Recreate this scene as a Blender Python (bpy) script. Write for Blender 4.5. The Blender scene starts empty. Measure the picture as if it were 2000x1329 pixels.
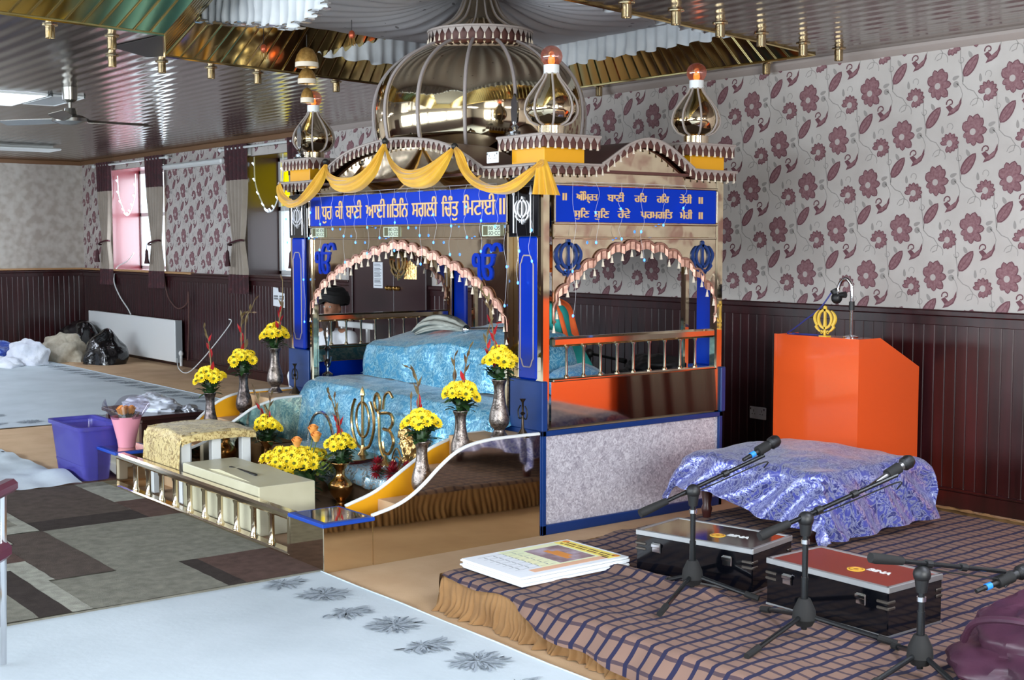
import bpy, math, random
from mathutils import Vector, Matrix, noise
from mathutils.geometry import tessellate_polygon, delaunay_2d_cdt
SC = bpy.context.scene
COL = SC.collection
PI = math.pi
sin, cos = math.sin, math.cos
rnd = random.Random(7)

# ---------------------------------------------------------------- camera, world, lights, exposure
cam = bpy.data.objects.new('camera', bpy.data.cameras.new('camera'))
COL.objects.link(cam)
cam.location = (0, 0, 1.6)
cam.rotation_euler = (math.radians(90 - 4.296), 0, math.radians(52.38))
cam.data.lens = 2536 / 2000 * 36
cam.data.sensor_width = 36
cam.data.clip_start = 0.05
SC.camera = cam
SC.view_settings.view_transform = 'Standard'
SC.view_settings.look = 'None'
SC.view_settings.gamma = 1
SC.view_settings.use_curve_mapping = False
SC.view_settings.exposure = -0.38
SC.cycles.max_bounces = 8
SC.cycles.glossy_bounces = 5
SC.cycles.diffuse_bounces = 3
SC.cycles.transmission_bounces = 6
SC.cycles.transparent_max_bounces = 10
SC.cycles.caustics_reflective = False
SC.cycles.caustics_refractive = False
SC.cycles.sample_clamp_indirect = 4

w = bpy.data.worlds.new('sky'); SC.world = w; w.use_nodes = True
bg = w.node_tree.nodes['Background']
bg.inputs[0].default_value = (0.86, 0.93, 1.0, 1)
bg.inputs[1].default_value = 3.2

def area(name, loc, rot, sx, sy, power, col=(1, 1, 1)):
    l = bpy.data.lights.new(name, 'AREA'); l.shape = 'RECTANGLE'; l.size = sx; l.size_y = sy
    l.energy = power; l.color = col
    o = bpy.data.objects.new(name, l); COL.objects.link(o)
    o.location = loc; o.rotation_euler = rot
    return o
R = math.radians
# daylight through the windows of the wall opposite the shrine and the two windows in the back wall
for i, x in enumerate((-11.9, -8.7, -5.5, -2.3)):
    area('window_daylight', (x, -3.72, 1.82), (R(90), 0, 0), 2.9, 1.0, 430, (0.93, 0.96, 1.0))
area('window_daylight', (2.12, 1.2, 1.75), (R(90), 0, R(90)), 3.4, 1.4, 1000, (1.0, 0.97, 0.92))  # unseen right wall window, added for more light from that side
area('window_daylight', (-17.35, 7.42, 1.9), (R(-90), 0, 0), 1.5, 1.3, 160, (0.85, 0.93, 1.0))
area('window_daylight', (-13.1, 7.42, 1.9), (R(-90), 0, 0), 1.5, 1.3, 14, (0.9, 0.95, 1.0))
# ---------------------------------------------------------------- materials
def lin(c):
    return tuple((x / 255 / 12.92) if x / 255 <= .04045 else ((x / 255 + .055) / 1.055) ** 2.4 for x in c[:3]) + (1,)

def M(name, rgb, rough=.5, metal=0., spec=None, coat=0., sheen=0., emit=None, es=0., trans=0., alpha=1., ior=None):
    m = bpy.data.materials.new(name); m.use_nodes = True
    b = m.node_tree.nodes['Principled BSDF']
    b.inputs['Base Color'].default_value = lin(rgb)
    b.inputs['Roughness'].default_value = rough
    b.inputs['Metallic'].default_value = metal
    if spec is not None: b.inputs['Specular IOR Level'].default_value = spec
    if coat: b.inputs['Coat Weight'].default_value = coat; b.inputs['Coat Roughness'].default_value = .08
    if sheen: b.inputs['Sheen Weight'].default_value = sheen
    if emit: b.inputs['Emission Color'].default_value = lin(emit); b.inputs['Emission Strength'].default_value = es
    if trans: b.inputs['Transmission Weight'].default_value = trans
    if alpha < 1: b.inputs['Alpha'].default_value = alpha
    if ior: b.inputs['IOR'].default_value = ior
    return m

class NT:
    """small helper around one material's node tree"""
    def __init__(s, m):
        s.m = m; s.t = m.node_tree; s.b = s.t.nodes['Principled BSDF']
    def n(s, typ, **kw):
        x = s.t.nodes.new(typ)
        for k, v in kw.items():
            if k.startswith('i_'):
                x.inputs[k[2:].replace('_', ' ')].default_value = v
            else: setattr(x, k, v)
        return x
    def l(s, a, b): s.t.links.new(a, b)
    def coord(s, kind='Object', scale=(1, 1, 1), rot=(0, 0, 0)):
        tc = s.n('ShaderNodeTexCoord'); mp = s.n('ShaderNodeMapping')
        mp.inputs['Scale'].default_value = scale; mp.inputs['Rotation'].default_value = rot
        s.l(tc.outputs[kind], mp.inputs[0]); return mp.outputs[0]
    def noise(s, vec, scale, detail=3, rough=.5, dist=0.):
        x = s.n('ShaderNodeTexNoise'); x.inputs['Scale'].default_value = scale; x.inputs['Detail'].default_value = detail
        x.inputs['Roughness'].default_value = rough; x.inputs['Distortion'].default_value = dist
        s.l(vec, x.inputs['Vector']); return x.outputs['Fac']
    def ramp(s, fac, stops, interp='LINEAR'):
        x = s.n('ShaderNodeValToRGB'); x.color_ramp.interpolation = interp
        e = x.color_ramp.elements
        while len(e) < len(stops): e.new(.5)
        for q, (p, c) in zip(e, stops): q.position = p; q.color = lin(c)
        s.l(fac, x.inputs[0]); return x.outputs[0]
    def mix(s, fac, a, b):
        x = s.n('ShaderNodeMix', data_type='RGBA')
        for sock, v in ((x.inputs[0], fac), (x.inputs[6], a), (x.inputs[7], b)):
            if isinstance(v, tuple): sock.default_value = lin(v)
            elif isinstance(v, (int, float)): sock.default_value = v
            else: s.l(v, sock)
        return x.outputs[2]
    def math(s, op, a, b=0., c=0.):
        x = s.n('ShaderNodeMath', operation=op)
        for i, v in enumerate((a, b, c)):
            if isinstance(v, (int, float)): x.inputs[i].default_value = v
            else: s.l(v, x.inputs[i])
        return x.outputs[0]
    def bump(s, h, strength=.3, dist=.01):
        x = s.n('ShaderNodeBump'); x.inputs['Strength'].default_value = strength; x.inputs['Distance'].default_value = dist
        s.l(h, x.inputs['Height']); s.l(x.outputs[0], s.b.inputs['Normal'])
    def col(s, c): s.l(c, s.b.inputs['Base Color'])
    def rough(s, c): s.l(c, s.b.inputs['Roughness'])

def noisy(name, stops, scale=8, rough=.7, bump=.0, bscale=60, bdist=.004, detail=4, vec=(1, 1, 1), metal=0., sheen=0., dist=0., spec=None):
    m = M(name, (128, 128, 128), rough, metal, sheen=sheen, spec=spec); t = NT(m)
    v = t.coord('Object', vec)
    t.col(t.ramp(t.noise(v, scale, detail, .55, dist), stops))
    if bump: t.bump(t.noise(v, bscale, 3), bump, bdist)
    return m

# ---------------------------------------------------------------- mesh building
ORG = {}
class MB:
    def __init__(s): s.v = []; s.f = []; s.mi = []; s.uv = None; s.cm = 0
    def mat(s, i): s.cm = i; return s
    def add(s, vs, fs):
        o = len(s.v); s.v.extend([tuple(p) for p in vs])
        for f in fs: s.f.append(tuple(i + o for i in f)); s.mi.append(s.cm)
        return s
    def box(s, x0, x1, y0, y1, z0, z1, b=0.):
        if x0 > x1: x0, x1 = x1, x0
        if y0 > y1: y0, y1 = y1, y0
        if z0 > z1: z0, z1 = z1, z0
        b = min(b, (x1 - x0) * .45, (y1 - y0) * .45, (z1 - z0) * .45)
        if b <= 0:
            vs = [(x, y, z) for z in (z0, z1) for y in (y0, y1) for x in (x0, x1)]
            return s.add(vs, [(0, 2, 3, 1), (4, 5, 7, 6), (0, 1, 5, 4), (2, 6, 7, 3), (0, 4, 6, 2), (1, 3, 7, 5)])
        vs = []; idx = {}
        X = (x0, x1); Y = (y0, y1); Z = (z0, z1)
        for k in (0, 1):
            for j in (0, 1):
                for i in (0, 1):
                    dx = b if i == 0 else -b; dy = b if j == 0 else -b; dz = b if k == 0 else -b
                    for a, p in enumerate(((X[i], Y[j] + dy, Z[k] + dz), (X[i] + dx, Y[j], Z[k] + dz), (X[i] + dx, Y[j] + dy, Z[k]))):
                        idx[i, j, k, a] = len(vs); vs.append(p)
        fs = []
        for i in (0, 1):
            q = [idx[i, 0, 0, 0], idx[i, 1, 0, 0], idx[i, 1, 1, 0], idx[i, 0, 1, 0]]; fs.append(q if i else q[::-1])
            q = [idx[0, i, 0, 1], idx[1, i, 0, 1], idx[1, i, 1, 1], idx[0, i, 1, 1]]; fs.append(q[::-1] if i else q)
            q = [idx[0, 0, i, 2], idx[1, 0, i, 2], idx[1, 1, i, 2], idx[0, 1, i, 2]]; fs.append(q if i else q[::-1])
        for i in (0, 1):
            for j in (0, 1):
                for ax, (c0, c1) in enumerate((((i, j, 0), (i, j, 1)), ((i, 0, j), (i, 1, j)), ((0, i, j), (1, i, j)))):
                    a, c = ((0, 1), (0, 2), (1, 2))[ax]
                    fs.append((idx[c0 + (a,)], idx[c1 + (a,)], idx[c1 + (c,)], idx[c0 + (c,)]))
                for k in (0, 1): fs.append((idx[i, j, k, 0], idx[i, j, k, 1], idx[i, j, k, 2]))
        return s.add(vs, fs)
    def obox(s, c, ux, uy, uz, b=0.):
        """box around c with half-axis vectors ux, uy, uz"""
        m = MB().box(-1, 1, -1, 1, -1, 1) if not b else None
        if m is None:
            lx, ly, lz = ux.length, uy.length, uz.length
            m = MB().box(-lx, lx, -ly, ly, -lz, lz, b)
            A, B_, D = ux / lx, uy / ly, uz / lz
        else: A, B_, D = ux, uy, uz
        return s.add([V(c) + A * p[0] + B_ * p[1] + D * p[2] for p in m.v], m.f)
    def tube(s, path, r, n=8, cap=True, closed=False):
        P = [V(p) for p in path]; N = len(P)
        rs = r if isinstance(r, (list, tuple)) else [r] * N
        T = []
        for i in range(N):
            a = P[i - 1] if (i > 0 or closed) else P[i]; b = P[(i + 1) % N] if (i < N - 1 or closed) else P[i]
            d = b - a
            T.append(d.normalized() if d.length > 1e-9 else V((0, 0, 1)))
        u = T[0].orthogonal().normalized(); vs = []
        for i in range(N):
            u = (u - T[i] * u.dot(T[i]))
            u = u.normalized() if u.length > 1e-6 else T[i].orthogonal().normalized()
            w_ = T[i].cross(u)
            for k in range(n):
                a = 2 * PI * k / n
                vs.append(P[i] + (u * cos(a) + w_ * sin(a)) * rs[i])
        fs = []
        for i in range(N if closed else N - 1):
            j = (i + 1) % N
            for k in range(n):
                k2 = (k + 1) % n
                fs.append((i * n + k, i * n + k2, j * n + k2, j * n + k))
        if cap and not closed:
            fs.append(tuple(range(n))[::-1]); fs.append(tuple((N - 1) * n + k for k in range(n)))
        return s.add(vs, fs)
    def cyl(s, p0, p1, r0, r1=None, n=16): return s.tube([p0, p1], [r0, r0 if r1 is None else r1], n)
    def lathe(s, prof, c=(0, 0, 0), n=24, cap=True, a0=0., a1=2 * PI):
        full = abs(a1 - a0 - 2 * PI) < 1e-6; cols = n if full else n + 1
        vs = [(c[0] + r * cos(a0 + (a1 - a0) * k / n), c[1] + r * sin(a0 + (a1 - a0) * k / n), c[2] + z) for r, z in prof for k in range(cols)]
        fs = []
        for i in range(len(prof) - 1):
            for k in range(n):
                k2 = (k + 1) % cols
                fs.append((i * cols + k, i * cols + k2, (i + 1) * cols + k2, (i + 1) * cols + k))
        if cap and full:
            if prof[0][0] > 1e-4: fs.append(tuple(range(n))[::-1])
            if prof[-1][0] > 1e-4: fs.append(tuple((len(prof) - 1) * n + k for k in range(n)))
        return s.add(vs, fs)
    def grid(s, fn, nu, nv, cu=False, uv=None):
        vs = [fn(i / nu, j / nv) for j in range(nv + 1) for i in range(nu + (0 if cu else 1))]
        C = nu if cu else nu + 1; fs = []
        for j in range(nv):
            for i in range(nu):
                i2 = (i + 1) % C
                fs.append((j * C + i, j * C + i2, (j + 1) * C + i2, (j + 1) * C + i))
        if uv:
            s.uv = [uv(i / nu, j / nv) for j in range(nv + 1) for i in range(C)]
        return s.add(vs, fs)
    def ell(s, c, rx, ry, rz, nu=16, nv=10, rot=None):
        vs = []; c = V(c)
        for j in range(nv + 1):
            t = -PI / 2 + PI * j / nv
            for i in range(nu):
                a = 2 * PI * i / nu
                p = V((rx * cos(t) * cos(a), ry * cos(t) * sin(a), rz * sin(t)))
                vs.append(c + (rot @ p if rot else p))
        fs = []
        for j in range(nv):
            for i in range(nu):
                i2 = (i + 1) % nu
                q = (j * nu + i, j * nu + i2, (j + 1) * nu + i2, (j + 1) * nu + i)
                fs.append(q)
        return s.add(vs, fs)
    def poly(s, pts): return s.add(pts, [tuple(range(len(pts)))])
    def prism(s, loops, fn, d0, d1, back=True):
        """extrude 2-D loops (first outer, rest holes) between depths d0 and d1; fn(a, b, d) -> xyz"""
        if not isinstance(loops[0][0], (list, tuple)): loops = [loops]
        flat = [p for L in loops for p in L]
        tris = tessellate_polygon([[V((p[0], p[1], 0)) for p in L] for L in loops])
        n = len(flat)
        vs = [fn(p[0], p[1], d0) for p in flat] + [fn(p[0], p[1], d1) for p in flat]
        fs = [tuple(t) for t in tris]
        if back: fs += [tuple(i + n for i in t[::-1]) for t in tris]
        o = 0
        for L in loops:
            k = len(L)
            for i in range(k):
                j = (i + 1) % k
                fs.append((o + i, o + j, n + o + j, n + o + i))
            o += k
        return s.add(vs, fs)
    def merge(s, other, fn=lambda p: p):
        return s.add([fn(p) for p in other.v], other.f)

V = Vector
def xf(loc=(0, 0, 0), rz=0., sc=1., rx=0., ry=0.):
    Mx = Matrix.Translation(loc) @ Matrix.Rotation(rz, 4, 'Z') @ Matrix.Rotation(ry, 4, 'Y') @ Matrix.Rotation(rx, 4, 'X') @ Matrix.Diagonal((sc, sc, sc, 1))
    return lambda p: Mx @ V(p)

def make_mesh(name, mb, mats, org=(0, 0, 0), smooth=.6, fix=True):
    me = bpy.data.meshes.new(name)
    ox, oy, oz = org
    me.from_pydata([(p[0] - ox, p[1] - oy, p[2] - oz) for p in mb.v], [], mb.f)
    for m in (mats if isinstance(mats, (list, tuple)) else [mats]): me.materials.append(m)
    if any(mb.mi): me.polygons.foreach_set('material_index', mb.mi)
    if mb.uv:
        lay = me.uv_layers.new(name='UVMap')
        for lp in me.loops: lay.data[lp.index].uv = mb.uv[lp.vertex_index] if lp.vertex_index < len(mb.uv) else (0, 0)
    if smooth:
        me.polygons.foreach_set('use_smooth', [True] * len(me.polygons))
        me.set_sharp_from_angle(angle=smooth)
    me.update()
    if fix:
        import bmesh
        bm = bmesh.new(); bm.from_mesh(me); bmesh.ops.recalc_face_normals(bm, faces=bm.faces); bm.to_mesh(me); bm.free()
    return me

def tag(o, label=None, cat=None, group=None, kind=None):
    if label: o['label'] = label
    if cat: o['category'] = cat
    if group: o['group'] = group
    if kind: o['kind'] = kind
    return o

def thing(name, label, cat, loc, group=None, rz=0.):
    o = bpy.data.objects.new(name, None); COL.objects.link(o)
    o.empty_display_size = .1
    o.location = loc; o.rotation_euler = (0, 0, rz); ORG[o.name] = tuple(loc)
    return tag(o, label, cat, group)

def part(name, mb, mats, parent, label=None, local=False, smooth=.6, fix=True, kind=None):
    """one mesh under parent; mesh given in world coordinates unless local"""
    org = (0, 0, 0) if local else ORG[parent.name]
    o = bpy.data.objects.new(name, make_mesh(name, mb, mats, org, smooth, fix)); COL.objects.link(o)
    o.parent = parent; ORG[o.name] = org
    return tag(o, label, kind=kind)

def solo(name, mb, mats, label, cat, group=None, org=None, smooth=.6, fix=True, kind=None):
    if org is None:
        xs = [p[0] for p in mb.v]; ys = [p[1] for p in mb.v]; zs = [p[2] for p in mb.v]
        org = ((min(xs) + max(xs)) / 2, (min(ys) + max(ys)) / 2, min(zs))
    o = bpy.data.objects.new(name, make_mesh(name, mb, mats, org, smooth, fix)); COL.objects.link(o)
    o.location = org; ORG[o.name] = tuple(org)
    return tag(o, label, cat, group, kind)

def struct(name, mb, mats, parent=None, smooth=.6):
    o = bpy.data.objects.new(name, make_mesh(name, mb, mats, (0, 0, 0), smooth)); COL.objects.link(o)
    ORG[o.name] = (0, 0, 0)
    if parent: o.parent = parent
    else: o['kind'] = 'structure'
    return o

def dup(root, loc, rz=None, label=None, group=None, scale=None):
    r = root.copy(); COL.objects.link(r); r.location = loc
    if rz is not None: r.rotation_euler = (0, 0, rz)
    if scale: r.scale = (scale,) * 3
    if label: r['label'] = label
    if group: r['group'] = group
    ORG[r.name] = tuple(loc)
    for ch in list(root.children):
        c = ch.copy(); COL.objects.link(c); c.parent = r
        for g in ch.children:
            d = g.copy(); COL.objects.link(d); d.parent = c
    return r

def n3(x, y, z=0., s=1.): return noise.noise(V((x * s, y * s, z * s)))
def lerp(a, b, t): return a + (b - a) * t
def sst(a, b, x):
    t = min(1, max(0, (x - a) / (b - a))); return t * t * (3 - 2 * t)
def interp(pts, x):
    if x <= pts[0][0]: return pts[0][1]
    for (a, b), (c, d) in zip(pts, pts[1:]):
        if x <= c: return lerp(b, d, (x - a) / (c - a))
    return pts[-1][1]
def smooth_curve(pts, n=8, closed=False):
    """Catmull-Rom through points of any dimension"""
    P = [V(p) for p in pts]; out = []; N = len(P)
    for i in range(N if closed else N - 1):
        p0 = P[(i - 1) % N] if (i > 0 or closed) else P[0]; p1 = P[i]; p2 = P[(i + 1) % N]
        p3 = P[(i + 2) % N] if (i + 2 < N or closed) else P[-1]
        for k in range(n):
            t = k / n
            out.append(.5 * ((2 * p1) + (-p0 + p2) * t + (2 * p0 - 5 * p1 + 4 * p2 - p3) * t * t + (-p0 + 3 * p1 - 3 * p2 + p3) * t ** 3))
    if not closed: out.append(P[-1])
    return out

# camera frame: turn a pixel of the photograph and a distance into a point of the room
_p = R(4.296); _t = R(52.38)
FW = V((-sin(_t) * cos(_p), cos(_t) * cos(_p), -sin(_p))); RT = V((cos(_t), sin(_t), 0)); UP = RT.cross(FW)
def at(x, y, d): return V((0, 0, 1.6)) + (FW + RT * ((x - 1000) / 2536) - UP * ((y - 664.5) / 2536)) * d
def dep(p): return (V(p) - V((0, 0, 1.6))).dot(FW)
def ongz(x, y, z):
    d = FW + RT * ((x - 1000) / 2536) - UP * ((y - 664.5) / 2536)
    return V((0, 0, 1.6)) + d * ((z - 1.6) / d.z)

# ---------------------------------------------------------------- lettering
def glyphs(body):
    """filled outline of a word as (verts2d, tris), unit size"""
    cu = bpy.data.curves.new('t', 'FONT'); cu.body = body; cu.size = 1; cu.resolution_u = 3
    o = bpy.data.objects.new('t', cu); COL.objects.link(o)
    dg = bpy.context.evaluated_depsgraph_get()
    cv = o.evaluated_get(dg).to_curve(dg)
    loops = []
    for sp in cv.splines:
        bp = sp.bezier_points; L = []
        n = len(bp)
        for i in range(n):
            a, b = bp[i], bp[(i + 1) % n]
            p0, p1, p2, p3 = a.co, a.handle_right, b.handle_left, b.co
            st = (p1 - p0).cross(p3 - p0).length < 1e-7 and (p2 - p0).cross(p3 - p0).length < 1e-7
            K = 1 if st else 4
            for k in range(K):
                t = k / K; q = p0 * (1 - t) ** 3 + p1 * 3 * t * (1 - t) ** 2 + p2 * 3 * t * t * (1 - t) + p3 * t ** 3
                if not L or (V((q.x, q.y)) - L[-1]).length > 1e-5: L.append(V((q.x, q.y)))
        if len(L) > 2 and (L[0] - L[-1]).length < 1e-5: L.pop()
        if len(L) > 2: loops.append(L)
    o.to_curve_clear() if hasattr(o, 'to_curve_clear') else None
    bpy.data.objects.remove(o); bpy.data.curves.remove(cu)
    vs = []; es = []
    for L in loops:
        b = len(vs); vs += L; es += [(b + i, b + (i + 1) % len(L)) for i in range(len(L))]
    ov, oe, of = delaunay_2d_cdt(vs, es, [], 0, 1e-6)[:3]
    tris = []
    for f in of:
        c = sum((ov[i] for i in f), V((0, 0))) / len(f); wn = 0
        for L in loops:
            for i in range(len(L)):
                a, b = L[i], L[(i + 1) % len(L)]
                if (a.y <= c.y) != (b.y <= c.y):
                    x = a.x + (c.y - a.y) / (b.y - a.y) * (b.x - a.x)
                    if x > c.x: wn += 1 if b.y > a.y else -1
        if wn: tris.append(tuple(f))
    return [(p.x, p.y) for p in ov], tris

def word(mb, g, fn, x0, x1, y0, y1, d0, d1, bold=0.):
    """place a glyph outline inside a rectangle of a plane; fn(a, b, d) -> xyz"""
    vs, tris = g
    used = {i for t in tris for i in t}
    mnx = min(vs[i][0] for i in used); mxx = max(vs[i][0] for i in used); mny = min(vs[i][1] for i in used); mxy = max(vs[i][1] for i in used)
    S = lambda p: (lerp(x0, x1, (p[0] - mnx) / (mxx - mnx)), lerp(y0, y1, (p[1] - mny) / (mxy - mny)))
    ec = {}
    for t in tris:
        for i in range(len(t)):
            e = (t[i], t[(i + 1) % len(t)]); ec[tuple(sorted(e))] = ec.get(tuple(sorted(e)), []) + [e]
    for k in ([0] if not bold else [-bold, bold]):
        n = len(vs); P = [S(p) for p in vs]
        e = .0002 * (k > 0)
        V3 = [fn(a + k, b, d0) for a, b in P] + [fn(a + k, b, d1 + e) for a, b in P]
        F = [tuple(i + n for i in t) for t in tris]
        F += [(q[0][0], q[0][1], q[0][1] + n, q[0][0] + n) for q in ec.values() if len(q) == 1]
        mb.add(V3, F)

# khanda emblem (double-edged sword, ring and two curved swords), height 1, centred, in 2-D loops
def khanda_loops():
    out = []
    N = 28
    ring = [[(.30 * cos(2 * PI * i / N), .06 + .33 * sin(2 * PI * i / N)) for i in range(N)],
            [(.225 * cos(2 * PI * i / N), .06 + .255 * sin(2 * PI * i / N)) for i in range(N)][::-1]]
    out.append(ring)
    out.append([[(0, .5), (.05, .46), (.055, .38), (.035, .34), (.03, .1), (.05, -.16), (.02, -.22), (.02, -.30), (.06, -.33), (.03, -.37), (.035, -.44), (0, -.5),
                 (-.035, -.44), (-.03, -.37), (-.06, -.33), (-.02, -.30), (-.02, -.22), (-.05, -.16), (-.03, .1), (-.035, .34), (-.055, .38), (-.05, .46)]])
    for sgn in (1, -1):
        o = []; i_ = []
        for k in range(17):
            t = k / 16; a = lerp(R(52), R(-82), t)
            o.append((sgn * .47 * cos(a) * lerp(.78, 1, sin(PI * min(1, t * 1.4 + .15) / 1.0) if t < .6 else 1), .02 + .42 * sin(a) * 1.0))
            wd = .015 + .085 * sin(PI * min(1, t * 1.02)) ** .8
            i_.append((sgn * (abs(o[-1][0]) - wd * cos(a * .8)), o[-1][1] - wd * sin(a) * .6 + .0))
        tail = [(sgn * .05, -.36), (sgn * .12, -.30), (sgn * .17, -.35), (sgn * .13, -.43), (sgn * .10, -.40)]
        L = o + [(sgn * .05, -.41)] + i_[::-1]
        out.append([L])
        out.append([tail])
    return out
KH = khanda_loops()
def khanda(mb, fn, h, cx, cz, d0, d1, sx=1.):
    for L in KH:
        mb.prism([[(cx + p[0] * h * sx, cz + p[1] * h) for p in l] for l in L], fn, d0, d1)
# ---------------------------------------------------------------- material library
gold = M('brass mirror', (226, 208, 176), .06, 1.)
goldr = M('brass rail', (230, 214, 186), .12, 1.)
fasc = M('gold anodised strip', (212, 190, 132), .13, 1.)
silver_p = M('bright silver', (222, 222, 226), .3, .55)
chrome = M('chrome', (215, 215, 218), .1, 1.)
navy = M('navy paint', (8, 50, 112), .35)
blue = M('gloss royal blue', (0, 44, 162), .16, spec=.3, coat=.15)
blue_s = M('sign blue', (0, 50, 178), .45, spec=.15)
trimw = M('pale grey trim', (160, 148, 142), .55)
white = M('white paint', (225, 228, 228), .4)
tassel_m = M('cream tassel', (222, 208, 188), .8)
brown = M('brown board', (88, 52, 46), .5)
yellow_p = M('yellow board', (226, 160, 20), .35)
black_g = M('gloss black', (6, 7, 12), .1, coat=.5)
black_m = M('matt black', (18, 19, 21), .5)
rubber = M('black rubber', (14, 14, 15), .8)
letter = M('cream lettering', (224, 182, 124), .6)
led = M('blue diode', (120, 190, 255), .3, emit=(40, 110, 255), es=5)
ledw = M('white diode', (230, 240, 255), .3, emit=(200, 225, 255), es=6)
wire_m = M('white wire', (205, 205, 210), .5)
wood_d = M('dark wood', (52, 22, 20), .3, coat=.3)
carpet_t = noisy('tan carpet', [(.3, (196, 160, 122)), (.7, (214, 180, 142))], 3, .95, .35, 260, .004)
NTf = NT(carpet_t)

maroon = M('maroon gloss board', (46, 16, 20), .3, coat=.12); t = NT(maroon)
v = t.coord('Object', (9, 9, .7)); t.col(t.ramp(t.noise(v, 2.2, 4), [(.3, (32, 12, 15)), (.72, (56, 20, 24))]))
reveal_m = M('maroon reveal', (104, 28, 36), .25, coat=.3)

paper = M('floral wallpaper ground', (188, 180, 175), .75); t = NT(paper)
v = t.coord('Object'); t.col(t.ramp(t.noise(v, 4, 4), [(.3, (182, 174, 169)), (.7, (196, 189, 184))]))
pet_d = M('wallpaper petal edge', (106, 66, 74), .7)
pet_l = noisy('wallpaper petal', [(.35, (122, 82, 88)), (.7, (148, 112, 116))], 60, .7)
pet_c = M('wallpaper flower heart', (180, 170, 166), .7)
vine_m = M('wallpaper vine', (152, 146, 142), .75)
paper_l = noisy('light-washed beige wallpaper', [(.38, (170, 160, 150)), (.5, (182, 174, 165)), (.64, (192, 186, 178))], 8, .8, detail=1.5)  # same wallpaper; its lit, blurred look put into the beige tones

ceil_m = M('ribbed metal ceiling', (122, 112, 108), .16, .88); t = NT(ceil_m)
v = t.coord('Object', (1, 1, 1))
wv = t.n('ShaderNodeTexWave', wave_type='BANDS', bands_direction='Y', wave_profile='SIN'); wv.inputs['Scale'].default_value = 2.4
wv.inputs['Distortion'].default_value = .35; wv.inputs['Detail Scale'].default_value = .6
t.l(v, wv.inputs['Vector']); t.bump(wv.outputs['Fac'], .10, .03)
t.col(t.ramp(t.noise(v, 1.2, 3), [(.3, (112, 100, 93)), (.7, (130, 118, 110))]))

def clear_glass(name, tint, gl=.08):
    m = bpy.data.materials.new(name); m.use_nodes = True; tr = m.node_tree; tr.nodes.clear()
    o = tr.nodes.new('ShaderNodeOutputMaterial'); a = tr.nodes.new('ShaderNodeBsdfTransparent'); g = tr.nodes.new('ShaderNodeBsdfGlossy'); x = tr.nodes.new('ShaderNodeMixShader')
    a.inputs[0].default_value = lin(tint); g.inputs['Roughness'].default_value = .03
    x.inputs[0].default_value = gl
    tr.links.new(a.outputs[0], x.inputs[1]); tr.links.new(g.outputs[0], x.inputs[2]); tr.links.new(x.outputs[0], o.inputs[0])
    return m
pane = clear_glass('window pane', (246, 250, 252))
pane_y = clear_glass('yellow window pane', (238, 226, 20))
globe_m = clear_glass('clear globe', (232, 205, 198), .22)
gt = globe_m.node_tree; df = gt.nodes.new('ShaderNodeBsdfTranslucent'); df.inputs[0].default_value = lin((236, 196, 190)); mx = gt.nodes.new('ShaderNodeMixShader'); mx.inputs[0].default_value = .22
gt.links.new(gt.nodes['Mix Shader'].outputs[0], mx.inputs[1]); gt.links.new(df.outputs[0], mx.inputs[2]); gt.links.new(mx.outputs[0], gt.nodes['Material Output'].inputs[0])

# ---------------------------------------------------------------- room shell
WY = 6.87; XW0, XW1, YW0 = -19.5, 2.0, -3.6; ZC = 2.81
W1 = (-18.3, -16.42, 1.22, 2.63); W2 = (-14.0, -12.25, 1.22, 2.6); DR = (-11.57, -10.15, 0, 2.05)
b = MB().box(XW0 - .2, XW1 + .2, YW0 - .2, WY + .2, -.1, 0)
struct('floor', b, carpet_t)

def wall_with_holes(mb, a0, a1, z0, z1, holes, fn, th):
    """front face plus thickness of a wall around rectangular openings, as boxes"""
    xs = sorted({a0, a1} | {h[0] for h in holes} | {h[1] for h in holes})
    for x0, x1 in zip(xs, xs[1:]):
        cut = sorted([(h[2], h[3]) for h in holes if h[0] <= x0 + 1e-6 and h[1] >= x1 - 1e-6]); z = z0
        for c0, c1 in cut + [(z1, z1)]:
            if c0 > z + 1e-6: mb.merge(MB().box(x0, x1, 0, th, z, c0), fn)
            z = max(z, c1)
b = MB()
wall_with_holes(b, XW0 - .1, XW1 + .1, 0, 3.6, [W1, W2], lambda p: (p[0], WY + p[1], p[2]), .06)
# printed pattern of the wallpaper: flowers, leaves, paisleys and tendrils
def petal(L, wd, a, x0, z0, tip=.7):
    pts = []
    for k in range(11):
        t = k / 10
        pts.append((t * L, wd * max(0, sin(PI * min(1, t ** tip))) ** .6))
    loop = pts + [(x, -y) for x, y in pts[::-1][1:-1]]
    return [(x0 + x * cos(a) - y * sin(a), z0 + x * sin(a) + y * cos(a)) for x, y in loop]
BIG = [(74, .108, .03), (104, .102, .024), (50, .1, .03), (140, .088, .034), (4, .094, .025), (-44, .098, .027), (-84, .086, .022), (-118, .076, .022), (-158, .07, .02)]
def arc2(x, z, r, a0, a1, n=9, k=1.): return [(x + r * cos(lerp(a0, a1, i / n)) * (1 if k == 1 else lerp(1, k, i / n)), z + r * sin(lerp(a0, a1, i / n)) * (1 if k == 1 else lerp(1, k, i / n))) for i in range(n + 1)]
def strip(pts, wd):
    L = []; R_ = []
    for i, p in enumerate(pts):
        a = V(pts[max(0, i - 1)]); c = V(pts[min(len(pts) - 1, i + 1)]); d = (c - a).normalized(); n_ = V((-d.y, d.x))
        w_ = wd if not isinstance(wd, (list, tuple)) else wd[i]
        L.append(V(p) + n_ * w_); R_.append(V(p) - n_ * w_)
    return L + R_[::-1]
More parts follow.
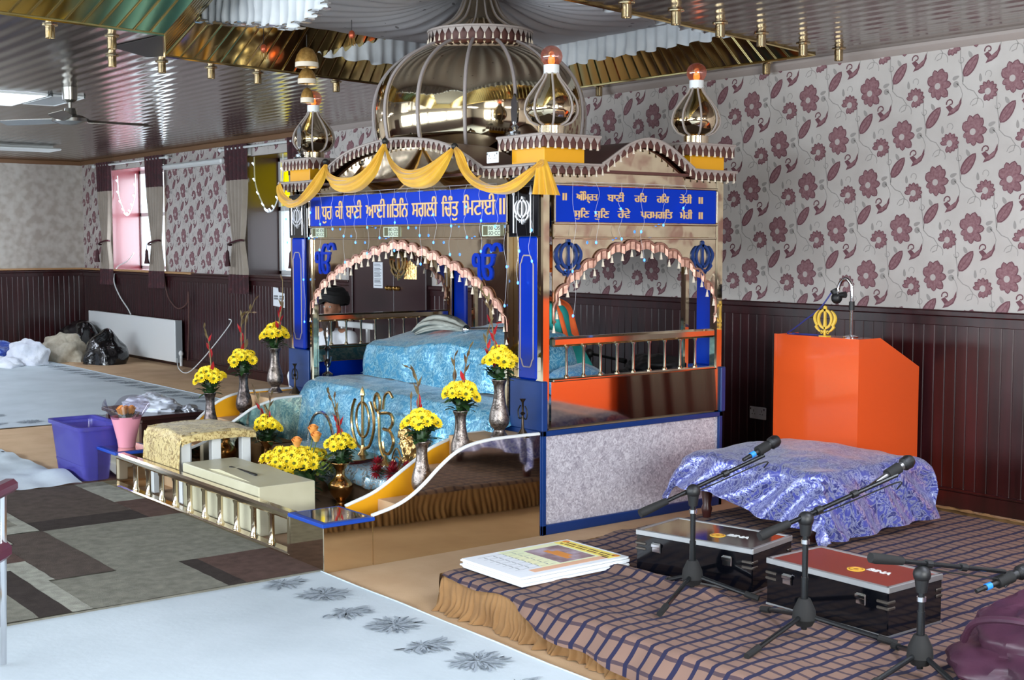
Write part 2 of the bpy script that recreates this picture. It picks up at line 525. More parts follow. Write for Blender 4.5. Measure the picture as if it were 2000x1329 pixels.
def motif(mb, x, z, ok, face):
    def put(loop, mi, lay):
        if not ok([p[0] for p in loop], [p[1] for p in loop]): return
        mb.cm = mi; mb.poly([face(p[0], p[1], .0008 * lay) for p in loop]); mb.cm = 0
    def strip_q(pts, wd, mi, lay):
        q = strip(pts, wd); n = len(pts)
        for i in range(n - 1): put([q[i], q[i + 1], q[2 * n - 2 - i], q[2 * n - 1 - i]], mi, lay)
    for i, (a, L, wd) in enumerate(BIG):
        put(petal(L, wd, R(a), x, z, 1.35), 2, 2 + .1 * i); put(petal(L * .9, wd * .78, R(a), x + .004 * cos(R(a)), z + .004 * sin(R(a)), 1.35), 1, 3 + .1 * i)
    put(arc2(x, z, .02, 0, 2 * PI, 12)[:-1], 3, 4.2)
    sx, sz = x - .155, z - .06
    for k in range(11):
        a = -PI * .62 + k * PI * 1.75 / 11; L = .066 if 2 < k < 11 else .058
        put(petal(L, .0145, a, sx, sz, 1.5), 2, 2 + .08 * k); put(petal(L * .92, .0095, a, sx, sz, 1.5), 1, 3 + .08 * k)
    put(arc2(sx, sz, .02, 0, 2 * PI, 10)[:-1], 3, 4.2)
    lx, lz = x + .225, z + .10
    put(petal(.155, .034, R(52), lx - .05, lz - .06, .85), 2, 2); put(petal(.14, .025, R(52), lx - .045, lz - .055, .85), 1, 3)
    put(strip([(lx - .045, lz - .056), (lx + .035, lz + .05)], .0015), 2, 4)
    px, pz = x + .115, z - .13
    put([(px - .045, pz - .055), (px - .03, pz - .03), (px - .055, pz), (px - .03, pz + .012), (px - .005, pz - .012), (px + .03, pz + .012), (px + .048, pz + .05), (px + .05, pz + .015), (px + .03, pz - .025), (px - .005, pz - .045)], 2, 2)
    put([(px - .03, pz - .038), (px - .02, pz - .02), (px + .025, pz + .002), (px + .043, pz + .03), (px + .03, pz - .012), (px, pz - .036)], 1, 3)
    sp = [(px - .025 + (.028 - .0022 * i) * cos(PI * 1.1 - i * .55), pz + .022 + (.028 - .0022 * i) * sin(PI * 1.1 - i * .55)) for i in range(11)]
    strip_q(sp, .004, 2, 2)
    strip_q([(px + .05, pz + .03), (px + .055, pz + .07), (px + .04, pz + .11), (px + .015, pz + .135)], .002, 4, 1)
    # pale tendrils
    strip_q([(lx - .05, lz - .06), (lx - .055, lz - .1), (lx - .02, lz - .135), (lx + .02, lz - .15), (lx + .05, lz - .19), (lx + .04, lz - .225), (lx + .01, lz - .235)], .0028, 4, 1)
    strip_q([(lx - .075, lz + .12), (lx - .075, lz + .05), (lx - .062, lz - .02), (lx - .055, lz - .09)], .0028, 4, 1)
    strip_q(arc2(x + .02, z + .15, .045, R(-20), R(170), 8), .0022, 4, 1)
    strip_q(arc2(sx + .0, sz + .1, .02, R(-60), R(200), 8), .0022, 4, 1)
    strip_q(arc2(x - .09, z - .15, .017, R(-200), R(90), 8), .0022, 4, 1)
    put(petal(.05, .012, R(20), x + .1, z + .03), 4, 1); put(petal(.05, .01, R(95), sx - .05, sz + .06), 4, 1)
    put(arc2(x + .125, z + .0, .02, 0, 2 * PI, 9)[:-1], 4, 1)
    put(petal(.045, .012, R(120), x - .02, z + .06 - .2), 4, 1)
def ok_back(xs, zs):
    x0, x1, z0, z1 = min(xs), max(xs), min(zs), max(zs)
    if x0 < XW0 or z1 > ZC + .05: return False
    for h in (W1, W2, DR):
        if x1 > h[0] - .01 and x0 < h[1] + .01 and z1 > h[2] - .01 and z0 < h[3] + .01: return False
    return True
for j in range(-5, 2):
    for i in range(-29, 12):
        mx = -6.19 + .494 * i + (.247 if j % 2 else 0); mz = 2.54 + .288 * j
        if XW0 - .2 < mx < -2.0 and 1.0 < mz < 2.95: motif(b, mx, mz, ok_back, lambda a, c, d: (a, WY - d, c))
struct('wall_back', b, [paper, pet_l, pet_d, pet_c, vine_m], smooth=0)

b = MB().box(XW0 - .1, XW0, YW0, WY, 0, 3.6); struct('wall_left', b, paper_l)
WF = [(-13.4, -10.4, 1.3, 2.35), (-10.2, -7.2, 1.3, 2.35), (-7.0, -4.0, 1.3, 2.35), (-3.8, -.8, 1.3, 2.35)]
b = MB(); wall_with_holes(b, XW0 - .1, XW1 + .1, 0, 3.6, WF, lambda p: (p[0], YW0 - p[1], p[2]), .1); struct('wall_front', b, paper)
WR = (-.6, 3.0, 1.05, 2.5)
b = MB(); wall_with_holes(b, YW0, WY, 0, 3.6, [WR], lambda p: (XW1 + p[1], p[0], p[2]), .1); struct('wall_right', b, paper)

# beadboard dado, cap rail and skirting
def boards(mb, a0, a1, z0, z1, fn, pitch=.075, g=.0035):
    n = int(round((a1 - a0) / pitch)); st = (a1 - a0) / n; pts = []
    for i in range(n):
        a = a0 + i * st; pts += [(a, g), (a + .005, 0), (a + st - .005, 0)]
    pts.append((a1, g))
    vs = [fn(p, d, z) for z in (z0, z1) for p, d in pts]; k = len(pts)
    mb.add(vs, [(i, i + 1, k + i + 1, k + i) for i in range(k - 1)])
    mb.box(*((0,) * 6)) if False else None
def dado(holes, a0, a1, fn, nm, sidename):
    segs = []; x = a0
    for h in sorted(holes): segs.append((x, h[0])); x = h[1]
    segs.append((x, a1))
    b = MB(); c = MB(); s_ = MB()
    for x0, x1 in segs:
        boards(b, x0, x1, .1, 1.13, fn)
        b.merge(MB().box(x0, x1, -.004, .01, 1.1, 1.16, .003), lambda p: fn(p[0], p[1], p[2]))
        c.merge(MB().box(x0, x1, -.03, .02, 1.155, 1.195, .008), lambda p: fn(p[0], p[1], p[2]))
        s_.merge(MB().box(x0, x1, -.012, .015, 0, .1, .004), lambda p: fn(p[0], p[1], p[2]))
        s_.merge(MB().box(x0, x1, -.018, .01, .1, .118, .006), lambda p: fn(p[0], p[1], p[2]))
    struct(nm, b, maroon, smooth=.3); struct('trim_' + str(int(nm[-1]) + 1), c, maroon); struct('baseboard_' + sidename, s_, maroon)
dado([DR[:2]], XW0, XW1, lambda p, d, z: (p, WY - .02 + d, z), 'trim_1', 'back')
dado([], YW0, WY - .02, lambda p, d, z: (XW0 + .02 - d, p, z), 'trim_3', 'left')
dado([], XW0, XW1, lambda p, d, z: (p, YW0 + .02 - d, z), 'trim_5', 'front')
dado([], YW0, WY - .02, lambda p, d, z: (XW1 - .02 + d, p, z), 'trim_7', 'right')
# pale cap on the dado under the windows at the far end, and the cornice strips
lightwood = M('pale wood', (178, 138, 96), .5)
b = MB(); b.box(XW0, -15.5, WY - .06, WY, 1.195, 1.222, .004); b.box(XW0, XW0 + .05, YW0, WY, 1.195, 1.222, .004); struct('trim_9', b, lightwood)
b = MB(); b.box(-15.5, -11.62, WY - .05, WY, 1.195, 1.215, .004); struct('trim_10', b, wood_d)
b = MB(); b.prism([(0, 0), (-.03, 0), (-.03, -.02), (-.012, -.045), (0, -.055)], lambda a, c, d: (d, WY + a, ZC + c), -12, XW1); struct('trim_11', b, trimw)
b = MB(); b.box(XW0, XW0 + .03, YW0, WY, ZC - .06, ZC, .005); b.box(XW0, -12, WY - .03, WY, ZC - .06, ZC, .005); struct('trim_12', b, M('ceiling edge wood', (120, 86, 58), .4))

# windows: deep maroon reveals, white frames and panes
def window(nm, h, upper, deep=.48, parent_wall=WY, frames=True):
    x0, x1, z0, z1 = h; y0, y1 = WY + .002, WY + deep
    b = MB()
    b.box(x0 - .03, x0 + .005, y0, y1, z0, z1); b.box(x1 - .005, x1 + .03, y0, y1, z0, z1); b.box(x0 - .03, x1 + .03, y0, y1, z1 - .005, z1 + .03)
    b.box(x0 - .03, x1 + .03, y0 - .045, y1, z0 - .025, z0 + .005, .004)
    r = struct(nm, b, reveal_m if nm == 'window_1' else wood_d)  # second reveal gets dark wood, its unlit tone put into the colour
    f = MB(); zt = z0 + .78
    for q in ((x0, x0 + .06, z0, z1), (x1 - .06, x1, z0, z1), (x0, x1, z0, z0 + .05), (x0, x1, z1 - .05, z1), (x0, x1, zt - .03, zt + .03), ((x0 + x1) / 2 - .03, (x0 + x1) / 2 + .03, z0, z1)):
        f.box(q[0], q[1], y1 - .07, y1 - .01, q[2], q[3], .006)
    struct('window_frame', f, white, r)
    for k, (za, zb) in enumerate(((z0 + .05, zt - .03), (zt + .03, z1 - .05))):
        for xa, xb in ((x0 + .06, (x0 + x1) / 2 - .03), ((x0 + x1) / 2 + .03, x1 - .06)):
            struct('window_pane', MB().box(xa, xb, y1 - .045, y1 - .039, za, zb), upper if k else pane, r)
    return r
window('window_1', W1, pane); window('window_2', W2, pane_y)
for i, h in enumerate(WF):
    f = MB()
    for q in ((h[0], h[0] + .06, h[2], h[3]), (h[1] - .06, h[1], h[2], h[3]), (h[0], h[1], h[2], h[2] + .06), (h[0], h[1], h[3] - .06, h[3]), ((h[0] + h[1]) / 2 - .03, (h[0] + h[1]) / 2 + .03, h[2], h[3])):
        f.box(q[0], q[1], YW0 - .07, YW0 - .02, q[2], q[3], .005)
    r = struct('window_%d' % (i + 3), f, white)
    struct('window_pane', MB().box(h[0] + .05, h[1] - .05, YW0 - .05, YW0 - .045, h[2] + .05, h[3] - .05), pane, r)
f = MB()
for q in ((WR[0], WR[0] + .06, WR[2], WR[3]), (WR[1] - .06, WR[1], WR[2], WR[3]), (WR[0], WR[1], WR[2], WR[2] + .06), (WR[0], WR[1], WR[3] - .06, WR[3])):
    f.box(XW1 + .02, XW1 + .07, q[0], q[1], q[2], q[3], .005)
r = struct('window_8', f, white)  # frame of the unseen window added for light from the right
struct('window_pane', MB().box(XW1 + .045, XW1 + .05, WR[0] + .05, WR[1] - .05, WR[2] + .05, WR[3] - .05), pane, r)

b = MB(); b.box(-16.7, -14.3, YW0, YW0 + .06, 0, 2.1, .006); struct('door_2', b, M('dark brown side door', (52, 30, 30), .35))
# double door in the back wall with notice-high brass knobs
dbrown = M('dark brown door', (46, 24, 27), .3, coat=.2)
b = MB(); x0, x1, _, z1 = DR; mid = -10.74
b.box(x0, x0 + .07, WY - .07, WY, 0, z1, .006); b.box(x1 - .07, x1, WY - .07, WY, 0, z1, .006); b.box(x0, x1, WY - .07, WY, z1 - .07, z1, .006)
dr = struct('door_1', b, dbrown)
for a0, a1 in ((x0 + .07, mid - .004), (mid + .004, x1 - .07)):
    l = MB().box(a0, a1, WY - .05, WY - .004, .01, z1 - .07, .004)
    struct('door_leaf', l, dbrown, dr)
brass = M('brass', (190, 150, 84), .28, 1.)
for i, dx in enumerate((-.105, -.045, .035, .095)):
    k = MB().lathe([(.0, 0), (.02, 0), (.024, .012), (.014, .03), (.0, .034)], n=14)
    q = MB().merge(k, lambda p, dx=dx: (mid + dx + p[0], WY - .05 - p[2], 1.155 + p[1])); struct('door_knob', q, brass, dr)

# ceiling with a coffered opening over the shrine
REC = [(-6.55, -1.2), (-7.30, 3.07), (-8.12, 3.42), (-8.52, 5.2), (-8.80, 6.62), (-5.51, 6.70), (-5.36, 6.03), (-5.02, 4.2), (-4.0, -1.2)]
outer = [(XW0 - .1, YW0 - .1), (XW1 + .1, YW0 - .1), (XW1 + .1, WY + .05), (XW0 - .1, WY + .05)]
b = MB(); b.prism([outer, REC[::-1]], lambda a, c, d: (a, c, d), ZC, ZC + .06)
struct('ceiling', b, ceil_m, smooth=0)
HF, IN = .5, .32
cen = [(-5.9, -.6), (-6.75, 3.35), (-7.7, 3.75), (-8.12, 5.2), (-8.35, 6.28), (-5.85, 6.35), (-5.70, 6.0), (-5.4, 4.2), (-4.5, -.6)]
b = MB(); n = len(REC)
for i in range(n):
    j = (i + 1) % n; A, B_ = V(REC[i]), V(REC[j]); A2, B2 = V(cen[i]), V(cen[j]); L = (B_ - A).length; k = max(1, round(L / .105))
    d_ = (B_ - A).normalized(); inn = V((-d_.y, d_.x))
    if inn.dot(V((-6.7, 3.6)) - (A + B_) / 2) < 0: inn = -inn
    pts = []
    for q in range(k):
        for tt, dd in ((0, .0), (.04, .003), (.08, .0), (.15, .003), (.19, 0), (.6, .0015)): pts.append(((q + tt) / k, dd))
    pts.append((1, 0))
    vs = [];
    for tt, dd in pts: p = A.lerp(B_, tt) - inn * 0; vs.append((p.x + inn.x * dd, p.y + inn.y * dd, ZC - .004))
    for tt, dd in pts: p = A2.lerp(B2, tt); vs.append((p.x + inn.x * dd, p.y + inn.y * dd, ZC + HF))
    m_ = len(pts); b.add(vs, [(q, q + 1, m_ + q + 1, m_ + q) for q in range(m_ - 1)])
struct('trim_13', b, fasc, smooth=.25)
b = MB(); b.prism([[(-9.2, -1.6), (-3.4, -1.6), (-3.4, 6.9), (-9.2, 6.9)]], lambda a, c, d: (a, c, d), ZC + HF, ZC + HF + .05); struct('trim_14', b, M('coffer top', (196, 196, 190), .8))
b = MB(); b.prism([(-7.31, 3.07), (-8.11, 3.42), (-8.25, 3.36), (-7.95, 3.0)], lambda a, c, d: (a, c, d), ZC - .006, ZC - .003); struct('trim_16', b, M('painted gap shade', (28, 22, 20), .5))  # flat dark patch painted for the shaded gap in the coffer
b = MB()
for i in range(n):
    j = (i + 1) % n; b.tube([(REC[i][0], REC[i][1], ZC - .006), (REC[j][0], REC[j][1], ZC - .006)], .009, 6)
struct('trim_15', b, fasc)
# ---------------------------------------------------------------- the canopied shrine (palki)
XR, XL, YF, YB, XC, YC = -5.445, -8.295, 4.40, 5.81, -6.87, 5.105
pal = thing('palki_canopy', 'gold mirrored shrine canopy with a big ribbed dome, blue lettered boards and blue pillars', 'shrine', (XC, YC, 0))
fF = lambda a, c, d: (a, YF - d, c)          # front face, d outwards
fR = lambda a, c, d: (XR + d, a, c)          # right face
fL = lambda a, c, d: (XL - d, a, c)          # left face
fB = lambda a, c, d: (a, YB + d, c)

lav = M('lavender laminate', (150, 146, 156), .45); t = NT(lav)
v = t.coord('Object'); t.col(t.ramp(t.noise(v, 42, 5, .6, 1.6), [(.34, (146, 140, 152)), (.5, (184, 180, 190)), (.64, (212, 210, 217))]))
gold_w = M('wavy brass mirror', (226, 208, 178), .07, 1.); t = NT(gold_w); t.bump(t.noise(t.coord('Object'), 5, 2), .10, .02)

# base box with lavender panels in a navy frame
b = MB().box(XL + .01, XR - .01, YF + .01, YB - .01, 0, .56); part('base_panel', b, lav, pal)
b = MB()
for fn, a0, a1 in ((fR, YF, YB), (fF, XL, XR), (fL, YF, YB), (fB, XL, XR)):
    for q in ((a0, a1, .545, .575), (a0, a1, 0, .055), (a0, a0 + .028, 0, .575), (a1 - .028, a1, 0, .575)):
        b.merge(MB().box(q[0], q[1], q[2], q[3], -.012, .008, .003), lambda p, fn=fn: fn(p[0], p[1], p[2]))
part('base_frame', b, navy, pal)
part('shrine_floor', MB().box(XL, XR, YF, YB, .56, .575), carpet_t, pal)

# corner posts of polished brass
for x in (XR - .03, XL + .03):
    for y in (YF + .03, YB - .03):
        part('corner_post', MB().box(x - .03, x + .03, y - .03, y + .03, .575, 2.0, .009), gold, pal)

def outline_deco(fn, x0, x1, z0, z1, d, r=.0042):
    c = .03
    P = [(x0, z0 + c * 1.6), (x0 + c * .35, z0 + c * 1.2), (x0 + c * .7, z0 + c * .3), (x0 + c, z0), (x1 - c, z0), (x1 - c * .7, z0 + c * .3), (x1 - c * .35, z0 + c * 1.2), (x1, z0 + c * 1.6),
         (x1, z1 - c * 1.6), (x1 - c * .35, z1 - c * 1.2), (x1 - c * .7, z1 - c * .3), (x1 - c, z1), (x0 + c, z1), (x0 + c * .7, z1 - c * .3), (x0 + c * .35, z1 - c * 1.2), (x0, z1 - c * 1.6)]
    return MB().tube([fn(p[0], p[1], d) for p in P], r, 5, closed=True)

mir = lambda x: 2 * XC - x
for sgn, X in ((1, lambda x: x), (-1, mir)):
    for fn, front in ((fF, True), (fB, False)):
        bx = lambda a0, a1, z0, z1, d0, d1, bv=.004: MB().box(min(X(a0), X(a1)), max(X(a0), X(a1)), z0, z1, d0, d1, bv)
        put = lambda m: MB().merge(m, lambda p: fn(p[0], p[1], p[2]))
        if front: part('pillar_backing', put(bx(-5.745, -5.505, .575, 1.64, -.06, -.03)), gold_w, pal)
        part('pillar_plinth', put(bx(-5.715, -5.425, .575, .848, -.028, .012, .005)), navy, pal)
        pl = part('pillar', put(bx(-5.648, -5.482, .848, 1.635, -.03, .008, .012)), blue, pal)
        if front: part('pillar_outline', outline_deco(fn, min(X(-5.622), X(-5.508)), max(X(-5.622), X(-5.508)), .92, 1.53, .01), trimw, pl)
        part('opening_post', put(bx(-5.775, -5.735, .575, 1.66, -.035, .01, .008)), gold, pal)
        if front:
            bp = part('emblem_board', put(bx(-5.722, -5.462, 1.632, 1.93, -.02, .014, .004)), black_g, pal)
            e = MB(); c = X(-5.592); khanda(e, fn, .155, c, 1.775, .014, .024, 1.0)
            for dx in (-.075, .075):
                e.tube([fn(c + dx, 1.652, .022), fn(c + dx, 1.86, .022)], .0045, 6)
                e.merge(MB().lathe([(0, 0), (.013, .012), (.009, .03), (0, .062)], n=8), lambda p, dx=dx: fn(c + dx + p[0], 1.85 + p[2], .022 + p[1] * .5))
            part('silver_khanda', e, silver_p, bp, 'chrome crossed-sword emblem between two spears')
        b = put(bx(-5.505, -5.46, .848, 2.0, -.05, -.02)); part('pillar_edge', b, gold, pal)

# lettered boards
def board(fn, a0, a1, words, hm, nm):
    z0, z1 = 1.712, 1.908
    s_ = part(nm, MB().merge(MB().box(a0, a1, z0, z1, -.02, 0), lambda p: fn(p[0], p[1], p[2])), blue_s, pal)
    f = MB()
    for q in ((a0 - .012, a1 + .012, z1, z1 + .014), (a0 - .012, a1 + .012, z0 - .014, z0), (a0 - .014, a0, z0, z1), (a1, a1 + .014, z0, z1)):
        f.merge(MB().box(q[0], q[1], q[2], q[3], -.02, .012, .004), lambda p: fn(p[0], p[1], p[2]))
    part('board_frame', f, goldr, s_)
    L = MB()
    for g, x0, x1, y0, y1 in words: word(L, glyphs(g), fn, x0, x1, y0, y1, .0006, .005, .0022)
    part('lettering', L, letter, s_, smooth=0, fix=False)
B0, B1 = 1.757, 1.843
FW_ = [('॥', -7.912, -7.867, B0, B1 + .004), ('ਧੁਰ', -7.824, -7.690, B0 - .028, B1), ('ਕੀ', -7.643, -7.547, B0, B1 + .034), ('ਬਾਣੀ', -7.501, -7.305, B0, B1 + .034),
       ('ਆਈ॥', -7.251, -6.950, B0, B1 + .034), ('ਿਤਿਨ', -6.945, -6.756, B0, B1 + .034), ('ਸਗਲੀ', -6.710, -6.437, B0, B1 + .034), ('ਿਚੰਤੁ', -6.389, -6.219, B0 - .028, B1 + .034),
       ('ਿਮਟਾਈ', -6.171, -5.860, B0, B1 + .034), ('॥', -5.817, -5.770, B0, B1 + .004)]
board(fF, -7.99, -5.752, FW_, 0, 'front_sign')
T0, T1, U0, U1 = 1.829, 1.864, 1.738, 1.775
SW_ = [('॥', 4.543, 4.567, T0, T1 + .004), ('ਅੰਿਮ੍ਰਤ', 4.639, 4.792, T0 - .012, T1 + .018), ('ਬਾਣੀ', 4.868, 4.991, T0, T1 + .018), ('ਹਿਰ', 5.074, 5.167, T0, T1 + .018), ('ਹਿਰ', 5.248, 5.343, T0, T1 + .018), ('ਤੇਰੀ', 5.432, 5.529, T0, T1 + .018), ('॥', 5.591, 5.620, T0, T1 + .004),
       ('ਸੁਿਣ', 4.625, 4.731, U0 - .012, U1 + .016), ('ਸੁਿਣ', 4.769, 4.878, U0 - .012, U1 + .016), ('ਹੋਵੇ', 4.945, 5.038, U0, U1 + .018), ('ਪਰਮਗਿਤ', 5.122, 5.371, U0, U1 + .018), ('ਮੇਰੀ', 5.436, 5.534, U0, U1 + .018), ('॥', 5.593, 5.620, U0, U1 + .004)]
board(fR, 4.49, 5.735, SW_, 0, 'side_sign')
part('side_sign', MB().box(XL, XL + .02, 4.49, 5.735, 1.712, 1.908), blue, pal)

# plain brass bands, arched spandrel panels with scalloped edge, and gables
def arch_top(u, tab): return interp(tab, abs(u))
FT = [(0, 1.597), (.05, 1.592), (.17, 1.575), (.43, 1.52), (.70, 1.44), (.97, 1.305), (1.11, 1.17), (1.135, 1.10)]
ST = [(0, 1.60), (.03, 1.594), (.13, 1.586), (.245, 1.554), (.339, 1.512), (.414, 1.47), (.488, 1.422), (.56, 1.36), (.615, 1.285), (.632, 1.16)]
def arch_path(c, tab, nsc):
    """scalloped arch from left springing to right springing"""
    hw = tab[-1][0]; base = []
    raw = [(-u, z) for u, z in tab[::-1]] + [(u, z) for u, z in tab[1:]]
    sm = smooth_curve([(c + u, z, 0) for u, z in raw], 12)
    Ls = [0]
    for p, q in zip(sm, sm[1:]): Ls.append(Ls[-1] + (q - p).length)
    out = []; T = Ls[-1]; N = nsc * 8; k = 0
    for i in range(N + 1):
        l = T * i / N
        while k < len(Ls) - 2 and Ls[k + 1] < l: k += 1
        p = sm[k].lerp(sm[k + 1], (l - Ls[k]) / max(1e-9, Ls[k + 1] - Ls[k])); d = (sm[k + 1] - sm[k]).normalized(); nn = V((-d.y, d.x, 0))
        s_ = abs(sin(PI * nsc * i / N)) ** .7
        p = p + nn * (.026 * s_ - .012); out.append((p.x, p.y))
    return out
def ribbon_pts(path, pitch):
    P = [V((p[0], p[1], 0)) for p in path]; Ls = [0]
    for p, q in zip(P, P[1:]): Ls.append(Ls[-1] + (q - p).length)
    N = max(2, round(Ls[-1] / pitch)); k = 0; out = []
    for i in range(N + 1):
        l = Ls[-1] * i / N
        while k < len(Ls) - 2 and Ls[k + 1] < l: k += 1
        out.append(P[k].lerp(P[k + 1], (l - Ls[k]) / max(1e-9, Ls[k + 1] - Ls[k])))
    return out
def tassel(mb, p3, h=.034, r=.0085):
    x, y, z = p3
    mb.lathe([(0, 0), (.003, -.002), (.0035, -h * .3), (r * .55, -h * .4), (r * .7, -h * .75), (r, -h), (0, -h)], (x, y, z), 6, cap=False)
TAS = {}
NT_ = [0]
def tassels(parent, pts, h=.034, r=.0085, single=False):
    """hanging tassels: each its own sub-part on the nearest edges, the rest as one mesh"""
    if single:
        if (h, r) not in TAS:
            m = MB(); tassel(m, (0, 0, 0), h, r); TAS[h, r] = make_mesh('tassel', m, tassel_m)
        for p in pts:
            if NT_[0] >= 100: break
            o = bpy.data.objects.new('tassel', TAS[h, r]); COL.objects.link(o); o.parent = parent
            o.location = V(p) - V(ORG[parent.name]); NT_[0] += 1
        return
    T = MB()
    for p in pts: tassel(T, p, h, r)
    part('tassel_row', T, tassel_m, parent, kind='stuff')
def fringe(nm, path, fn, d, parent, drop=.05, pitch=.055, moulding=.014, tri=.036, tas=True, back=True, single=False):
    """cornice edge: brown board, pale moulding, lace points and hanging tassels"""
    pts = ribbon_pts(path, pitch); W = MB(); T = []; Bn = MB()
    dense = [V((p[0], p[1], 0)) for p in path]
    for p, q in zip(dense, dense[1:]):
        if back: Bn.merge(MB().add([fn(p.x, p.y, d - .008), fn(q.x, q.y, d - .008), fn(q.x, q.y - drop, d - .008), fn(p.x, p.y - drop, d - .008),
                            fn(p.x, p.y, d - .03), fn(q.x, q.y, d - .03), fn(q.x, q.y - drop, d - .03), fn(p.x, p.y - drop, d - .03)], [(0, 1, 2, 3), (7, 6, 5, 4), (3, 2, 6, 7), (0, 4, 5, 1)]))
    W.tube([fn(p.x, p.y, d) for p in dense], moulding * .62, 6)
    for p, q in zip(pts, pts[1:]):
        m = (p + q) / 2; m = V((m.x, m.y - tri, 0))
        W.add([fn(p.x, p.y, d), fn(q.x, q.y, d), fn(m.x, m.y, d)], [(0, 1, 2)])
        W.add([fn(p.x, p.y, d - .004), fn(q.x, q.y, d - .004), fn(m.x, m.y, d - .004)], [(0, 2, 1)])
        if tas: T.append(fn(m.x, m.y + .006, d))
    if back: part('cornice_board', Bn, brown, parent)
    f = part(nm, W, trimw, parent, smooth=0, fix=False)
    if tas: tassels(f, T, single=single)
def arch_fringe(path, fn, d):
    """gathered pink-brown pelmet with tassels along an arch"""
    pts = ribbon_pts(path, .021); W = MB(); T = []; n = len(pts)
    for i in range(n - 1):
        p, q = pts[i], pts[i + 1]
        wob = lambda k: .009 * (k % 2)
        for a0, a1, z0 in ((p, q, 0),):
            W.add([fn(p.x, p.y + .006, d + wob(i)), fn(q.x, q.y + .006, d + wob(i + 1)), fn(q.x, q.y - .044, d + wob(i + 1)), fn(p.x, p.y - .044, d + wob(i))], [(0, 1, 2, 3)])
        if i % 4 == 2: T.append(fn(p.x, p.y - .046, d + .006))
    W.tube([fn(p.x, p.y + .006, d + .004) for p in pts], .008, 6)
    f = part('arch_pelmet', W, pelm, pal, smooth=1.2); tassels(f, T, .042, .011)
pelm = noisy('dusty pink pelmet', [(.3, (128, 84, 72)), (.7, (190, 146, 126))], 30, .35, metal=.35)

def face(fn, a0, a1, c, tab, nsc, cor, gable=True, fr=True):
    b = MB(); b.merge(MB().box(a0, a1, 1.628, 1.70, -.02, 0, .004), lambda p: fn(p[0], p[1], p[2]))
    part('brass_band', b, gold_w, pal)
    b = MB(); b.merge(MB().box(a0, a1, 1.618, 1.632, -.02, .01, .004), lambda p: fn(p[0], p[1], p[2])); part('band_rail', b, goldr, pal)
    ap = arch_path(c, tab, nsc)
    L = [(a0, 1.62), (a0, ap[0][1])] + [p for p in ap if a0 < p[0] < a1] + [(a1, ap[-1][1]), (a1, 1.62)]
    b = MB(); b.prism(L, fn, -.012, -.004); part('spandrel_panel', b, gold_w, pal)
    arch_fringe([p for p in ap if a0 < p[0] < a1], fn, 0.0)
    if gable:
        top = [p for p in cor if a0 - .03 <= p[0] <= a1 + .03]
        L = [(a0, 1.922)] + [(min(max(p[0], a0), a1), p[1] - .02) for p in top] + [(a1, 1.922)]
        b = MB(); b.prism(L, fn, -.015, -.004); part('gable_panel', b, gold_w, pal)
FC0 = [(-8.36, 2.018), (-7.89, 2.018), (-7.80, 2.035), (-7.66, 2.10), (-7.45, 2.175), (-7.2, 2.218), (-6.87, 2.238)]
FC = [(a, z) for a, z in FC0] + [(2 * XC - a, z) for a, z in FC0[-2::-1]]
FC = [(p.x, p.y) for p in smooth_curve([(a, z, 0) for a, z in FC], 8)]
SC0 = [(4.34, 2.022), (4.76, 2.024), (4.80, 2.036), (4.878, 2.082), (4.974, 2.138), (5.06, 2.172), (5.15, 2.186)]
SCv = SC0 + [(10.3 - a, z) for a, z in SC0[-2:0:-1]] + [(5.87, 2.02)]
SCv = [(p.x, p.y) for p in smooth_curve([(a, z, 0) for a, z in SCv], 8)]
face(fF, -7.995, -5.745, XC, FT, 22, FC)
face(fR, 4.478, 5.742, 5.11, ST, 14, SCv)
face(fL, 4.478, 5.742, 5.11, ST, 14, SCv)
fringe('cornice_fringe', FC, fF, .05, pal, single=True); fringe('cornice_fringe', SCv, fR, .045, pal, single=True); fringe('cornice_fringe', SCv, fL, .045, pal)
fringe('cornice_fringe', [(XL - .05, 2.018), (XR + .05, 2.018)], fB, .05, pal)
# curved roof skins behind the gables and the flat top
b = MB()
for p, q in zip(FC, FC[1:]): b.add([(p[0], YF - .03, p[1] - .012), (q[0], YF - .03, q[1] - .012), (q[0], YF + .32, q[1] - .012), (p[0], YF + .32, p[1] - .012)], [(0, 1, 2, 3)])
for p, q in zip(SCv, SCv[1:]): b.add([(XR + .02, p[0], p[1] - .012), (XR + .02, q[0], q[1] - .012), (XR - .5, q[0], q[1] - .012), (XR - .5, p[0], p[1] - .012)], [(0, 1, 2, 3)])
for p, q in zip(SCv, SCv[1:]): b.add([(XL - .02, p[0], p[1] - .012), (XL - .02, q[0], q[1] - .012), (XL + .5, q[0], q[1] - .012), (XL + .5, p[0], p[1] - .012)], [(0, 1, 2, 3)])
part('gable_roof', b, brown, pal, smooth=1.)
part('flat_roof', MB().box(XL - .03, XR + .03, YF - .03, YB + .03, 1.985, 2.0), brown, pal)
part('inner_lintel', MB().box(XL + .05, XR - .05, YB - .06, YB - .02, 1.64, 2.0, .004), gold_w, pal)

# blue crossed-sword emblems on the side spandrels, Ek Onkar on the front ones
b = MB(); khanda(b, fR, .225, 4.585, 1.515, -.004, .006, .95); part('blue_khanda', b, navy, pal, 'navy blue crossed-sword emblem')
b = MB(); khanda(b, fR, .215, 5.628, 1.505, -.004, .006, .95); part('blue_khanda', b, navy, pal, 'navy blue crossed-sword emblem')
g = glyphs('ੴ')
for x0, x1 in ((-7.93, -7.66), (-6.08, -5.80)):
    b = MB(); word(b, g, fF, x0, x1, 1.385, 1.60, -.004, .004, .006); part('ek_onkar', b, blue, pal, 'blue Ek Onkar symbol', smooth=0, fix=False)

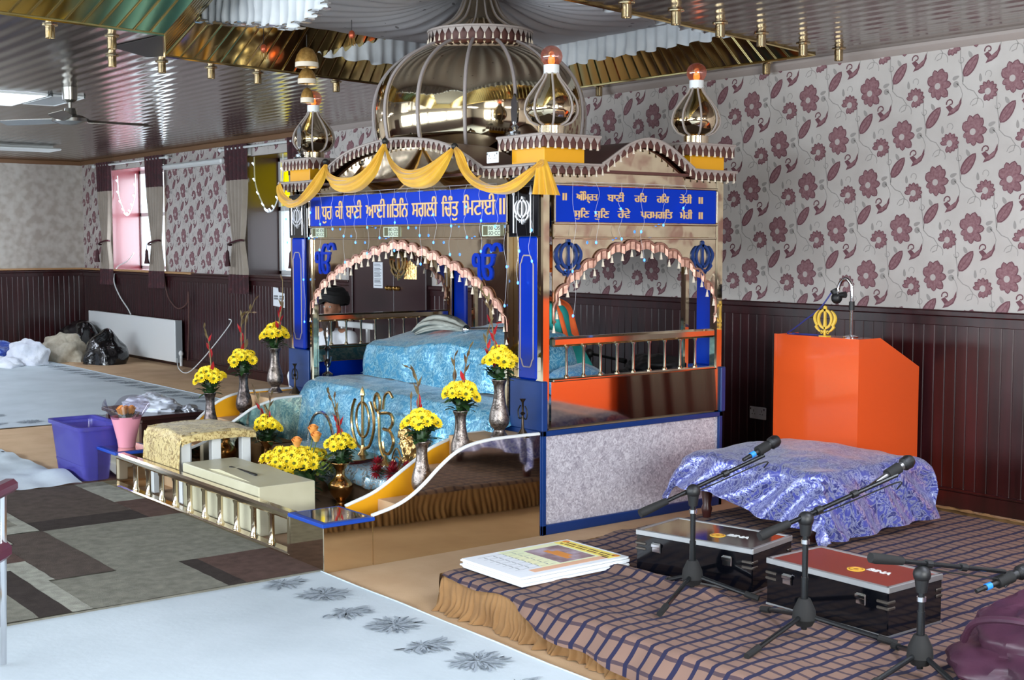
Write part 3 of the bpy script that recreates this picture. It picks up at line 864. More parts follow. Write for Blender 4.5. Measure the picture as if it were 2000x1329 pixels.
# side rails with balusters over mirror panels
for fn, sg in ((fR, 1), (fL, -1)):
    bx = lambda a0, a1, z0, z1, d0, d1, bv=.004: MB().merge(MB().box(a0, a1, z0, z1, d0, d1, bv), lambda p: fn(p[0], p[1], p[2]))
    part('hand_rail', bx(4.478, 5.745, 1.03, 1.083, -.045, .005, .012), goldr, pal)
    part('lower_rail', bx(4.478, 5.745, .838, .856, -.05, .006, .006), goldr, pal)
    if sg > 0:
        def mp_(u, v):
            y, z = lerp(4.478, 5.745, u), lerp(.588, .84, v); g_ = .09 * max(0, y - 5.1) ** 2 + .0004 * sin(38 * y + 5 * z) * sst(4.9, 5.2, y)
            return fn(y, z, -.014 + g_)
        b = MB(); b.grid(mp_, 120, 12); part('mirror_panel', b, gold, pal, 'slightly buckled mirror panel', smooth=2)
    else: part('mirror_panel', bx(4.478, 5.745, .588, .84, -.03, -.01, .002), blue, pal)
    for i in range(9):
        y = 4.59 + .1255 * i
        b = MB().lathe([(.014, 0), (.014, .008), (.008, .016), (.0075, .158), (.013, .168), (.013, .176)], fn(y, .856, -.02), 12); part('baluster', b, goldr, pal)
b = MB().box(XL + .035, XL + .06, 4.5, 5.75, .74, .838, .004); part('inner_strip', b, gold_w, pal)

# corner caps: yellow block, fringed plate, onion dome with lamp
def onion(c, mats=True):
    x, y = c; z = 2.18
    prof = [(.06, .055), (.11, .078), (.138, .12), (.142, .155), (.128, .205), (.09, .26), (.05, .31), (.036, .34)]
    d = part('small_dome', MB().lathe(prof, (x, y, z), 32), gold, pal)
    part('dome_ring', MB().lathe([(.075, 0), (.075, .055), (.06, .06)], (x, y, z), 24), goldr, d)
    rb = MB(); sm = smooth_curve([(r, zz, 0) for r, zz in prof], 4)
    for k in range(8):
        a = 2 * PI * k / 8 + .2; rb.tube([(x + (p.x + .003) * cos(a), y + (p.x + .003) * sin(a), z + p.y) for p in sm], .006, 6)
    part('dome_rib', rb, trimw, d)
    part('lamp_cap', MB().lathe([(.036, .335), (.043, .34), (.043, .385), (.02, .388)], (x, y, z), 20), white, d)
    gl = MB().lathe([(.022 + 0, .386)] + [(.06 * sin(a), .432 - .058 * cos(a)) for a in [R(q) for q in range(30, 181, 15)]], (x, y, z), 20, cap=False); part('lamp_globe', gl, globe_m, d, smooth=2)
    part('lamp_filament', MB().lathe([(0, .39), (.016, .392), (.02, .405), (.016, .43), (0, .44)], (x, y, z), 10), filament, d)
filament = M('glowing filament', (255, 170, 80), .5, emit=(255, 120, 40), es=5)
for sx in (0, 1):
    for sy in (0, 1):
        X = (lambda x: x) if sx == 0 else mir
        Y = (lambda y: y) if sy == 0 else (lambda y: 2 * YC - y)
        xs = sorted((X(-5.44), X(-5.725))); ys = sorted((Y(4.41), Y(4.695)))
        part('corner_block', MB().box(xs[0], xs[1], ys[0], ys[1], 2.0, 2.115, .003), yellow_p, pal)
        px = sorted((X(-5.395), X(-5.80))); py = sorted((Y(4.37), Y(4.77)))
        pt = part('corner_plate', MB().box(px[0], px[1], py[0], py[1], 2.165, 2.18, .003), trimw, pal)
        for fn2, a0, a1 in ((lambda a, c, d, q=py[0]: (a, q - d, c), px[0], px[1]), (lambda a, c, d, q=px[1]: (q + d, a, c), py[0], py[1]), (lambda a, c, d, q=px[0]: (q - d, a, c), py[0], py[1])):
            W = MB(); T = []; Bn = MB(); P = ribbon_pts([(a0, 2.178), (a1, 2.178)], .05)
            W.tube([fn2(a0, 2.176, .006), fn2(a1, 2.176, .006)], .008, 6)
            Bn.add([fn2(a0, 2.17, 0), fn2(a1, 2.17, 0), fn2(a1, 2.11, 0), fn2(a0, 2.11, 0), fn2(a0, 2.17, -.012), fn2(a1, 2.17, -.012), fn2(a1, 2.11, -.012), fn2(a0, 2.11, -.012)], [(0, 1, 2, 3), (7, 6, 5, 4), (3, 2, 6, 7)])
            for p, q in zip(P, P[1:]):
                m = (p + q) / 2
                W.add([fn2(p.x, 2.172, .006), fn2(q.x, 2.172, .006), fn2(m.x, 2.132, .006)], [(0, 1, 2)]); T.append(fn2(m.x, 2.136, .006))
            part('plate_board', Bn, brown, pt); pf = part('plate_fringe', W, trimw, pt, smooth=0, fix=False); tassels(pf, T)
        onion((X(-5.545), Y(4.545)))
# inner ceiling of the canopy and the pendant lattice seen through the front arch
part('canopy_ceiling', MB().box(XL + .05, XR - .05, YF + .05, YB - .05, 1.96, 1.98), M('canopy lining', (190, 182, 170), .6), pal)

# the main dome
DC = (-6.905, 5.06)
DP = [(.60, 2.06), (.655, 2.2), (.68, 2.3), (.690, 2.43), (.672, 2.55), (.625, 2.654), (.543, 2.747), (.438, 2.82), (.335, 2.868)]
sm = [(p.x, p.y) for p in smooth_curve([(r, z, 0) for r, z in DP], 6)]
dm = part('main_dome', MB().lathe(sm, (DC[0], DC[1], 0), 72, cap=False), gold, pal, smooth=2)
rb = MB()
for k in range(14):
    a = 2 * PI * k / 14 + .13; rb.tube([(DC[0] + (r + .004) * cos(a), DC[1] + (r + .004) * sin(a), z) for r, z in sm], .011, 6)
part('dome_rib', rb, M('grey rib', (150, 140, 138), .45), dm)
W = MB(); T = []; N = 40
W.lathe([(.325, 2.945), (.345, 2.95), (.345, 2.962), (.325, 2.966)], (DC[0], DC[1], 0), 48)
for k in range(N):
    a0, a1, am = [2 * PI * (k + q) / N for q in (0, 1, .5)]; P_ = lambda a, z, r=.34: (DC[0] + r * cos(a), DC[1] + r * sin(a), z)
    W.add([P_(a0, 2.948), P_(a1, 2.948), P_(am, 2.905)], [(0, 1, 2)]); T.append(P_(am, 2.908))
part('neck_fringe', W, trimw, dm, smooth=.4, fix=False); tassels(dm, T)
part('dome_neck', MB().lathe([(.30, 2.86), (.30, 2.95)], (DC[0], DC[1], 0), 40), brown, dm)
LP_ = [(p.x, p.y) for p in smooth_curve([(.335, 2.955, 0), (.25, 2.995, 0), (.18, 3.04, 0), (.135, 3.1, 0), (.10, 3.18, 0), (.05, 3.24, 0)], 5)]
part('lotus_cone', MB().lathe(LP_, (DC[0], DC[1], 0), 36), gold, dm, smooth=2)
rb = MB()
for k in range(16):
    a = 2 * PI * k / 16; rb.tube([(DC[0] + (r + .003) * cos(a), DC[1] + (r + .003) * sin(a), z) for r, z in LP_], .006, 5)
part('cone_rib', rb, trimw, dm)
# ---------------------------------------------------------------- altar in front of the shrine
alt = thing('altar_platform', 'stepped altar with gold mirrored curving sides and a low gold railing across its front', 'altar', (XC, 3.7, 0))
SCURVE = [(3.33, .245), (3.365, .252), (3.455, .272), (3.547, .308), (3.64, .367), (3.736, .444), (3.832, .506), (3.93, .54), (4.064, .556), (4.235, .558), (4.392, .557)]
SCs = [(p.x, p.y) for p in smooth_curve([(a, z, 0) for a, z in SCURVE], 5)]
ICURVE = [(3.38, .232), (3.41, .24), (3.565, .288), (3.727, .379), (3.832, .438), (3.92, .485), (4.06, .526), (4.13, .537), (4.392, .54)]
ICs = [(p.x, p.y) for p in smooth_curve([(a, z, 0) for a, z in ICURVE], 5)]
gold_p = M('polished gold panel', (226, 208, 178), .05, 1.); t = NT(gold_p); t.bump(t.noise(t.coord('Object'), 3, 2), .05, .02)
for x, cur, out in ((-5.45, SCs, 1), (-5.81, ICs, -1), (-7.93, ICs, 1), (-8.29, SCs, -1)):
    L = [(cur[0][0], .0)] + cur + [(cur[-1][0], 0)]
    b = MB(); b.prism(L, lambda a, c, d: (d, a, c), x, x - .008 * out); w_ = part('curved_side', b, gold_p, alt, 'gold mirrored curving side panel')
    b = MB(); b.prism(L, lambda a, c, d: (d, a, c), x - .0082 * out, x - .018 * out); part('yellow_face', b, yellow_p, w_, 'yellow inner face')
    b = MB(); b.tube([(x - .009 * out, p[0], p[1] + .003) for p in cur], .011, 8); part('white_edge', b, white, w_, 'white edging')
for x0, x1 in ((-5.80, -5.465), (-8.275, -7.94)):
    for y0, y1, z in ((4.03, 4.395, .548), (3.80, 4.03, .40), (3.57, 3.80, .25), (3.36, 3.57, .15)):
        part('carpeted_step', MB().box(x0, x1, y0, y1, z - .15, z, .004), carpet_t, alt)
blue_edge = M('blue edging', (24, 70, 170), .35)
for x0, x1 in ((-5.79, -5.45), (-8.49, -8.155)):
    p_ = part('end_post', MB().box(x0, x1, 3.05, 3.33, 0, .225, .003), gold_p, alt)
    part('post_cap', MB().box(x0 - .008, x1 + .008, 3.042, 3.338, .224, .243, .003), blue_edge, p_, 'blue edged cap')
    part('cap_mirror', MB().box(x0 + .02, x1 - .02, 3.07, 3.31, .243, .246), gold_p, p_)
part('top_rail', MB().box(-8.17, -5.80, 3.05, 3.115, .20, .242, .012), goldr, alt)
part('bottom_rail', MB().box(-8.17, -5.80, 3.05, 3.115, .0, .035, .008), goldr, alt)
for x in (-8.185, -5.81): part('rail_end', MB().box(x - .02, x + .02, 3.052, 3.112, 0, .24, .006), goldr, alt)
for i in range(10):
    b = MB().lathe([(.023, 0), (.023, .008), (.016, .02), (.0155, .145), (.021, .158), (.021, .166)], (-7.905 + .206 * i, 3.082, .035), 14); part('baluster', b, goldr, alt)
altar_f = noisy('brown altar cloth', [(.3, (150, 120, 92)), (.7, (172, 140, 110))], 5, .9)
part('altar_floor', MB().box(-7.92, -5.82, 3.13, 4.39, 0, .012), altar_f, alt)
part('riser', MB().box(-7.92, -5.82, 3.98, 4.39, 0, .232, .01), altar_f, alt)

# brocades
def brocade(name, ground, fig, scale=16, rough=.35, dist=2.2, lo=.47, hi=.53, gl=.25, bump=.25, vec=(1, 1, 1)):
    m = M(name, ground, rough, 0, sheen=.2); t = NT(m)
    v = t.coord('Object', vec); f = t.noise(v, scale, 2.5, .55, dist)
    r = t.ramp(f, [(lo - .1, ground), (lo, ground), (hi, fig), (hi + .08, ground)])
    t.col(r)
    x = t.n('ShaderNodeMapRange'); x.inputs['From Min'].default_value = lo; x.inputs['From Max'].default_value = hi; x.inputs['To Max'].default_value = gl; t.l(f, x.inputs[0]); t.l(x.outputs[0], t.b.inputs['Metallic'])
    t.bump(t.noise(v, scale * 2.2, 3, .6, dist), bump, .006)
    return m
silk = brocade('turquoise brocade', (56, 138, 176), (156, 206, 222), 17, .30, 2.4, .46, .54, .45, .35)
silver_c = brocade('silver blue cloth', (120, 160, 180), (214, 222, 224), 14, .25, 2.5, .46, .55, .8, .5)
gold_b = brocade('gold brocade', (214, 192, 132), (150, 118, 62), 22, .32, 2.0, .50, .56, .5, .7)

def wr(x, y, z, s, a): return V((n3(x, y, z, s), n3(x + 7, y, z, s), n3(x, y + 9, z, s))) * a
def sil(u, v):
    """cloth over the mattress: across u, along v from the hem up and back"""
    x = lerp(-8.03, -5.70, u)
    P = [(4.24, .23), (4.25, .32), (4.275, .5), (4.30, .60), (4.34, .655), (4.42, .675), (4.55, .67), (4.8, .665), (5.2, .66), (5.66, .66)]
    k = v * (len(P) - 1); i = min(int(k), len(P) - 2); f = k - i
    y, z = lerp(P[i][0], P[i + 1][0], f), lerp(P[i][1], P[i + 1][1], f)
    e = max(0, abs(u - .5) * 2 - .9) / .1
    z -= .09 * e * e * (v > .25); x += .0
    if v < .45: z -= .03 * (1 - v / .45) * sin(u * 9 + 1) + .10 * max(0, u - .72) * (v < .3) * -1.2
    wob = .014 * sin(u * 60 + 3 * n3(u * 4, 0)) * (1 - min(1, v / .4)) + .02 * n3(u * 6, v * 6, 3)
    return V((x, y - abs(wob) * .8, max(z, .582 if y > 4.39 else .02))) + wr(x, y, z, 9, .010)
b = MB(); b.grid(sil, 110, 60)
solo('mattress_cloth', b, silk, 'turquoise brocade cloth over the mattress, hanging down inside the shrine front', 'cloth', smooth=2)
def bundle(u, v):
    x = lerp(-7.99, -6.12, u)
    zt = lerp(.94, 1.04, sst(0, .9, u)) + .012 * sin(u * 11); hump = .03 * n3(u * 3, 2) + .02 * sin(u * PI)
    P = [(4.70, .672), (4.705, .75), (4.715, .86), (4.735, .915), (4.80, .945), (4.95, .985), (5.12, 1.02), (5.28, 1.0), (5.36, .88), (5.38, .672)]
    k = v * (len(P) - 1); i = min(int(k), len(P) - 2); f = k - i
    y, z = lerp(P[i][0], P[i + 1][0], f), lerp(P[i][1], P[i + 1][1], f)
    tt = (z - .672) / .33
    z = .672 + tt * (zt - .672 + hump)
    e = max(0, abs(u - .5) * 2 - .78) / .22; s_ = sin(min(1, e) * PI / 2)
    z = lerp(z, .672, s_ ** 3); y = lerp(y, 5.03, .25 * s_ ** 2)
    x += (.13 if u < .5 else -.10) * (1 - e) * 0
    return V((x + (.14 * tt if u < .08 else 0) * 0, y, z)) + wr(x, y, z, 8, .012)
b = MB(); b.grid(bundle, 90, 60)
solo('covered_scripture', b, silk, 'long turquoise brocade bundle with the covered scripture on the mattress', 'covered book', smooth=2)
b = MB(); b.ell((-5.98, 5.12, .74), .16, .22, .12, 24, 14)
b.v = [tuple(V(p) + wr(*p, 9, .02)) for p in b.v]
solo('bolster', b, brocade('pale blue brocade', (90, 150, 196), (170, 208, 226), 18), 'pale blue bolster cushion behind the side rail', 'cushion', smooth=2)

# fly whisk lying on the scripture, folded orange cloth
whisk = thing('fly_whisk', 'pale grey hair fly whisk with silver knob lying on the turquoise bundle', 'fly whisk', (-7.2, 4.98, 1.02))
hair = noisy('pale grey hair', [(.3, (122, 124, 118)), (.7, (190, 190, 180))], 4, .7, .4, 90, .004, vec=(1, 12, 12))
b = MB()
for k in range(46):
    a = rnd.uniform(0, PI); q = rnd.uniform(.15, 1)
    P = []
    for i in range(9):
        t_ = i / 8; s_ = sin(PI * min(1, t_ * .8 + .08)) ** .7
        P.append((-6.93 - .50 * t_, 4.95 + .10 * s_ * cos(a) * q - .05 * t_, 1.025 + .085 * s_ * sin(a) * q + .03 * sin(PI * t_) - .055 * t_))
    b.tube(P, [.012, .016, .018, .018, .017, .015, .012, .009, .004], 5)
part('hair_tuft', b, hair, whisk, smooth=2)
part('silver_knob', MB().ell((-6.91, 4.95, 1.03), .035, .032, .032, 16, 10), chrome, whisk, 'silver knob')
part('handle', MB().tube([(-6.90, 4.95, 1.03), (-6.5, 4.96, 1.055)], [.012, .016], 10), chrome, whisk)
orange_c = noisy('orange cloth', [(.3, (224, 84, 34)), (.7, (244, 112, 50))], 6, .75, .2, 40)
b = MB(); b.grid(lambda u, v: V((-7.74 + .34 * u + .03 * sin(v * 5), 5.12 + .12 * v, .985 + .085 * sin(PI * v) * sin(PI * u) ** .5)) + wr(u, v, 1, 5, .02), 18, 14)
solo('folded_scarf', b, orange_c, 'folded orange cloth lying behind the turquoise bundle', 'cloth', smooth=2)
b = MB(); b.ell((-6.80, 5.15, 1.045), .06, .05, .035, 14, 9)
solo('red_tassel_ball', b, M('red pompom', (216, 46, 34), .8), 'small red pompom at the end of the fly whisk handle', 'pompom', smooth=2)

# silver crossed-sword stand left of the bundle
st = thing('silver_stand', 'silver standing emblem left of the turquoise bundle', 'ornament', (-8.06, 4.56, .655))
b = MB(); b.lathe([(.04, 0), (.04, .012), (.012, .03), (.012, .08), (.03, .10), (.012, .12), (.012, .17), (.026, .19), (.01, .21), (.022, .27), (.0, .36)], (-8.06, 4.56, .66), 14); part('stem', b, chrome, st)
b = MB(); b.tube(smooth_curve([(-8.11, 4.56, .80), (-8.09, 4.56, .74), (-8.06, 4.56, .72), (-8.03, 4.56, .74), (-8.01, 4.56, .80)], 5), .009, 6); part('side_arm', b, chrome, st)

# ---------------------------------------------------------------- vases and bouquets
silver_v = noisy('engraved silver', [(.35, (84, 76, 72)), (.6, (150, 140, 134)), (.75, (96, 88, 84))], 60, .32, .6, 140, .003, metal=.9)
brass_v = M('polished brass', (196, 150, 96), .2, 1.)
VASE_T = [(.048, 0), (.05, .006), (.034, .028), (.03, .045), (.048, .065), (.056, .095), (.05, .14), (.036, .19), (.03, .24), (.031, .28), (.042, .31), (.038, .312), (.027, .285)]
VASE_T = [(p.x, p.y) for p in smooth_curve([(r, z, 0) for r, z in VASE_T], 4)]
VASE_B = [(.055, 0), (.055, .008), (.03, .025), (.022, .04), (.05, .075), (.066, .115), (.058, .145), (.03, .172), (.024, .2), (.034, .23), (.052, .245), (.05, .248), (.022, .205)]
VASE_B = [(p.x, p.y) for p in smooth_curve([(r, z, 0) for r, z in VASE_B], 4)]
vT = MB().lathe(VASE_T, n=28, cap=False); vB = MB().lathe(VASE_B, n=28, cap=False)
meT = make_mesh('vase', vT, silver_v, smooth=1.2); meB = make_mesh('vase', vB, brass_v, smooth=1.2)
meTd = make_mesh('vase', vT, noisy('dark tarnished silver', [(.35, (52, 46, 46)), (.65, (110, 100, 98))], 50, .35, .5, 120, .003, metal=.85), smooth=1.2)
green_d = noisy('dark leaf', [(.3, (22, 44, 22)), (.7, (48, 82, 38))], 20, .5)
green_l = noisy('stem green', [(.3, (60, 88, 42)), (.7, (104, 130, 70))], 12, .55)
yel = noisy('yellow petal', [(.3, (240, 200, 10)), (.7, (255, 226, 40))], 40, .6)
heart = M('flower heart', (92, 96, 20), .8)
red_p = noisy('red petal', [(.3, (150, 20, 28)), (.7, (200, 40, 44))], 30, .6)
# one chrysanthemum head, petals in two whorls
fm = MB()
for ring, (n, L, wd, up) in enumerate(((13, .034, .0065, .003), (10, .025, .0065, .009))):
    for k in range(n):
        a = 2 * PI * (k + .5 * ring) / n; c_, s_ = cos(a), sin(a)
        P = [(.004, 0, 0), (L * .55, wd, up), (L * .9, wd * .7, up * 1.6), (L, 0, up * 1.5), (L * .9, -wd * .7, up * 1.6), (L * .55, -wd, up)]
        mid = [(L * .5, 0, up - .003)]
        q = [(p[0] * c_ - p[1] * s_, p[0] * s_ + p[1] * c_, p[2]) for p in P + mid]
        fm.add(q, [(0, 1, 6), (1, 2, 3, 6), (6, 3, 4, 5), (0, 6, 5)])
fm.cm = 1; fm.ell((0, 0, .007), .0085, .0085, .005, 8, 5); fm.cm = 0
meF = make_mesh('chrysanthemum', fm, [yel, heart], smooth=2, fix=False)
def leafblade(mb, base, d, L, wd, droop=.3, up=V((0, 0, 1))):
    d = V(d).normalized(); s_ = d.cross(up); s_ = s_.normalized() if s_.length > .05 else V((1, 0, 0)); k = 4; vs = []
    for i in range(k + 1):
        t_ = i / k; p = V(base) + d * L * t_ - up * droop * L * t_ * t_; w_ = wd * sin(PI * min(.98, t_ * .9 + .08))
        vs += [p - s_ * w_, p + s_ * w_]
    mb.add(vs, [(2 * i, 2 * i + 1, 2 * i + 3, 2 * i + 2) for i in range(k)])
def gladiolus(base, pts, parent, buds, red=.5):
    P = smooth_curve([V(base) + V(q) for q in pts], 6); n = len(P)
    m = MB(); m.tube(P, [lerp(.006, .002, i / n) for i in range(n)], 6)
    pet = MB()
    for k in range(buds):
        t_ = k / max(1, buds - 1); i = int(lerp(n * .25, n - 2, t_)); p = P[i]; d = (P[i + 1] - P[i]).normalized(); sd = V((cos(k * 2.4), sin(k * 2.4), .0))
        tgt = pet if t_ < red else m
        leafblade(tgt, p, d + sd * .5, lerp(.075, .045, t_), lerp(.014, .007, t_), -.1)
        leafblade(tgt, p, d + sd * .35, lerp(.06, .04, t_), lerp(.012, .006, t_), -.1, V((1, 0, 0)))
    o = part('gladiolus_stem', m, spike_m, parent, smooth=2, fix=False)
    if pet.v: part('red_blossom', pet, red_p, o, smooth=2, fix=False)
spike_m = noisy('gladiolus bud', [(.3, (96, 64, 52)), (.7, (132, 120, 74))], 14, .6)
def bouquet(label, c, heads, spread, hgt, seed, glads=(), leaves=64, extra=None, tight=1.):
    """flowers standing in the mouth of a vase at c"""
    r_ = random.Random(seed); c = V(c)
    t_ = thing('bouquet', label, 'flowers', c, 'yellow chrysanthemum bouquets in vases')
    m = MB()
    for k in range(leaves):
        a = r_.uniform(0, 2 * PI); e = r_.uniform(.2, 1.25); r0 = r_.uniform(.005, .02); z = r_.uniform(.0, hgt * .8)
        sp = .35 + .65 * z / hgt
        leafblade(m, c + V((cos(a) * (r0 + spread * .35 * sp), sin(a) * (r0 + spread * .35 * sp), z)), (cos(a), sin(a), e), r_.uniform(.05, .10), r_.uniform(.013, .023), r_.uniform(.1, .7))
    for k in range(max(8, heads)):
        a = r_.uniform(0, 2 * PI); q = r_.uniform(.2, .75); m.tube([c + V((cos(a) * .01, sin(a) * .01, -.03)), c + V((cos(a) * spread * q * .6, sin(a) * spread * q * .6, hgt * .95))], .0035, 4)
    m.ell(c + V((0, 0, hgt * .4)), spread * .3, spread * .3, hgt * .5, 12, 8)
    part('foliage', m, green_d, t_, smooth=2, fix=False)
    heads = int(heads * 1.6)
    for k in range(heads):
        q = math.sqrt((k + .6) / heads); a = k * 2.39996 + seed
        p = V((cos(a) * spread * q, sin(a) * spread * q, hgt + .045 * tight * (1 - q * q) - .02 * q + r_.uniform(-.014, .014)))
        nd = V((cos(a) * q * 1.1, sin(a) * q * 1.1, .8)) + (V((0, 0, 1.6)) - c).normalized() * .0 + V((.45, -.55, 0)) * .9
        o = bpy.data.objects.new('chrysanthemum', meF); COL.objects.link(o); o.parent = t_
        o.location = p; o.rotation_euler = nd.to_track_quat('Z', 'Y').to_euler(); s_ = r_.uniform(.9, 1.15); o.scale = (s_, s_, s_)
    for g_ in glads: gladiolus(c, g_[0], t_, g_[1], g_[2])
    return t_
def vase(label, me, loc, sc=1., group=None, hs=1.):
    o = bpy.data.objects.new('flower_vase', me); COL.objects.link(o); o.location = loc; o.scale = (sc, sc, sc * hs); ORG[o.name] = tuple(loc)
    return tag(o, label, 'vase', group)
GV = 'tall engraved silver vases'
def rim(px, py, p): return at(px, py, dep(p))
# right-hand side, from the pillar down the curve
vase('engraved silver vase on the top right ledge beside the blue plinth', meT, (-5.563, 4.20, .548), 1.0, GV)
bouquet('yellow chrysanthemums with red gladiolus in the vase beside the right blue pillar', (-5.563, 4.20, .855), 15, .085, .12, 1, [(((0, 0, 0), (-.02, 0, .12), (-.05, -.01, .30), (-.10, 0, .42), (-.17, .0, .50)), 12, .42), (((0, 0, 0), (-.03, -.02, .1), (-.075, -.03, .2), (-.05, -.02, .32)), 7, .6)])
vase('engraved silver vase on the second step of the right side', meT, (-5.60, 3.97, .40), .98, GV, 1.0)
bouquet('yellow chrysanthemums with two thin spikes, second from the right pillar', (-5.60, 3.97, .70), 15, .088, .11, 2, [(((0, 0, 0), (-.05, .0, .12), (-.055, 0, .24), (-.05, 0, .30)), 4, .0), (((0, 0, 0), (.02, 0, .12), (.05, 0, .26), (.09, .0, .36)), 7, .5)])
vase('engraved silver vase wedged low between the two right curved sides', meT, (-5.62, 3.735, .25), 1.0, GV)
bouquet('yellow chrysanthemums leaning right above the low right vase', (-5.62, 3.735, .545), 16, .09, .125, 3, [(((0, 0, 0), (-.03, 0, .14), (-.03, 0, .28), (-.06, 0, .37), (-.13, 0, .40)), 8, .25), (((0, 0, 0), (-.09, 0, .12), (-.10, 0, .24)), 2, 0)])
# left-hand side
vase('silver vase on the top left ledge beside the left blue plinth', meT, (-8.20, 4.22, .548), 1.0, GV)
bouquet('yellow chrysanthemums with red gladiolus beside the left blue pillar', (-8.20, 4.22, .855), 14, .085, .12, 4, [(((0, 0, 0), (.05, 0, .12), (.09, 0, .26), (.11, 0, .34)), 9, .8), (((0, 0, 0), (.07, 0, .18), (.12, 0, .33), (.13, 0, .5)), 3, 0)])
vase('dark tarnished vase on the left curve, second from the left pillar', meTd, (-8.10, 3.93, .40), 1.0, GV, 1.0)
bouquet('yellow chrysanthemums with two tall curling spikes at the left', (-8.10, 3.93, .70), 14, .09, .12, 5, [(((0, 0, 0), (-.02, 0, .15), (-.02, 0, .34), (.03, .0, .42), (.10, .03, .43)), 9, .35), (((0, 0, 0), (.03, 0, .18), (.05, 0, .38), (.09, .02, .45), (.13, .03, .52)), 4, 0)])
vase('dark tarnished vase lowest on the left curve', meTd, (-8.05, 3.66, .25), 1.0, GV, 1.12)
bouquet('yellow chrysanthemums with one drooping red spike nearest the purple crate', (-8.05, 3.66, .59), 15, .095, .125, 6, [(((0, 0, 0), (.03, 0, .15), (.0, 0, .32), (-.02, 0, .38), (-.08, 0, .45)), 7, .55)])
# brass vases inside the altar
vase('squat polished brass vase behind the cream donation box', meB, (-6.70, 3.87, .012), 1.12)
bouquet('yellow chrysanthemums with two crossing red gladiolus spikes in the brass vase behind the donation box', (-6.70, 3.87, .285), 11, .085, .12, 7, [(((0, 0, 0), (.01, 0, .14), (-.01, 0, .27), (-.07, 0, .40)), 7, .65), (((0, 0, 0), (-.03, 0, .14), (-.035, 0, .26), (-.10, .0, .38), (-.14, 0, .42)), 7, .5)])
vase('brass vase beside the gold brocade table', meB, (-7.62, 3.86, .012), 1.05, None, 1.15)
bouquet('yellow chrysanthemums with dark red spikes in the brass vase beside the gold brocade table', (-7.62, 3.86, .295), 13, .08, .12, 8, [(((0, 0, 0), (.01, 0, .12), (.03, 0, .24), (.07, 0, .33)), 6, .4), (((0, 0, 0), (-.06, 0, .14), (-.13, 0, .27), (-.19, 0, .35)), 6, .45)])
# dense basket of flowers standing on the altar floor
bk = thing('flower_basket', 'dense low basket of yellow chrysanthemums and peach roses behind the donation box', 'flowers', (-7.03, 3.74, .012))
r_ = random.Random(5); m = MB(); c = V((-7.03, 3.74, .012))
for k in range(150):
    a = r_.uniform(0, 2 * PI); z = r_.uniform(.02, .24); q = .06 + .55 * z
    leafblade(m, c + V((cos(a) * q, sin(a) * q, z)), (cos(a), sin(a), r_.uniform(-.2, 1)), r_.uniform(.05, .1), r_.uniform(.01, .02), r_.uniform(.1, .7))
m.ell(c + V((0, 0, .13)), .13, .13, .13, 14, 9); part('foliage', m, green_d, bk, smooth=2, fix=False)
for k in range(46):
    q = math.sqrt((k + .5) / 46); a = k * 2.39996; p = V((cos(a) * .185 * q - .02, sin(a) * .185 * q, .285 + .03 * (1 - q * q) - .09 * q * q * max(0, -sin(a - .7)) + r_.uniform(-.012, .012)))
    nd = V((cos(a) * q, sin(a) * q, .7)) + V((.5, -.6, 0))
    o = bpy.data.objects.new('chrysanthemum', meF); COL.objects.link(o); o.parent = bk; o.location = p; o.rotation_euler = nd.to_track_quat('Z', 'Y').to_euler(); s_ = r_.uniform(.95, 1.2); o.scale = (s_,) * 3
rose = MB()
for ring, (n, rr, h_) in enumerate(((3, .010, .05), (4, .018, .045), (5, .026, .036))):
    for k in range(n):
        a = 2 * PI * k / n + ring; rose.grid(lambda u, v: V((rr * (.45 + .6 * v) * cos(a + (u - .5) * 2.2), rr * (.45 + .6 * v) * sin(a + (u - .5) * 2.2), h_ * v)), 5, 4)
meR = make_mesh('rose', rose, noisy('peach petal', [(.3, (244, 152, 74)), (.7, (255, 196, 104))], 30, .6), smooth=2, fix=False)
for dx, dy, dz in ((.06, .10, .42), (.115, .09, .385), (.0, .02, .345)):
    o = bpy.data.objects.new('rose', meR); COL.objects.link(o); o.parent = bk; o.location = (dx, dy, dz); o.scale = (1.25,) * 3; o.rotation_euler = (.15, .2, 0)
    part('rose_stem', MB().tube([c + V((dx * .5, dy * .5, .15)), c + V((dx, dy, dz))], .004, 5), green_l, bk)
m = MB()
for k in range(60):
    a = r_.uniform(-.6, 1.4); leafblade(m, c + V((.15 + r_.uniform(-.03, .08), .10 + r_.uniform(-.06, .06), r_.uniform(.18, .3))), (cos(a), sin(a), r_.uniform(.3, 1.5)), r_.uniform(.04, .07), .012, .2)
part('pale_sprig', m, noisy('pale green sprig', [(.3, (120, 150, 60)), (.7, (190, 200, 90))], 20, .6), bk, smooth=2, fix=False)

# silver-blue cloth on the riser with the brass ornaments
def rcl(u, v):
    P = [(3.955, .13), (3.96, .20), (3.985, .243), (4.06, .248), (4.2, .25), (4.36, .25)]
    k = v * (len(P) - 1); i = min(int(k), len(P) - 2); f = k - i; x = lerp(-7.55, -5.84, u)
    hem = .035 * sin(u * 13) + .02 * sin(u * 29)
    y, z = lerp(P[i][0], P[i + 1][0], f), lerp(P[i][1], P[i + 1][1], f)
    if v < .4: z += hem * (1 - v / .4) - .0; y -= .012 * abs(sin(u * 40)) * (1 - v / .4)
    return V((x, y, z)) + V((0, -abs(n3(x, z, 2, 14)) * .012, abs(n3(x, y, 0, 11)) * .014))
b = MB(); b.grid(rcl, 90, 30)
solo('altar_cloth', b, silver_c, 'shiny silver blue cloth spread on the altar step under the brass ornaments', 'cloth', smooth=2)
brass_w = M('worn brass', (190, 160, 112), .25, 1.)
def rod(mb, pts, r=.008, n=6, k=6): mb.tube(smooth_curve(pts, k), r, n)
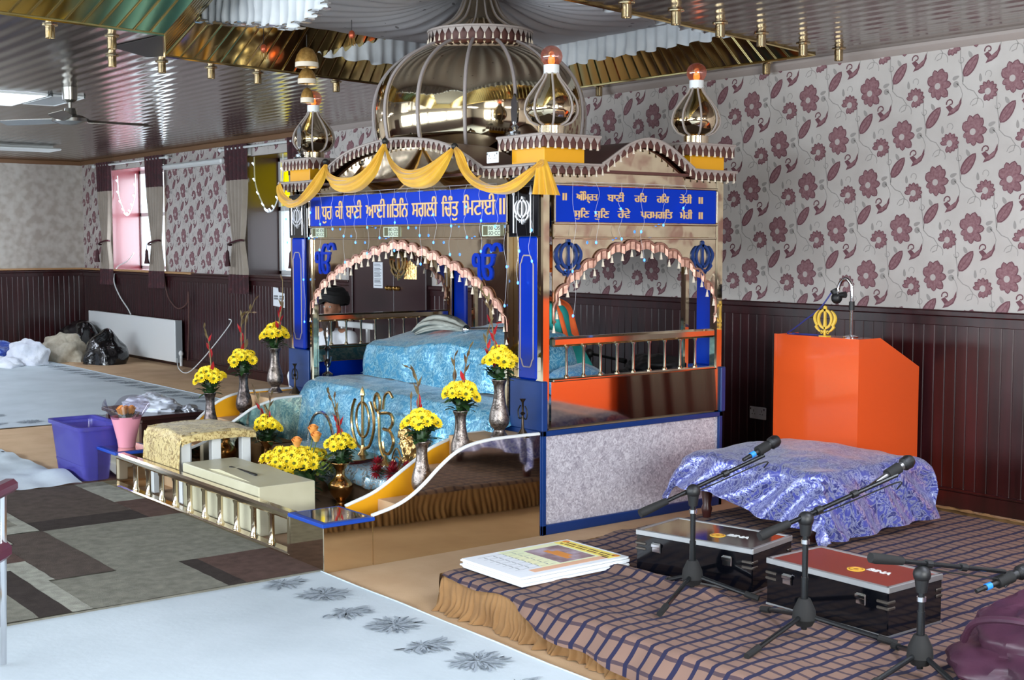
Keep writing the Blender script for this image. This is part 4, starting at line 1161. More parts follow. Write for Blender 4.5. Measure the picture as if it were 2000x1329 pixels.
# standing crossed-sword emblem of bent brass rod
e = thing('brass_khanda_stand', 'tall bent brass rod emblem shaped as crossed swords, left of the gold fan', 'ornament', (-6.92, 4.16, .25))
def em(c, fx): return lambda a, z: (c[0] + a * fx, c[1], c[2] + z)
f_ = em((-6.92, 4.16, .25), .9)
b = MB(); b.lathe([(.06, 0), (.055, .012), (.02, .05), (.012, .09)], (-6.92, 4.16, .25), 16); part('foot', b, brass_w, e)
b = MB(); rod(b, [f_(0, .08), f_(.0, .2), f_(0, .40)], .01); b.lathe([(0, 0), (.018, .02), (.012, .05), (0, .075)], f_(0, .385), 8); part('centre_sword', b, brass_w, e)
b = MB(); b.tube([f_(.085 * cos(2 * PI * k / 24), .25 + .11 * sin(2 * PI * k / 24)) for k in range(24)], .008, 6, closed=True); part('ring', b, brass_w, e)
for s_ in (1, -1):
    b = MB(); rod(b, [f_(s_ * .02, .07), f_(s_ * .09, .10), f_(s_ * .145, .20), f_(s_ * .14, .30), f_(s_ * .10, .37)], .01); part('curved_sword', b, brass_w, e)
e = thing('brass_ek_onkar_stand', 'tall bent brass rod Ek Onkar symbol standing beside the gold fan', 'ornament', (-6.66, 4.16, .25))
f_ = em((-6.66, 4.16, .25), 1.)
b = MB(); b.lathe([(.06, 0), (.055, .012), (.018, .04), (.01, .06)], (-6.66, 4.16, .25), 16); part('foot', b, brass_w, e)
b = MB(); rod(b, [f_(-.02, .05), f_(-.06, .12), f_(-.07, .30), f_(-.10, .33), f_(-.12, .38), f_(-.09, .43), f_(-.055, .39), f_(-.06, .33)], .01); part('numeral_stroke', b, brass_w, e)
b = MB(); rod(b, [f_(-.06, .31), f_(.06, .32), f_(.09, .27), f_(.04, .22), f_(-.02, .22), f_(.06, .21), f_(.095, .15), f_(.05, .08), f_(-.01, .08), f_(-.03, .14)], .01); rod(b, [f_(-.02, .34), f_(.0, .42), f_(.05, .45), f_(.09, .42)], .009); part('letter_stroke', b, brass_w, e)
fan_m = noisy('hammered gold', [(.3, (176, 140, 88)), (.7, (220, 184, 124))], 40, .28, .9, 60, .008, metal=.95)
e = thing('gold_fan_ornament', 'crumpled gold fan ornament between the brass symbols and the flowers on the right', 'ornament', (-6.42, 4.2, .25))
b = MB(); b.grid(lambda u, v: V((-6.42 + (u - .5) * lerp(.10, .26, min(1, v * 1.5)) , 4.20 + .05 * cos(PI * (u - .5)) * -1 + .01 * sin(u * 40), .26 + .26 * v * (1 - .22 * abs(u - .5) * 2) + .012 * sin(u * 55) * v)) + wr(u, v, 0, 7, .02), 30, 20); part('fan', b, fan_m, e, smooth=2)
b = MB(); b.lathe([(.07, 0), (.06, .015), (.02, .04)], (-6.42, 4.17, .25), 16); part('foot', b, brass_w, e)
b = MB()
for q in (1, .6): rod(b, [(-6.42, 4.09, .26), (-6.42 - .05 * q, 4.09, .32), (-6.42, 4.09, .26 + .13 * q), (-6.42 + .05 * q, 4.09, .32), (-6.42, 4.09, .26)], .005)
part('lotus_bud', b, brass_w, e)
e = thing('metal_arch_handle', 'grey metal basket handle arching before the turquoise cloth', 'handle', (-7.48, 4.18, .25))
b = MB(); rod(b, [(-7.66, 4.18, .25), (-7.64, 4.18, .36), (-7.56, 4.18, .46), (-7.46, 4.18, .485), (-7.37, 4.18, .44), (-7.32, 4.18, .34), (-7.30, 4.18, .25)], .011); part('hoop', b, chrome, e)
part('base', MB().lathe([(.19, 0), (.2, .012), (.18, .03)], (-7.48, 4.18, .25), 28), silver_c, e)
tr = thing('offering_tray', 'round dark red tray with a brass rim on the altar step', 'tray', (-6.95, 4.07, .25))
part('dish', MB().lathe([(0, .006), (.16, .006), (.19, .022), (.195, .022), (.165, 0), (0, 0)], (-6.95, 4.07, .252), 36, cap=False), M('dark red enamel', (104, 34, 30), .3), tr)
part('rim', MB().lathe([(.185, .02), (.2, .026), (.2, .03), (.185, .03)], (-6.95, 4.07, .252), 36), brass_w, tr)
b = MB(); b.lathe([(.035, 0), (.03, .02), (.012, .06), (.016, .075), (.0, .10)], (-6.98, 4.06, .262), 16)
solo('brass_cone', b, brass_v, 'small shiny brass cone standing on the red tray', 'ornament')
b = MB(); b.lathe([(.03, 0), (.035, .03), (.02, .055), (.0, .07)], (-6.88, 4.02, .262), 16)
solo('brass_pot', b, brass_v, 'squat little brass pot beside the cone on the tray', 'pot')
# bunch of dark red flowers in cellophane by the right inner side
e = thing('red_flower_bunch', 'bunch of dark red chrysanthemums in cellophane by the right inner curve', 'flowers', (-6.30, 4.0, .25))
rm = MB()
for k in range(70):
    z = 1 - 2 * (k + .5) / 70; a = k * 2.39996; d = V((math.sqrt(1 - z * z) * cos(a), math.sqrt(1 - z * z) * sin(a), z)); leafblade(rm, d * .012, d, .032, .007, .0)
meRd = make_mesh('red_bloom', rm, noisy('crimson petal', [(.3, (110, 8, 22)), (.7, (170, 24, 40))], 30, .6), smooth=2, fix=False)
for dx, dy, dz, s_ in ((-.16, -.02, .05, 1.2), (-.11, -.06, .02, 1.05), (.05, -.05, .03, 1.35), (.085, .03, .055, 1.15), (-.05, .02, .05, .9)):
    o = bpy.data.objects.new('red_bloom', meRd); COL.objects.link(o); o.parent = e; o.location = (dx, dy, dz); o.scale = (s_,) * 3
b = MB(); b.grid(lambda u, v: V((-6.50 + .36 * u, 3.94 + .14 * v, .256 + .02 * abs(sin(u * 17 + v * 9)) + .02 * abs(n3(u * 9, v * 9)))), 24, 10); part('cellophane', b, clear_glass('cellophane', (240, 244, 246), .25), e, smooth=0)
m = MB()
for k in range(14): leafblade(m, (-6.30 + rnd.uniform(-.1, .08), 4.0 + rnd.uniform(-.05, .04), .26), (rnd.uniform(-1, 1), rnd.uniform(-1, 1), .4), .06, .014, .2)
part('foliage', m, green_d, e, smooth=2, fix=False)
# little stands beside the tall vases
for x, lab in ((-5.485, 'small dark metal candle stand on the top right ledge at the blue plinth'), (-8.06, 'curly dark metal stand on the top left ledge at the blue plinth')):
    e = thing('metal_candle_stand', lab, 'candle stand', (x, 4.30, .548))
    b = MB().lathe([(.04, 0), (.038, .006), (.008, .05), (.006, .12), (.014, .13), (.006, .14), (.006, .19), (.018, .21)], (x, 4.30, .548), 14); part('stem', b, M('dark bronze', (66, 56, 46), .35, .9), e)
    b = MB()
    for s_ in (1, -1): rod(b, [(x, 4.30, .66), (x + s_ * .03, 4.30, .65), (x + s_ * .04, 4.30, .69), (x + s_ * .02, 4.30, .72)], .004)
    part('scroll_arm', b, black_m, e)

# gold brocade side table and the cream donation box
e = thing('low_brocade_table', 'low white-legged table under a gold brocade cloth behind the gold railing', 'table', (-7.64, 3.38, .012))
for x in (-7.86, -7.42):
    for y in (3.20, 3.40, 3.60): part('leg', MB().box(x - .025, x + .025, y - .03, y + .03, .012, .41, .003), white, e)
part('tabletop', MB().box(-7.89, -7.39, 3.165, 3.635, .40, .425, .003), white, e)
def brc(u, v):
    # v runs over the top from the near hem to the far edge
    P = [(3.135, .225), (3.14, .32), (3.145, .40), (3.17, .436), (3.26, .447), (3.4, .449), (3.55, .447), (3.645, .436), (3.655, .40)]
    k = v * (len(P) - 1); i = min(int(k), len(P) - 2); f = k - i
    y, z = lerp(P[i][0], P[i + 1][0], f), lerp(P[i][1], P[i + 1][1], f)
    U = [(-7.915, -.06), (-7.905, -.0), (-7.88, .0), (-7.64, .012), (-7.40, .0), (-7.365, -.008), (-7.35, -.05)]
    k = u * (len(U) - 1); i = min(int(k), len(U) - 2); f = k - i
    return V((lerp(U[i][0], U[i + 1][0], f), y, z + lerp(U[i][1], U[i + 1][1], f) * (v > .28))) + wr(u, v, 0, 14, .006)
b = MB(); b.grid(brc, 50, 50); part('brocade_cover', b, gold_b, e, 'gold brocade cover hanging down the near end', smooth=2)
e = thing('donation_box', 'cream painted donation box with a black slot behind the gold railing', 'donation box', (-6.8, 3.3, .012))
cream = noisy('cream paint', [(.3, (196, 190, 160)), (.7, (214, 208, 180))], 3, .32, spec=.6)
b = MB().box(-7.30, -6.30, 3.135, 3.48, .012, .285, .006)
b.prism([(-7.02, .284), (-6.86, .302), (-6.44, .284)], lambda a, c, d: (a, d, c), 3.17, 3.46); part('body', b, cream, e)
part('slot', MB().box(-6.93, -6.60, 3.262, 3.278, .284, .301), black_m, e)
# ---------------------------------------------------------------- low stage at the right with checked cloth and gathered skirt
check = M('checked cloth', (128, 100, 92), .9); t = NT(check)
uvn = t.n('ShaderNodeUVMap'); sp_ = t.n('ShaderNodeSeparateXYZ'); 
nz = t.n('ShaderNodeTexNoise'); nz.inputs['Scale'].default_value = 7; nz.inputs['Detail'].default_value = 1
t.l(uvn.outputs[0], nz.inputs['Vector'])
sub = t.n('ShaderNodeVectorMath', operation='SUBTRACT'); t.l(nz.outputs['Color'], sub.inputs[0]); sub.inputs[1].default_value = (.5, .5, .5)
scl = t.n('ShaderNodeVectorMath', operation='SCALE'); t.l(sub.outputs[0], scl.inputs[0]); scl.inputs['Scale'].default_value = .022
ad = t.n('ShaderNodeVectorMath', operation='ADD'); t.l(uvn.outputs[0], ad.inputs[0]); t.l(scl.outputs[0], ad.inputs[1])
t.l(ad.outputs[0], sp_.inputs[0])
def lines(sock, period, wid):
    f = t.math('FRACT', t.math('DIVIDE', sock, period)); return t.math('LESS_THAN', t.math('ABSOLUTE', t.math('SUBTRACT', f, .5)), wid)
la = lines(sp_.outputs[0], .074, .135); lb = lines(sp_.outputs[1], .062, .115)
c1 = t.mix(t.math('MULTIPLY', lb, .8), (122, 95, 83), (38, 27, 48)); c2 = t.mix(la, c1, (20, 20, 54)); t.col(c2)
t.bump(t.noise(t.coord('UV'), 700, 2), .15, .002)
tan = noisy('tan gathered cloth', [(.3, (126, 92, 56)), (.7, (150, 112, 70))], 6, .9)
ST = thing('stage_platform', 'low stage with a navy checked cloth top and a gathered tan skirt', 'stage', (-2.6, 4.6, 0))
SX0, SX1, SY0, SY1, SZ = -4.62, -.6, 3.17, 6.02, .165
part('platform', MB().box(SX0 + .04, SX1, SY0 + .05, SY1 - .05, 0, SZ - .02), wood_d, ST)
sx0 = lambda y: SX0 - .15 * (y - SY0) / 1.4 if y < 4.6 else SX0 - .153 - .03 * (y - 4.6)
def over(u): x = lerp(SX0, SX1, u); return interp([(-4.62, .03), (-4.2, .035), (-3.95, .065), (-3.7, .11), (-3.2, .14), (-2.4, .145), (-.6, .145)], x)
NU, NV = 210, 120
def arc_uv(u, v):
    L = 3.1; o = over(u); s_ = lerp(-.14, SY1 - SY0, v); return (lerp(SX0, SX1, u), s_)
def top(u, v):
    x = lerp(SX0, SX1, u); s_ = lerp(-.14, SY1 - SY0, v)
    o = over(u); hem = .012 * sin(x * 11) + .008 * n3(x * 5, 2)
    if s_ < 0:
        k = min(-s_, o + hem) ; r_ = .03
        if k < r_ * 1.5: a = k / r_; y = SY0 + .02 - r_ * sin(min(a, PI / 2)); z = SZ - r_ * (1 - cos(min(a, PI / 2)))
        else: y = SY0 - .012 - min(.055, (k - r_ * 1.5) * 1.2); z = SZ - .03 - (k - r_ * 1.5)
        y -= (.010 + .010 * sin(x * 23 + 2 * n3(x * 3, 1))) * min(1, k / .06) if k > 0 else 0
    else:
        y = SY0 + .02 + s_ * (SY1 - SY0 - .02) / (SY1 - SY0); z = SZ
    e = sst(-.02, .12, s_)
    fold = .016 * n3(x * 2.2 + y * 1.5, y * 4.5, 0) + .007 * n3(x * 9, y * 9, 4)
    big = .035 * math.exp(-((y - 3.78 - .06 * (x + 4.1)) / .05) ** 2) * sst(-4.45, -4.25, x) * (1 - sst(-3.6, -3.4, x))
    hole = 1
    z += e * (max(-.008, fold) * (1 - .6 * sst(4.3, 4.8, y)) + big)
    xl = sx0(y); x2 = xl + (x - SX0) * (SX1 - xl) / (SX1 - SX0)
    if u == 0: z -= .03
    return V((x2, y, z))
b = MB(); b.grid(top, NU, NV, uv=arc_uv)
part('checked_cover', b, check, ST, 'navy checked brown cloth', smooth=2)
def skirt(u, v):
    x = lerp(SX0 - .0, SX1, u); zt = SZ - .012
    ph = x * 92 + 5 * n3(x * 6, v * .7, 1) + 1.5 * v * n3(x * 11, v * 2, 7); pl_ = abs(sin(ph)) ** .6; g2 = n3(x * 21, v * 1.6, 3)
    y = SY0 + .014 - (.004 + .020 * v ** .7) - (.006 + .022 * v) * pl_ * (.6 + .5 * g2) - .018 * v * g2
    z = lerp(zt, .004, v); x2 = x + .02 * v * n3(x * 9, v * 2, 5)
    y -= .035 * max(0, v - .78) * 4 * max(0, .5 + g2)
    return V((x2, y, z))
b = MB(); b.grid(skirt, 1500, 14); part('gathered_skirt', b, tan, ST, 'tan gathered skirt', smooth=2)
b = MB(); b.grid(lambda u, v: V((sx0(lerp(SY0, SY1, u)) - .012 - (.006 + .03 * v) * abs(sin(u * 260 + 5 * n3(u * 17, v * .7))) ** .6 - .02 * v * n3(u * 50, v), lerp(SY0, SY1, u), lerp(SZ - .015, .004, v))), 900, 8); part('gathered_skirt', b, tan, ST, 'tan gathered skirt', smooth=2)
def bskirt(u, v):
    x = lerp(-4.8, SX1, u); a = v * PI
    return V((x, SY1 + .02 + .06 * v + .02 * n3(x * 14, v * 3), .06 + (SZ - .05) * (1 - v) ** .7 + .035 * sin(a) * (1 + .7 * n3(x * 12, v))))
b = MB(); b.grid(bskirt, 260, 10); part('gathered_skirt', b, tan, ST, 'tan gathered skirt', smooth=2)

# ---------------------------------------------------------------- orange lectern
LX0, LX1, LY0, LY1 = -5.37, -4.73, 6.193, 6.78
le = thing('lectern', 'glossy orange lectern with a gold emblem standing against the maroon panelling', 'lectern', (-5.05, 6.48, 0))
orange = M('gloss orange laminate', (236, 92, 40), .14, coat=.4)
for x0, x1 in ((LX0, LX0 + .02), (LX1 - .02, LX1)): b = MB(); b.prism([(LY0, 0), (LY1, 0), (LY1, .845), (LY0 + .20, 1.037), (LY0, 1.037)], lambda a, c, d: (d, a, c), x0, x1); part('side_panel', b, orange, le)
part('front_panel', MB().box(LX0 + .02, LX1 - .02, LY0 + .001, LY0 + .02, 0, 1.037), orange, le)
part('top_shelf', MB().box(LX0 + .02, LX1 - .02, LY0 + .02, LY0 + .20, 1.012, 1.032), orange, le)
b = MB(); b.prism([(LY0 + .20, 1.03), (LY1, .84), (LY1, .82), (LY0 + .20, 1.01)], lambda a, c, d: (d, a, c), LX0 + .02, LX1 - .02); part('reading_slope', b, orange, le)
emb = M('gold plastic', (232, 190, 60), .35)
b = MB(); khanda(b, lambda a, c, d: (a, LY0 + .05 - d, c), .185, -5.02, 1.13, -.006, .006); b.box(-5.05, -4.99, LY0 + .03, LY0 + .07, 1.03, 1.042); part('gold_emblem', b, emb, le, 'gold crossed-sword emblem on the lectern top')
gm = thing('gooseneck_microphone', 'chrome gooseneck microphone curving over the orange lectern top', 'microphone', (-4.87, 6.30, 1.037))
part('base', MB().lathe([(.05, 0), (.05, .012), (.014, .02)], (-4.87, 6.30, 1.032), 20), chrome, gm)
P = smooth_curve([(-4.87, 6.30, 1.04), (-4.87, 6.30, 1.2), (-4.87, 6.30, 1.30), (-4.878, 6.30, 1.355), (-4.91, 6.295, 1.385), (-4.945, 6.29, 1.365), (-4.96, 6.285, 1.32), (-4.955, 6.28, 1.29)], 8)
part('gooseneck', MB().tube(P, .011, 12), chrome, gm)
part('sleeve', MB().cyl((-4.87, 6.30, 1.20), (-4.87, 6.30, 1.25), .017, n=14), black_m, gm)
b = MB(); b.ell((-4.97, 6.285, 1.268), .033, .033, .035, 16, 10); b.cyl((-4.97, 6.285, 1.285), (-4.99, 6.28, 1.318), .02, .022); b.cyl((-4.97, 6.285, 1.285), (-4.91, 6.29, 1.29), .014, .02); part('microphone_head', b, black_m, gm)
b = MB(); b.tube(smooth_curve([(-4.99, 6.28, 1.32), (-5.06, 6.25, 1.21), (-5.16, 6.23, 1.13), (-5.25, 6.23, 1.07), (-5.31, 6.25, 1.038), (-5.2, 6.30, 1.038), (-5.08, 6.29, 1.038), (-5.2, 6.26, 1.039), (-5.3, 6.28, 1.04)], 8), .0045, 6)
part('blue_cable', b, M('blue cable', (50, 56, 130), .5), gm)
# wall socket
def socket(nm, label, fn):
    e = thing(nm, label, 'socket', fn(0, 0, 0))
    b = MB().merge(MB().box(-.074, .074, -.043, .043, 0, .012, .004), lambda p: fn(p[0], p[1], p[2])); part('face_plate', b, white, e)
    b = MB()
    for sx in (-.036, .036):
        for q in ((0, .014, .004, .008), (-.011, -.008, .007, .003), (.011, -.008, .007, .003)): b.merge(MB().box(sx + q[0] - q[2] / 2, sx + q[0] + q[2] / 2, q[1] - q[3], q[1] + q[3], .0122, .013), lambda p: fn(p[0], p[1], p[2]))
    b.merge(MB().box(-.066, -.056, .02, .034, .012, .016, .002), lambda p: fn(p[0], p[1], p[2])); b.merge(MB().box(.056, .066, .02, .034, .012, .016, .002), lambda p: fn(p[0], p[1], p[2]))
    part('socket_hole', b, M('socket slot', (90, 90, 92), .5), e)
    return e
socket('wall_socket', 'white double wall socket on the maroon panelling left of the lectern', lambda a, c, d: (-6.07 + a, WY - .022 - d, .415 + c))
socket('wall_socket', 'white wall socket on the maroon panelling between the lectern and the orange cabinet', lambda a, c, d: (-3.62 + a * .6, WY - .022 - d, .78 + c * 1.6))
e = thing('orange_cabinet', 'orange cabinet against the maroon panelling beyond the right edge, mirrored in the shrine side', 'cabinet', (-3.0, 6.7, 0))
part('cabinet_body', MB().box(-3.44, -2.5, 6.72, 6.82, 0, 1.12, .004), orange, e); part('cabinet_top', MB().box(-3.45, -2.49, 6.71, 6.83, 1.12, 1.14, .004), orange, e)
e = socket('power_socket', 'white double socket on the shrine cornice beside the yellow corner block', lambda a, c, d: (-5.80 + a * .72, YF - .06 - d * .72, 2.07 + c * .72))

# ---------------------------------------------------------------- table under blue paisley cloth
pais = brocade('blue paisley brocade', (64, 70, 146), (168, 174, 210), 15, .3, 3.4, .44, .52, .6, .35)
tb = thing('covered_table', 'low table under a shiny blue paisley brocade cloth at the back of the stage', 'table', (-4.3, 5.2, SZ))
TX0, TX1, TY0, TY1, TZ = -4.74, -3.92, 4.86, 5.62, .50
for x in (TX0 + .05, TX1 - .06):
    for y in (TY0 + .04, TY1 - .1):
        b = MB().lathe([(.02, 0), (.026, .03), (.03, .05), (.022, .07), (.034, .16), (.036, .32)], (x, y, SZ), 12); part('leg', b, wood_d, tb)
part('tabletop', MB().box(TX0, TX1, TY0, TY1, .475, TZ, .006), wood_d, tb)
def cloth(u, v):
    a = lerp(-.36, .82 + .24, u); c = lerp(-.27, .76 + .12, v)      # distances along the cloth, 0..size on the table
    w_, h_ = TX1 - TX0, TY1 - TY0
    ox = max(0, -a) + max(0, a - w_); oy = max(0, -c) + max(0, c - h_)
    x = TX0 + min(max(a, 0), w_); y = TY0 + min(max(c, 0), h_)
    rightness = sst(.25, .8, a / w_)
    # the long hang falls over the near right corner
    Lx = ox; Ly = oy
    drop = 0; sx_ = (-1 if a < 0 else 1); sy_ = (-1 if c < 0 else 1)
    flare = .35
    if a < 0: Lx *= .62
    if c < 0: Ly *= lerp(.72, 1.0, rightness)
    drop = math.hypot(Lx, Ly) if (ox > 0 and oy > 0) else Lx + Ly
    if a > w_: drop = max(drop, Lx * 1.32); 
    zmin = SZ + .012
    x += sx_ * (min(ox, .05) + .28 * max(0, ox - .05)) * 1.0
    y += sy_ * (min(oy, .04) + .25 * max(0, oy - .04)) * 1.0
    puff = .05 * sin(PI * min(1, max(0, a / w_))) * sin(PI * min(1, max(0, c / h_))) + .02 * n3(a * 4, c * 4)
    z = TZ + .012 + puff - (drop - .012 * min(1, drop / .03) if drop > 0 else 0)
    if drop > 0:
        fo = .022 * sin((a - c) * 26 + 2 * n3(a * 3, c * 3)) * min(1, drop / .12)
        if ox >= oy: x += sx_ * fo
        else: y += sy_ * fo
    if z < zmin:
        ex = zmin - z; z = zmin + .012 * abs(n3(a * 12, c * 12)); x += sx_ * ex * .6 * (ox > 0); y += sy_ * ex * .6 * (oy > ox)
    return V((x, y, z)) + wr(a, c, 0, 10, .006)
b = MB(); b.grid(cloth, 110, 90); part('paisley_cloth', b, pais, tb, 'shiny blue paisley brocade cloth', smooth=2)
b = MB(); b.grid(lambda u, v: V((-4.86 + .16 * u, 5.60 + .26 * v, .02 + .05 * sin(PI * u) * (1 - .4 * v))) + wr(u * .3, v * .3, 1, 14, .012), 14, 14)
solo('cloth_bundle', b, white, 'small white and blue cloth bundle on the floor behind the covered table', 'cloth', smooth=2)

# ---------------------------------------------------------------- two black instrument cases
def case(label, loc, rz, lid, L=.575, D=.33, H=.185):
    e = thing('instrument_case', label, 'case', loc, 'black instrument cases with metal edges', rz)
    hx, hy = L / 2, D / 2
    part('body', MB().box(-hx, hx, -hy, hy, 0, H - .018, .004), black_g, e, local=True)
    part('lid', MB().box(-hx + .008, hx - .008, -hy + .008, hy - .008, H - .02, H + .0, .002), lid, e, local=True)
    al = M('aluminium edge', (176, 178, 180), .4, .8); b = MB()
    for q in ((-hx - .002, hx + .002, -hy - .003, -hy + .014), (-hx - .002, hx + .002, hy - .014, hy + .003), (-hx - .003, -hx + .014, -hy, hy), (hx - .014, hx + .003, -hy, hy)): b.box(q[0], q[1], q[2], q[3], H - .02, H + .003, .002)
    for q in ((-hx, hx, -hy - .002, -hy + .002), (hx - .002, hx + .002, -hy, hy)): b.box(q[0], q[1], q[2], q[3], 0, .008)
    part('metal_edge', b, al, e, local=True)
    for x in (-hx + .085, hx - .14):
        k = part('latch', MB().box(x, x + .045, -hy - .008, -hy, H - .085, H - .042, .004).box(x - .002, x + .047, -hy - .012, -hy - .006, H - .062, H - .046, .003), chrome, e, local=True)
    dst = M('dull steel', (110, 104, 98), .35, .9)
    for z in (H - .078, H - .055):
        part('corner_strap', MB().box(-hx - .004, -hx + .05, -hy - .005, -hy + .002, z - .006, z + .006, .003), dst, e, local=True)
        part('corner_strap', MB().box(hx - .05, hx + .004, -hy - .005, -hy + .002, z - .006, z + .006, .003).box(hx - .002, hx + .005, -hy - .004, -hy + .04, z - .006, z + .006, .003), dst, e, local=True)
        part('corner_strap', MB().box(hx - .002, hx + .005, hy - .04, hy, z - .006, z + .006, .003), dst, e, local=True)
    b = MB(); b.cyl((.04, -.03, H), (.04, -.03, H + .0015), .034, n=28); o = part('round_badge', b, emb, e, local=True)
    b = MB(); b.tube([(.04 + .026 * cos(2 * PI * k / 24), -.03 + .026 * sin(2 * PI * k / 24), H + .002) for k in range(24)], .002, 5, closed=True); b.ell((.04, -.03, H + .001), .012, .012, .002, 10, 4); part('badge_ring', b, M('dark gold', (170, 110, 30), .4), o, local=True)
    b = MB(); word(b, glyphs('BINA'), lambda a, c, d: (a, c, H + d), .07, .17, -.005, .028, .0002, .0012, .002); part('maker_lettering', b, white, e, local=True, smooth=0, fix=False)
    return e
case('black instrument case with a shiny dark lid, nearest the blue covered table', (-3.845, 4.06, SZ), R(12), M('shiny dark lid', (38, 26, 24), .06, coat=1.))
case('black instrument case with a rust red lid, middle of the stage', (-3.115, 4.065, SZ), R(0), M('rust red lid', (118, 34, 20), .35))

# ---------------------------------------------------------------- boom microphone stands
bl = M('black tube', (20, 22, 24), .25); band = M('blue tape', (40, 130, 220), .5)
def mic_stand(label, miclabel, base, feet, top, b0, b1, mic0, mic1, tape=True):
    """base hub on the floor, feet, top of the pole, boom ends, microphone tail and head"""
    e = thing('microphone_stand', label, 'microphone stand', (base[0], base[1], SZ), 'boom microphone stands on the stage')
    B_ = V(base); hub = V((B_.x, B_.y, SZ + .075)); top = V(top)
    part('hub', MB().lathe([(.03, -.04), (.044, -.015), (.04, .02), (.022, .06)], hub, 18), rubber, e)
    part('pole', MB().cyl((B_.x, B_.y, SZ + .02), top - V((0, 0, .03)), .011, n=12), bl, e)
    part('lower_sleeve', MB().cyl((hub.x, hub.y, hub.z + .05), (hub.x, hub.y, hub.z + .14), .0135, n=12), bl, e)
    part('collar', MB().cyl((top.x, top.y, top.z - .09), (top.x, top.y, top.z - .075), .016, n=14), chrome, e)
    for f_ in feet:
        f_ = V(f_); d = (f_ - hub); p1 = hub + d * .8
        l = part('leg', MB().cyl(hub + d * .06, p1, .0095, n=10), bl, e); part('rubber_foot', MB().cyl(p1, f_, .013, .012, n=10), rubber, l)
    b0, b1 = V(b0), V(b1); d = (b1 - b0).normalized()
    k = part('clutch', MB().ell(top, .03, .03, .03, 14, 8).cyl(top - V((0, 0, .06)), top, .018, .026), black_m, e)
    part('boom', MB().tube([b0 + d * .1, b1], .0085, 10), bl, e)
    part('counterweight_grip', MB().tube([b0, b0 + d * .02, b0 + d * .13], [.017, .0185, .0145], 12), rubber, e)
    b = MB().tube(smooth_curve([b0 + d * .16, b0.lerp(b1, .5) - V((0, 0, .02)), b1 - V((0, 0, .03)), b1 + V((.01, -.01, -.05))], 6), .003, 5); part('cable', b, black_m, e)
    for q in (.42, .68): p = b0.lerp(b1, q); part('cable_clip', MB().tube([p - d * .012, p + d * .012], .014, 10), black_m, e)
    mic0, mic1 = V(mic0), V(mic1); md = (mic1 - mic0).normalized(); L = (mic1 - mic0).length
    m_ = thing('microphone', miclabel, 'microphone', mic0, 'vocal microphones on boom stands')
    part('handle', MB().tube([mic0, mic0 + md * .02, mic1 - md * .05], [.009, .010, .017], 14), black_m if tape else M('steel grey handle', (120, 120, 122), .3, .8), m_)
    part('grille', MB().tube([mic1 - md * .055, mic1 - md * .045, mic1 - md * .02, mic1 - md * .005, mic1 + md * .002], [.018, .026, .027, .02, .004], 16), noisy('dark mesh grille', [(.4, (24, 24, 26)), (.6, (46, 46, 48))], 300, .4, .4, 400, .002, metal=.5), m_)
    part('clip', MB().tube([mic0 + md * L * .3, mic0 + md * L * .62], .022, 12), rubber, e)
    if tape: part('blue_tape', MB().tube([mic0 + md * .012, mic0 + md * .034], .0125, 12), band, m_)
    part('cable_plug', MB().tube([mic0 - md * .03, mic0], .008, 10), chrome if not tape else black_m, m_)
    return e
def S(px, py, d): return at(px, py, d)
for lab, ml, bx, fx, tp, e0, e1, m0, m1, tape in (
    ('boom stand in front of the case with the shiny dark lid', 'black microphone with blue tape, over the left of the blue paisley cloth', (1352, 1158), ((1288, 1200), (1482, 1170), (1295, 1136)), (1361, 958), (1250, 1004), (1492, 890), (1462, 893), (1521, 858), True),
    ('boom stand in front of the rust red case', 'microphone with silver handle pointing up at the right of the lectern base', (1570, 1240), ((1458, 1283), (1752, 1258), (1488, 1190)), (1577, 1012), (1483, 1049), (1752, 928), (1712, 942), (1782, 897), False),
    ('boom stand nearest the camera beside the maroon bag', 'microphone with blue tape lying over the maroon bag at the right edge', (1796, 1318), ((1690, 1345), (1880, 1350), (1745, 1262)), (1806, 1120), (1700, 1090), (1962, 1117), (1920, 1150), (2010, 1112), True)):
    bp = ongz(bx[0], bx[1], SZ); D = dep(bp + V((0, 0, .1)))
    top_ = at(tp[0], tp[1], D); top_.x, top_.y = bp.x, bp.y
    mic_stand(lab, ml, bp, [ongz(q[0], q[1], SZ + .012) for q in fx], top_, at(e0[0], e0[1], D - .1), at(e1[0], e1[1], D + .12), at(m0[0], m0[1], D + .10), at(m1[0], m1[1], D + .17), tape)

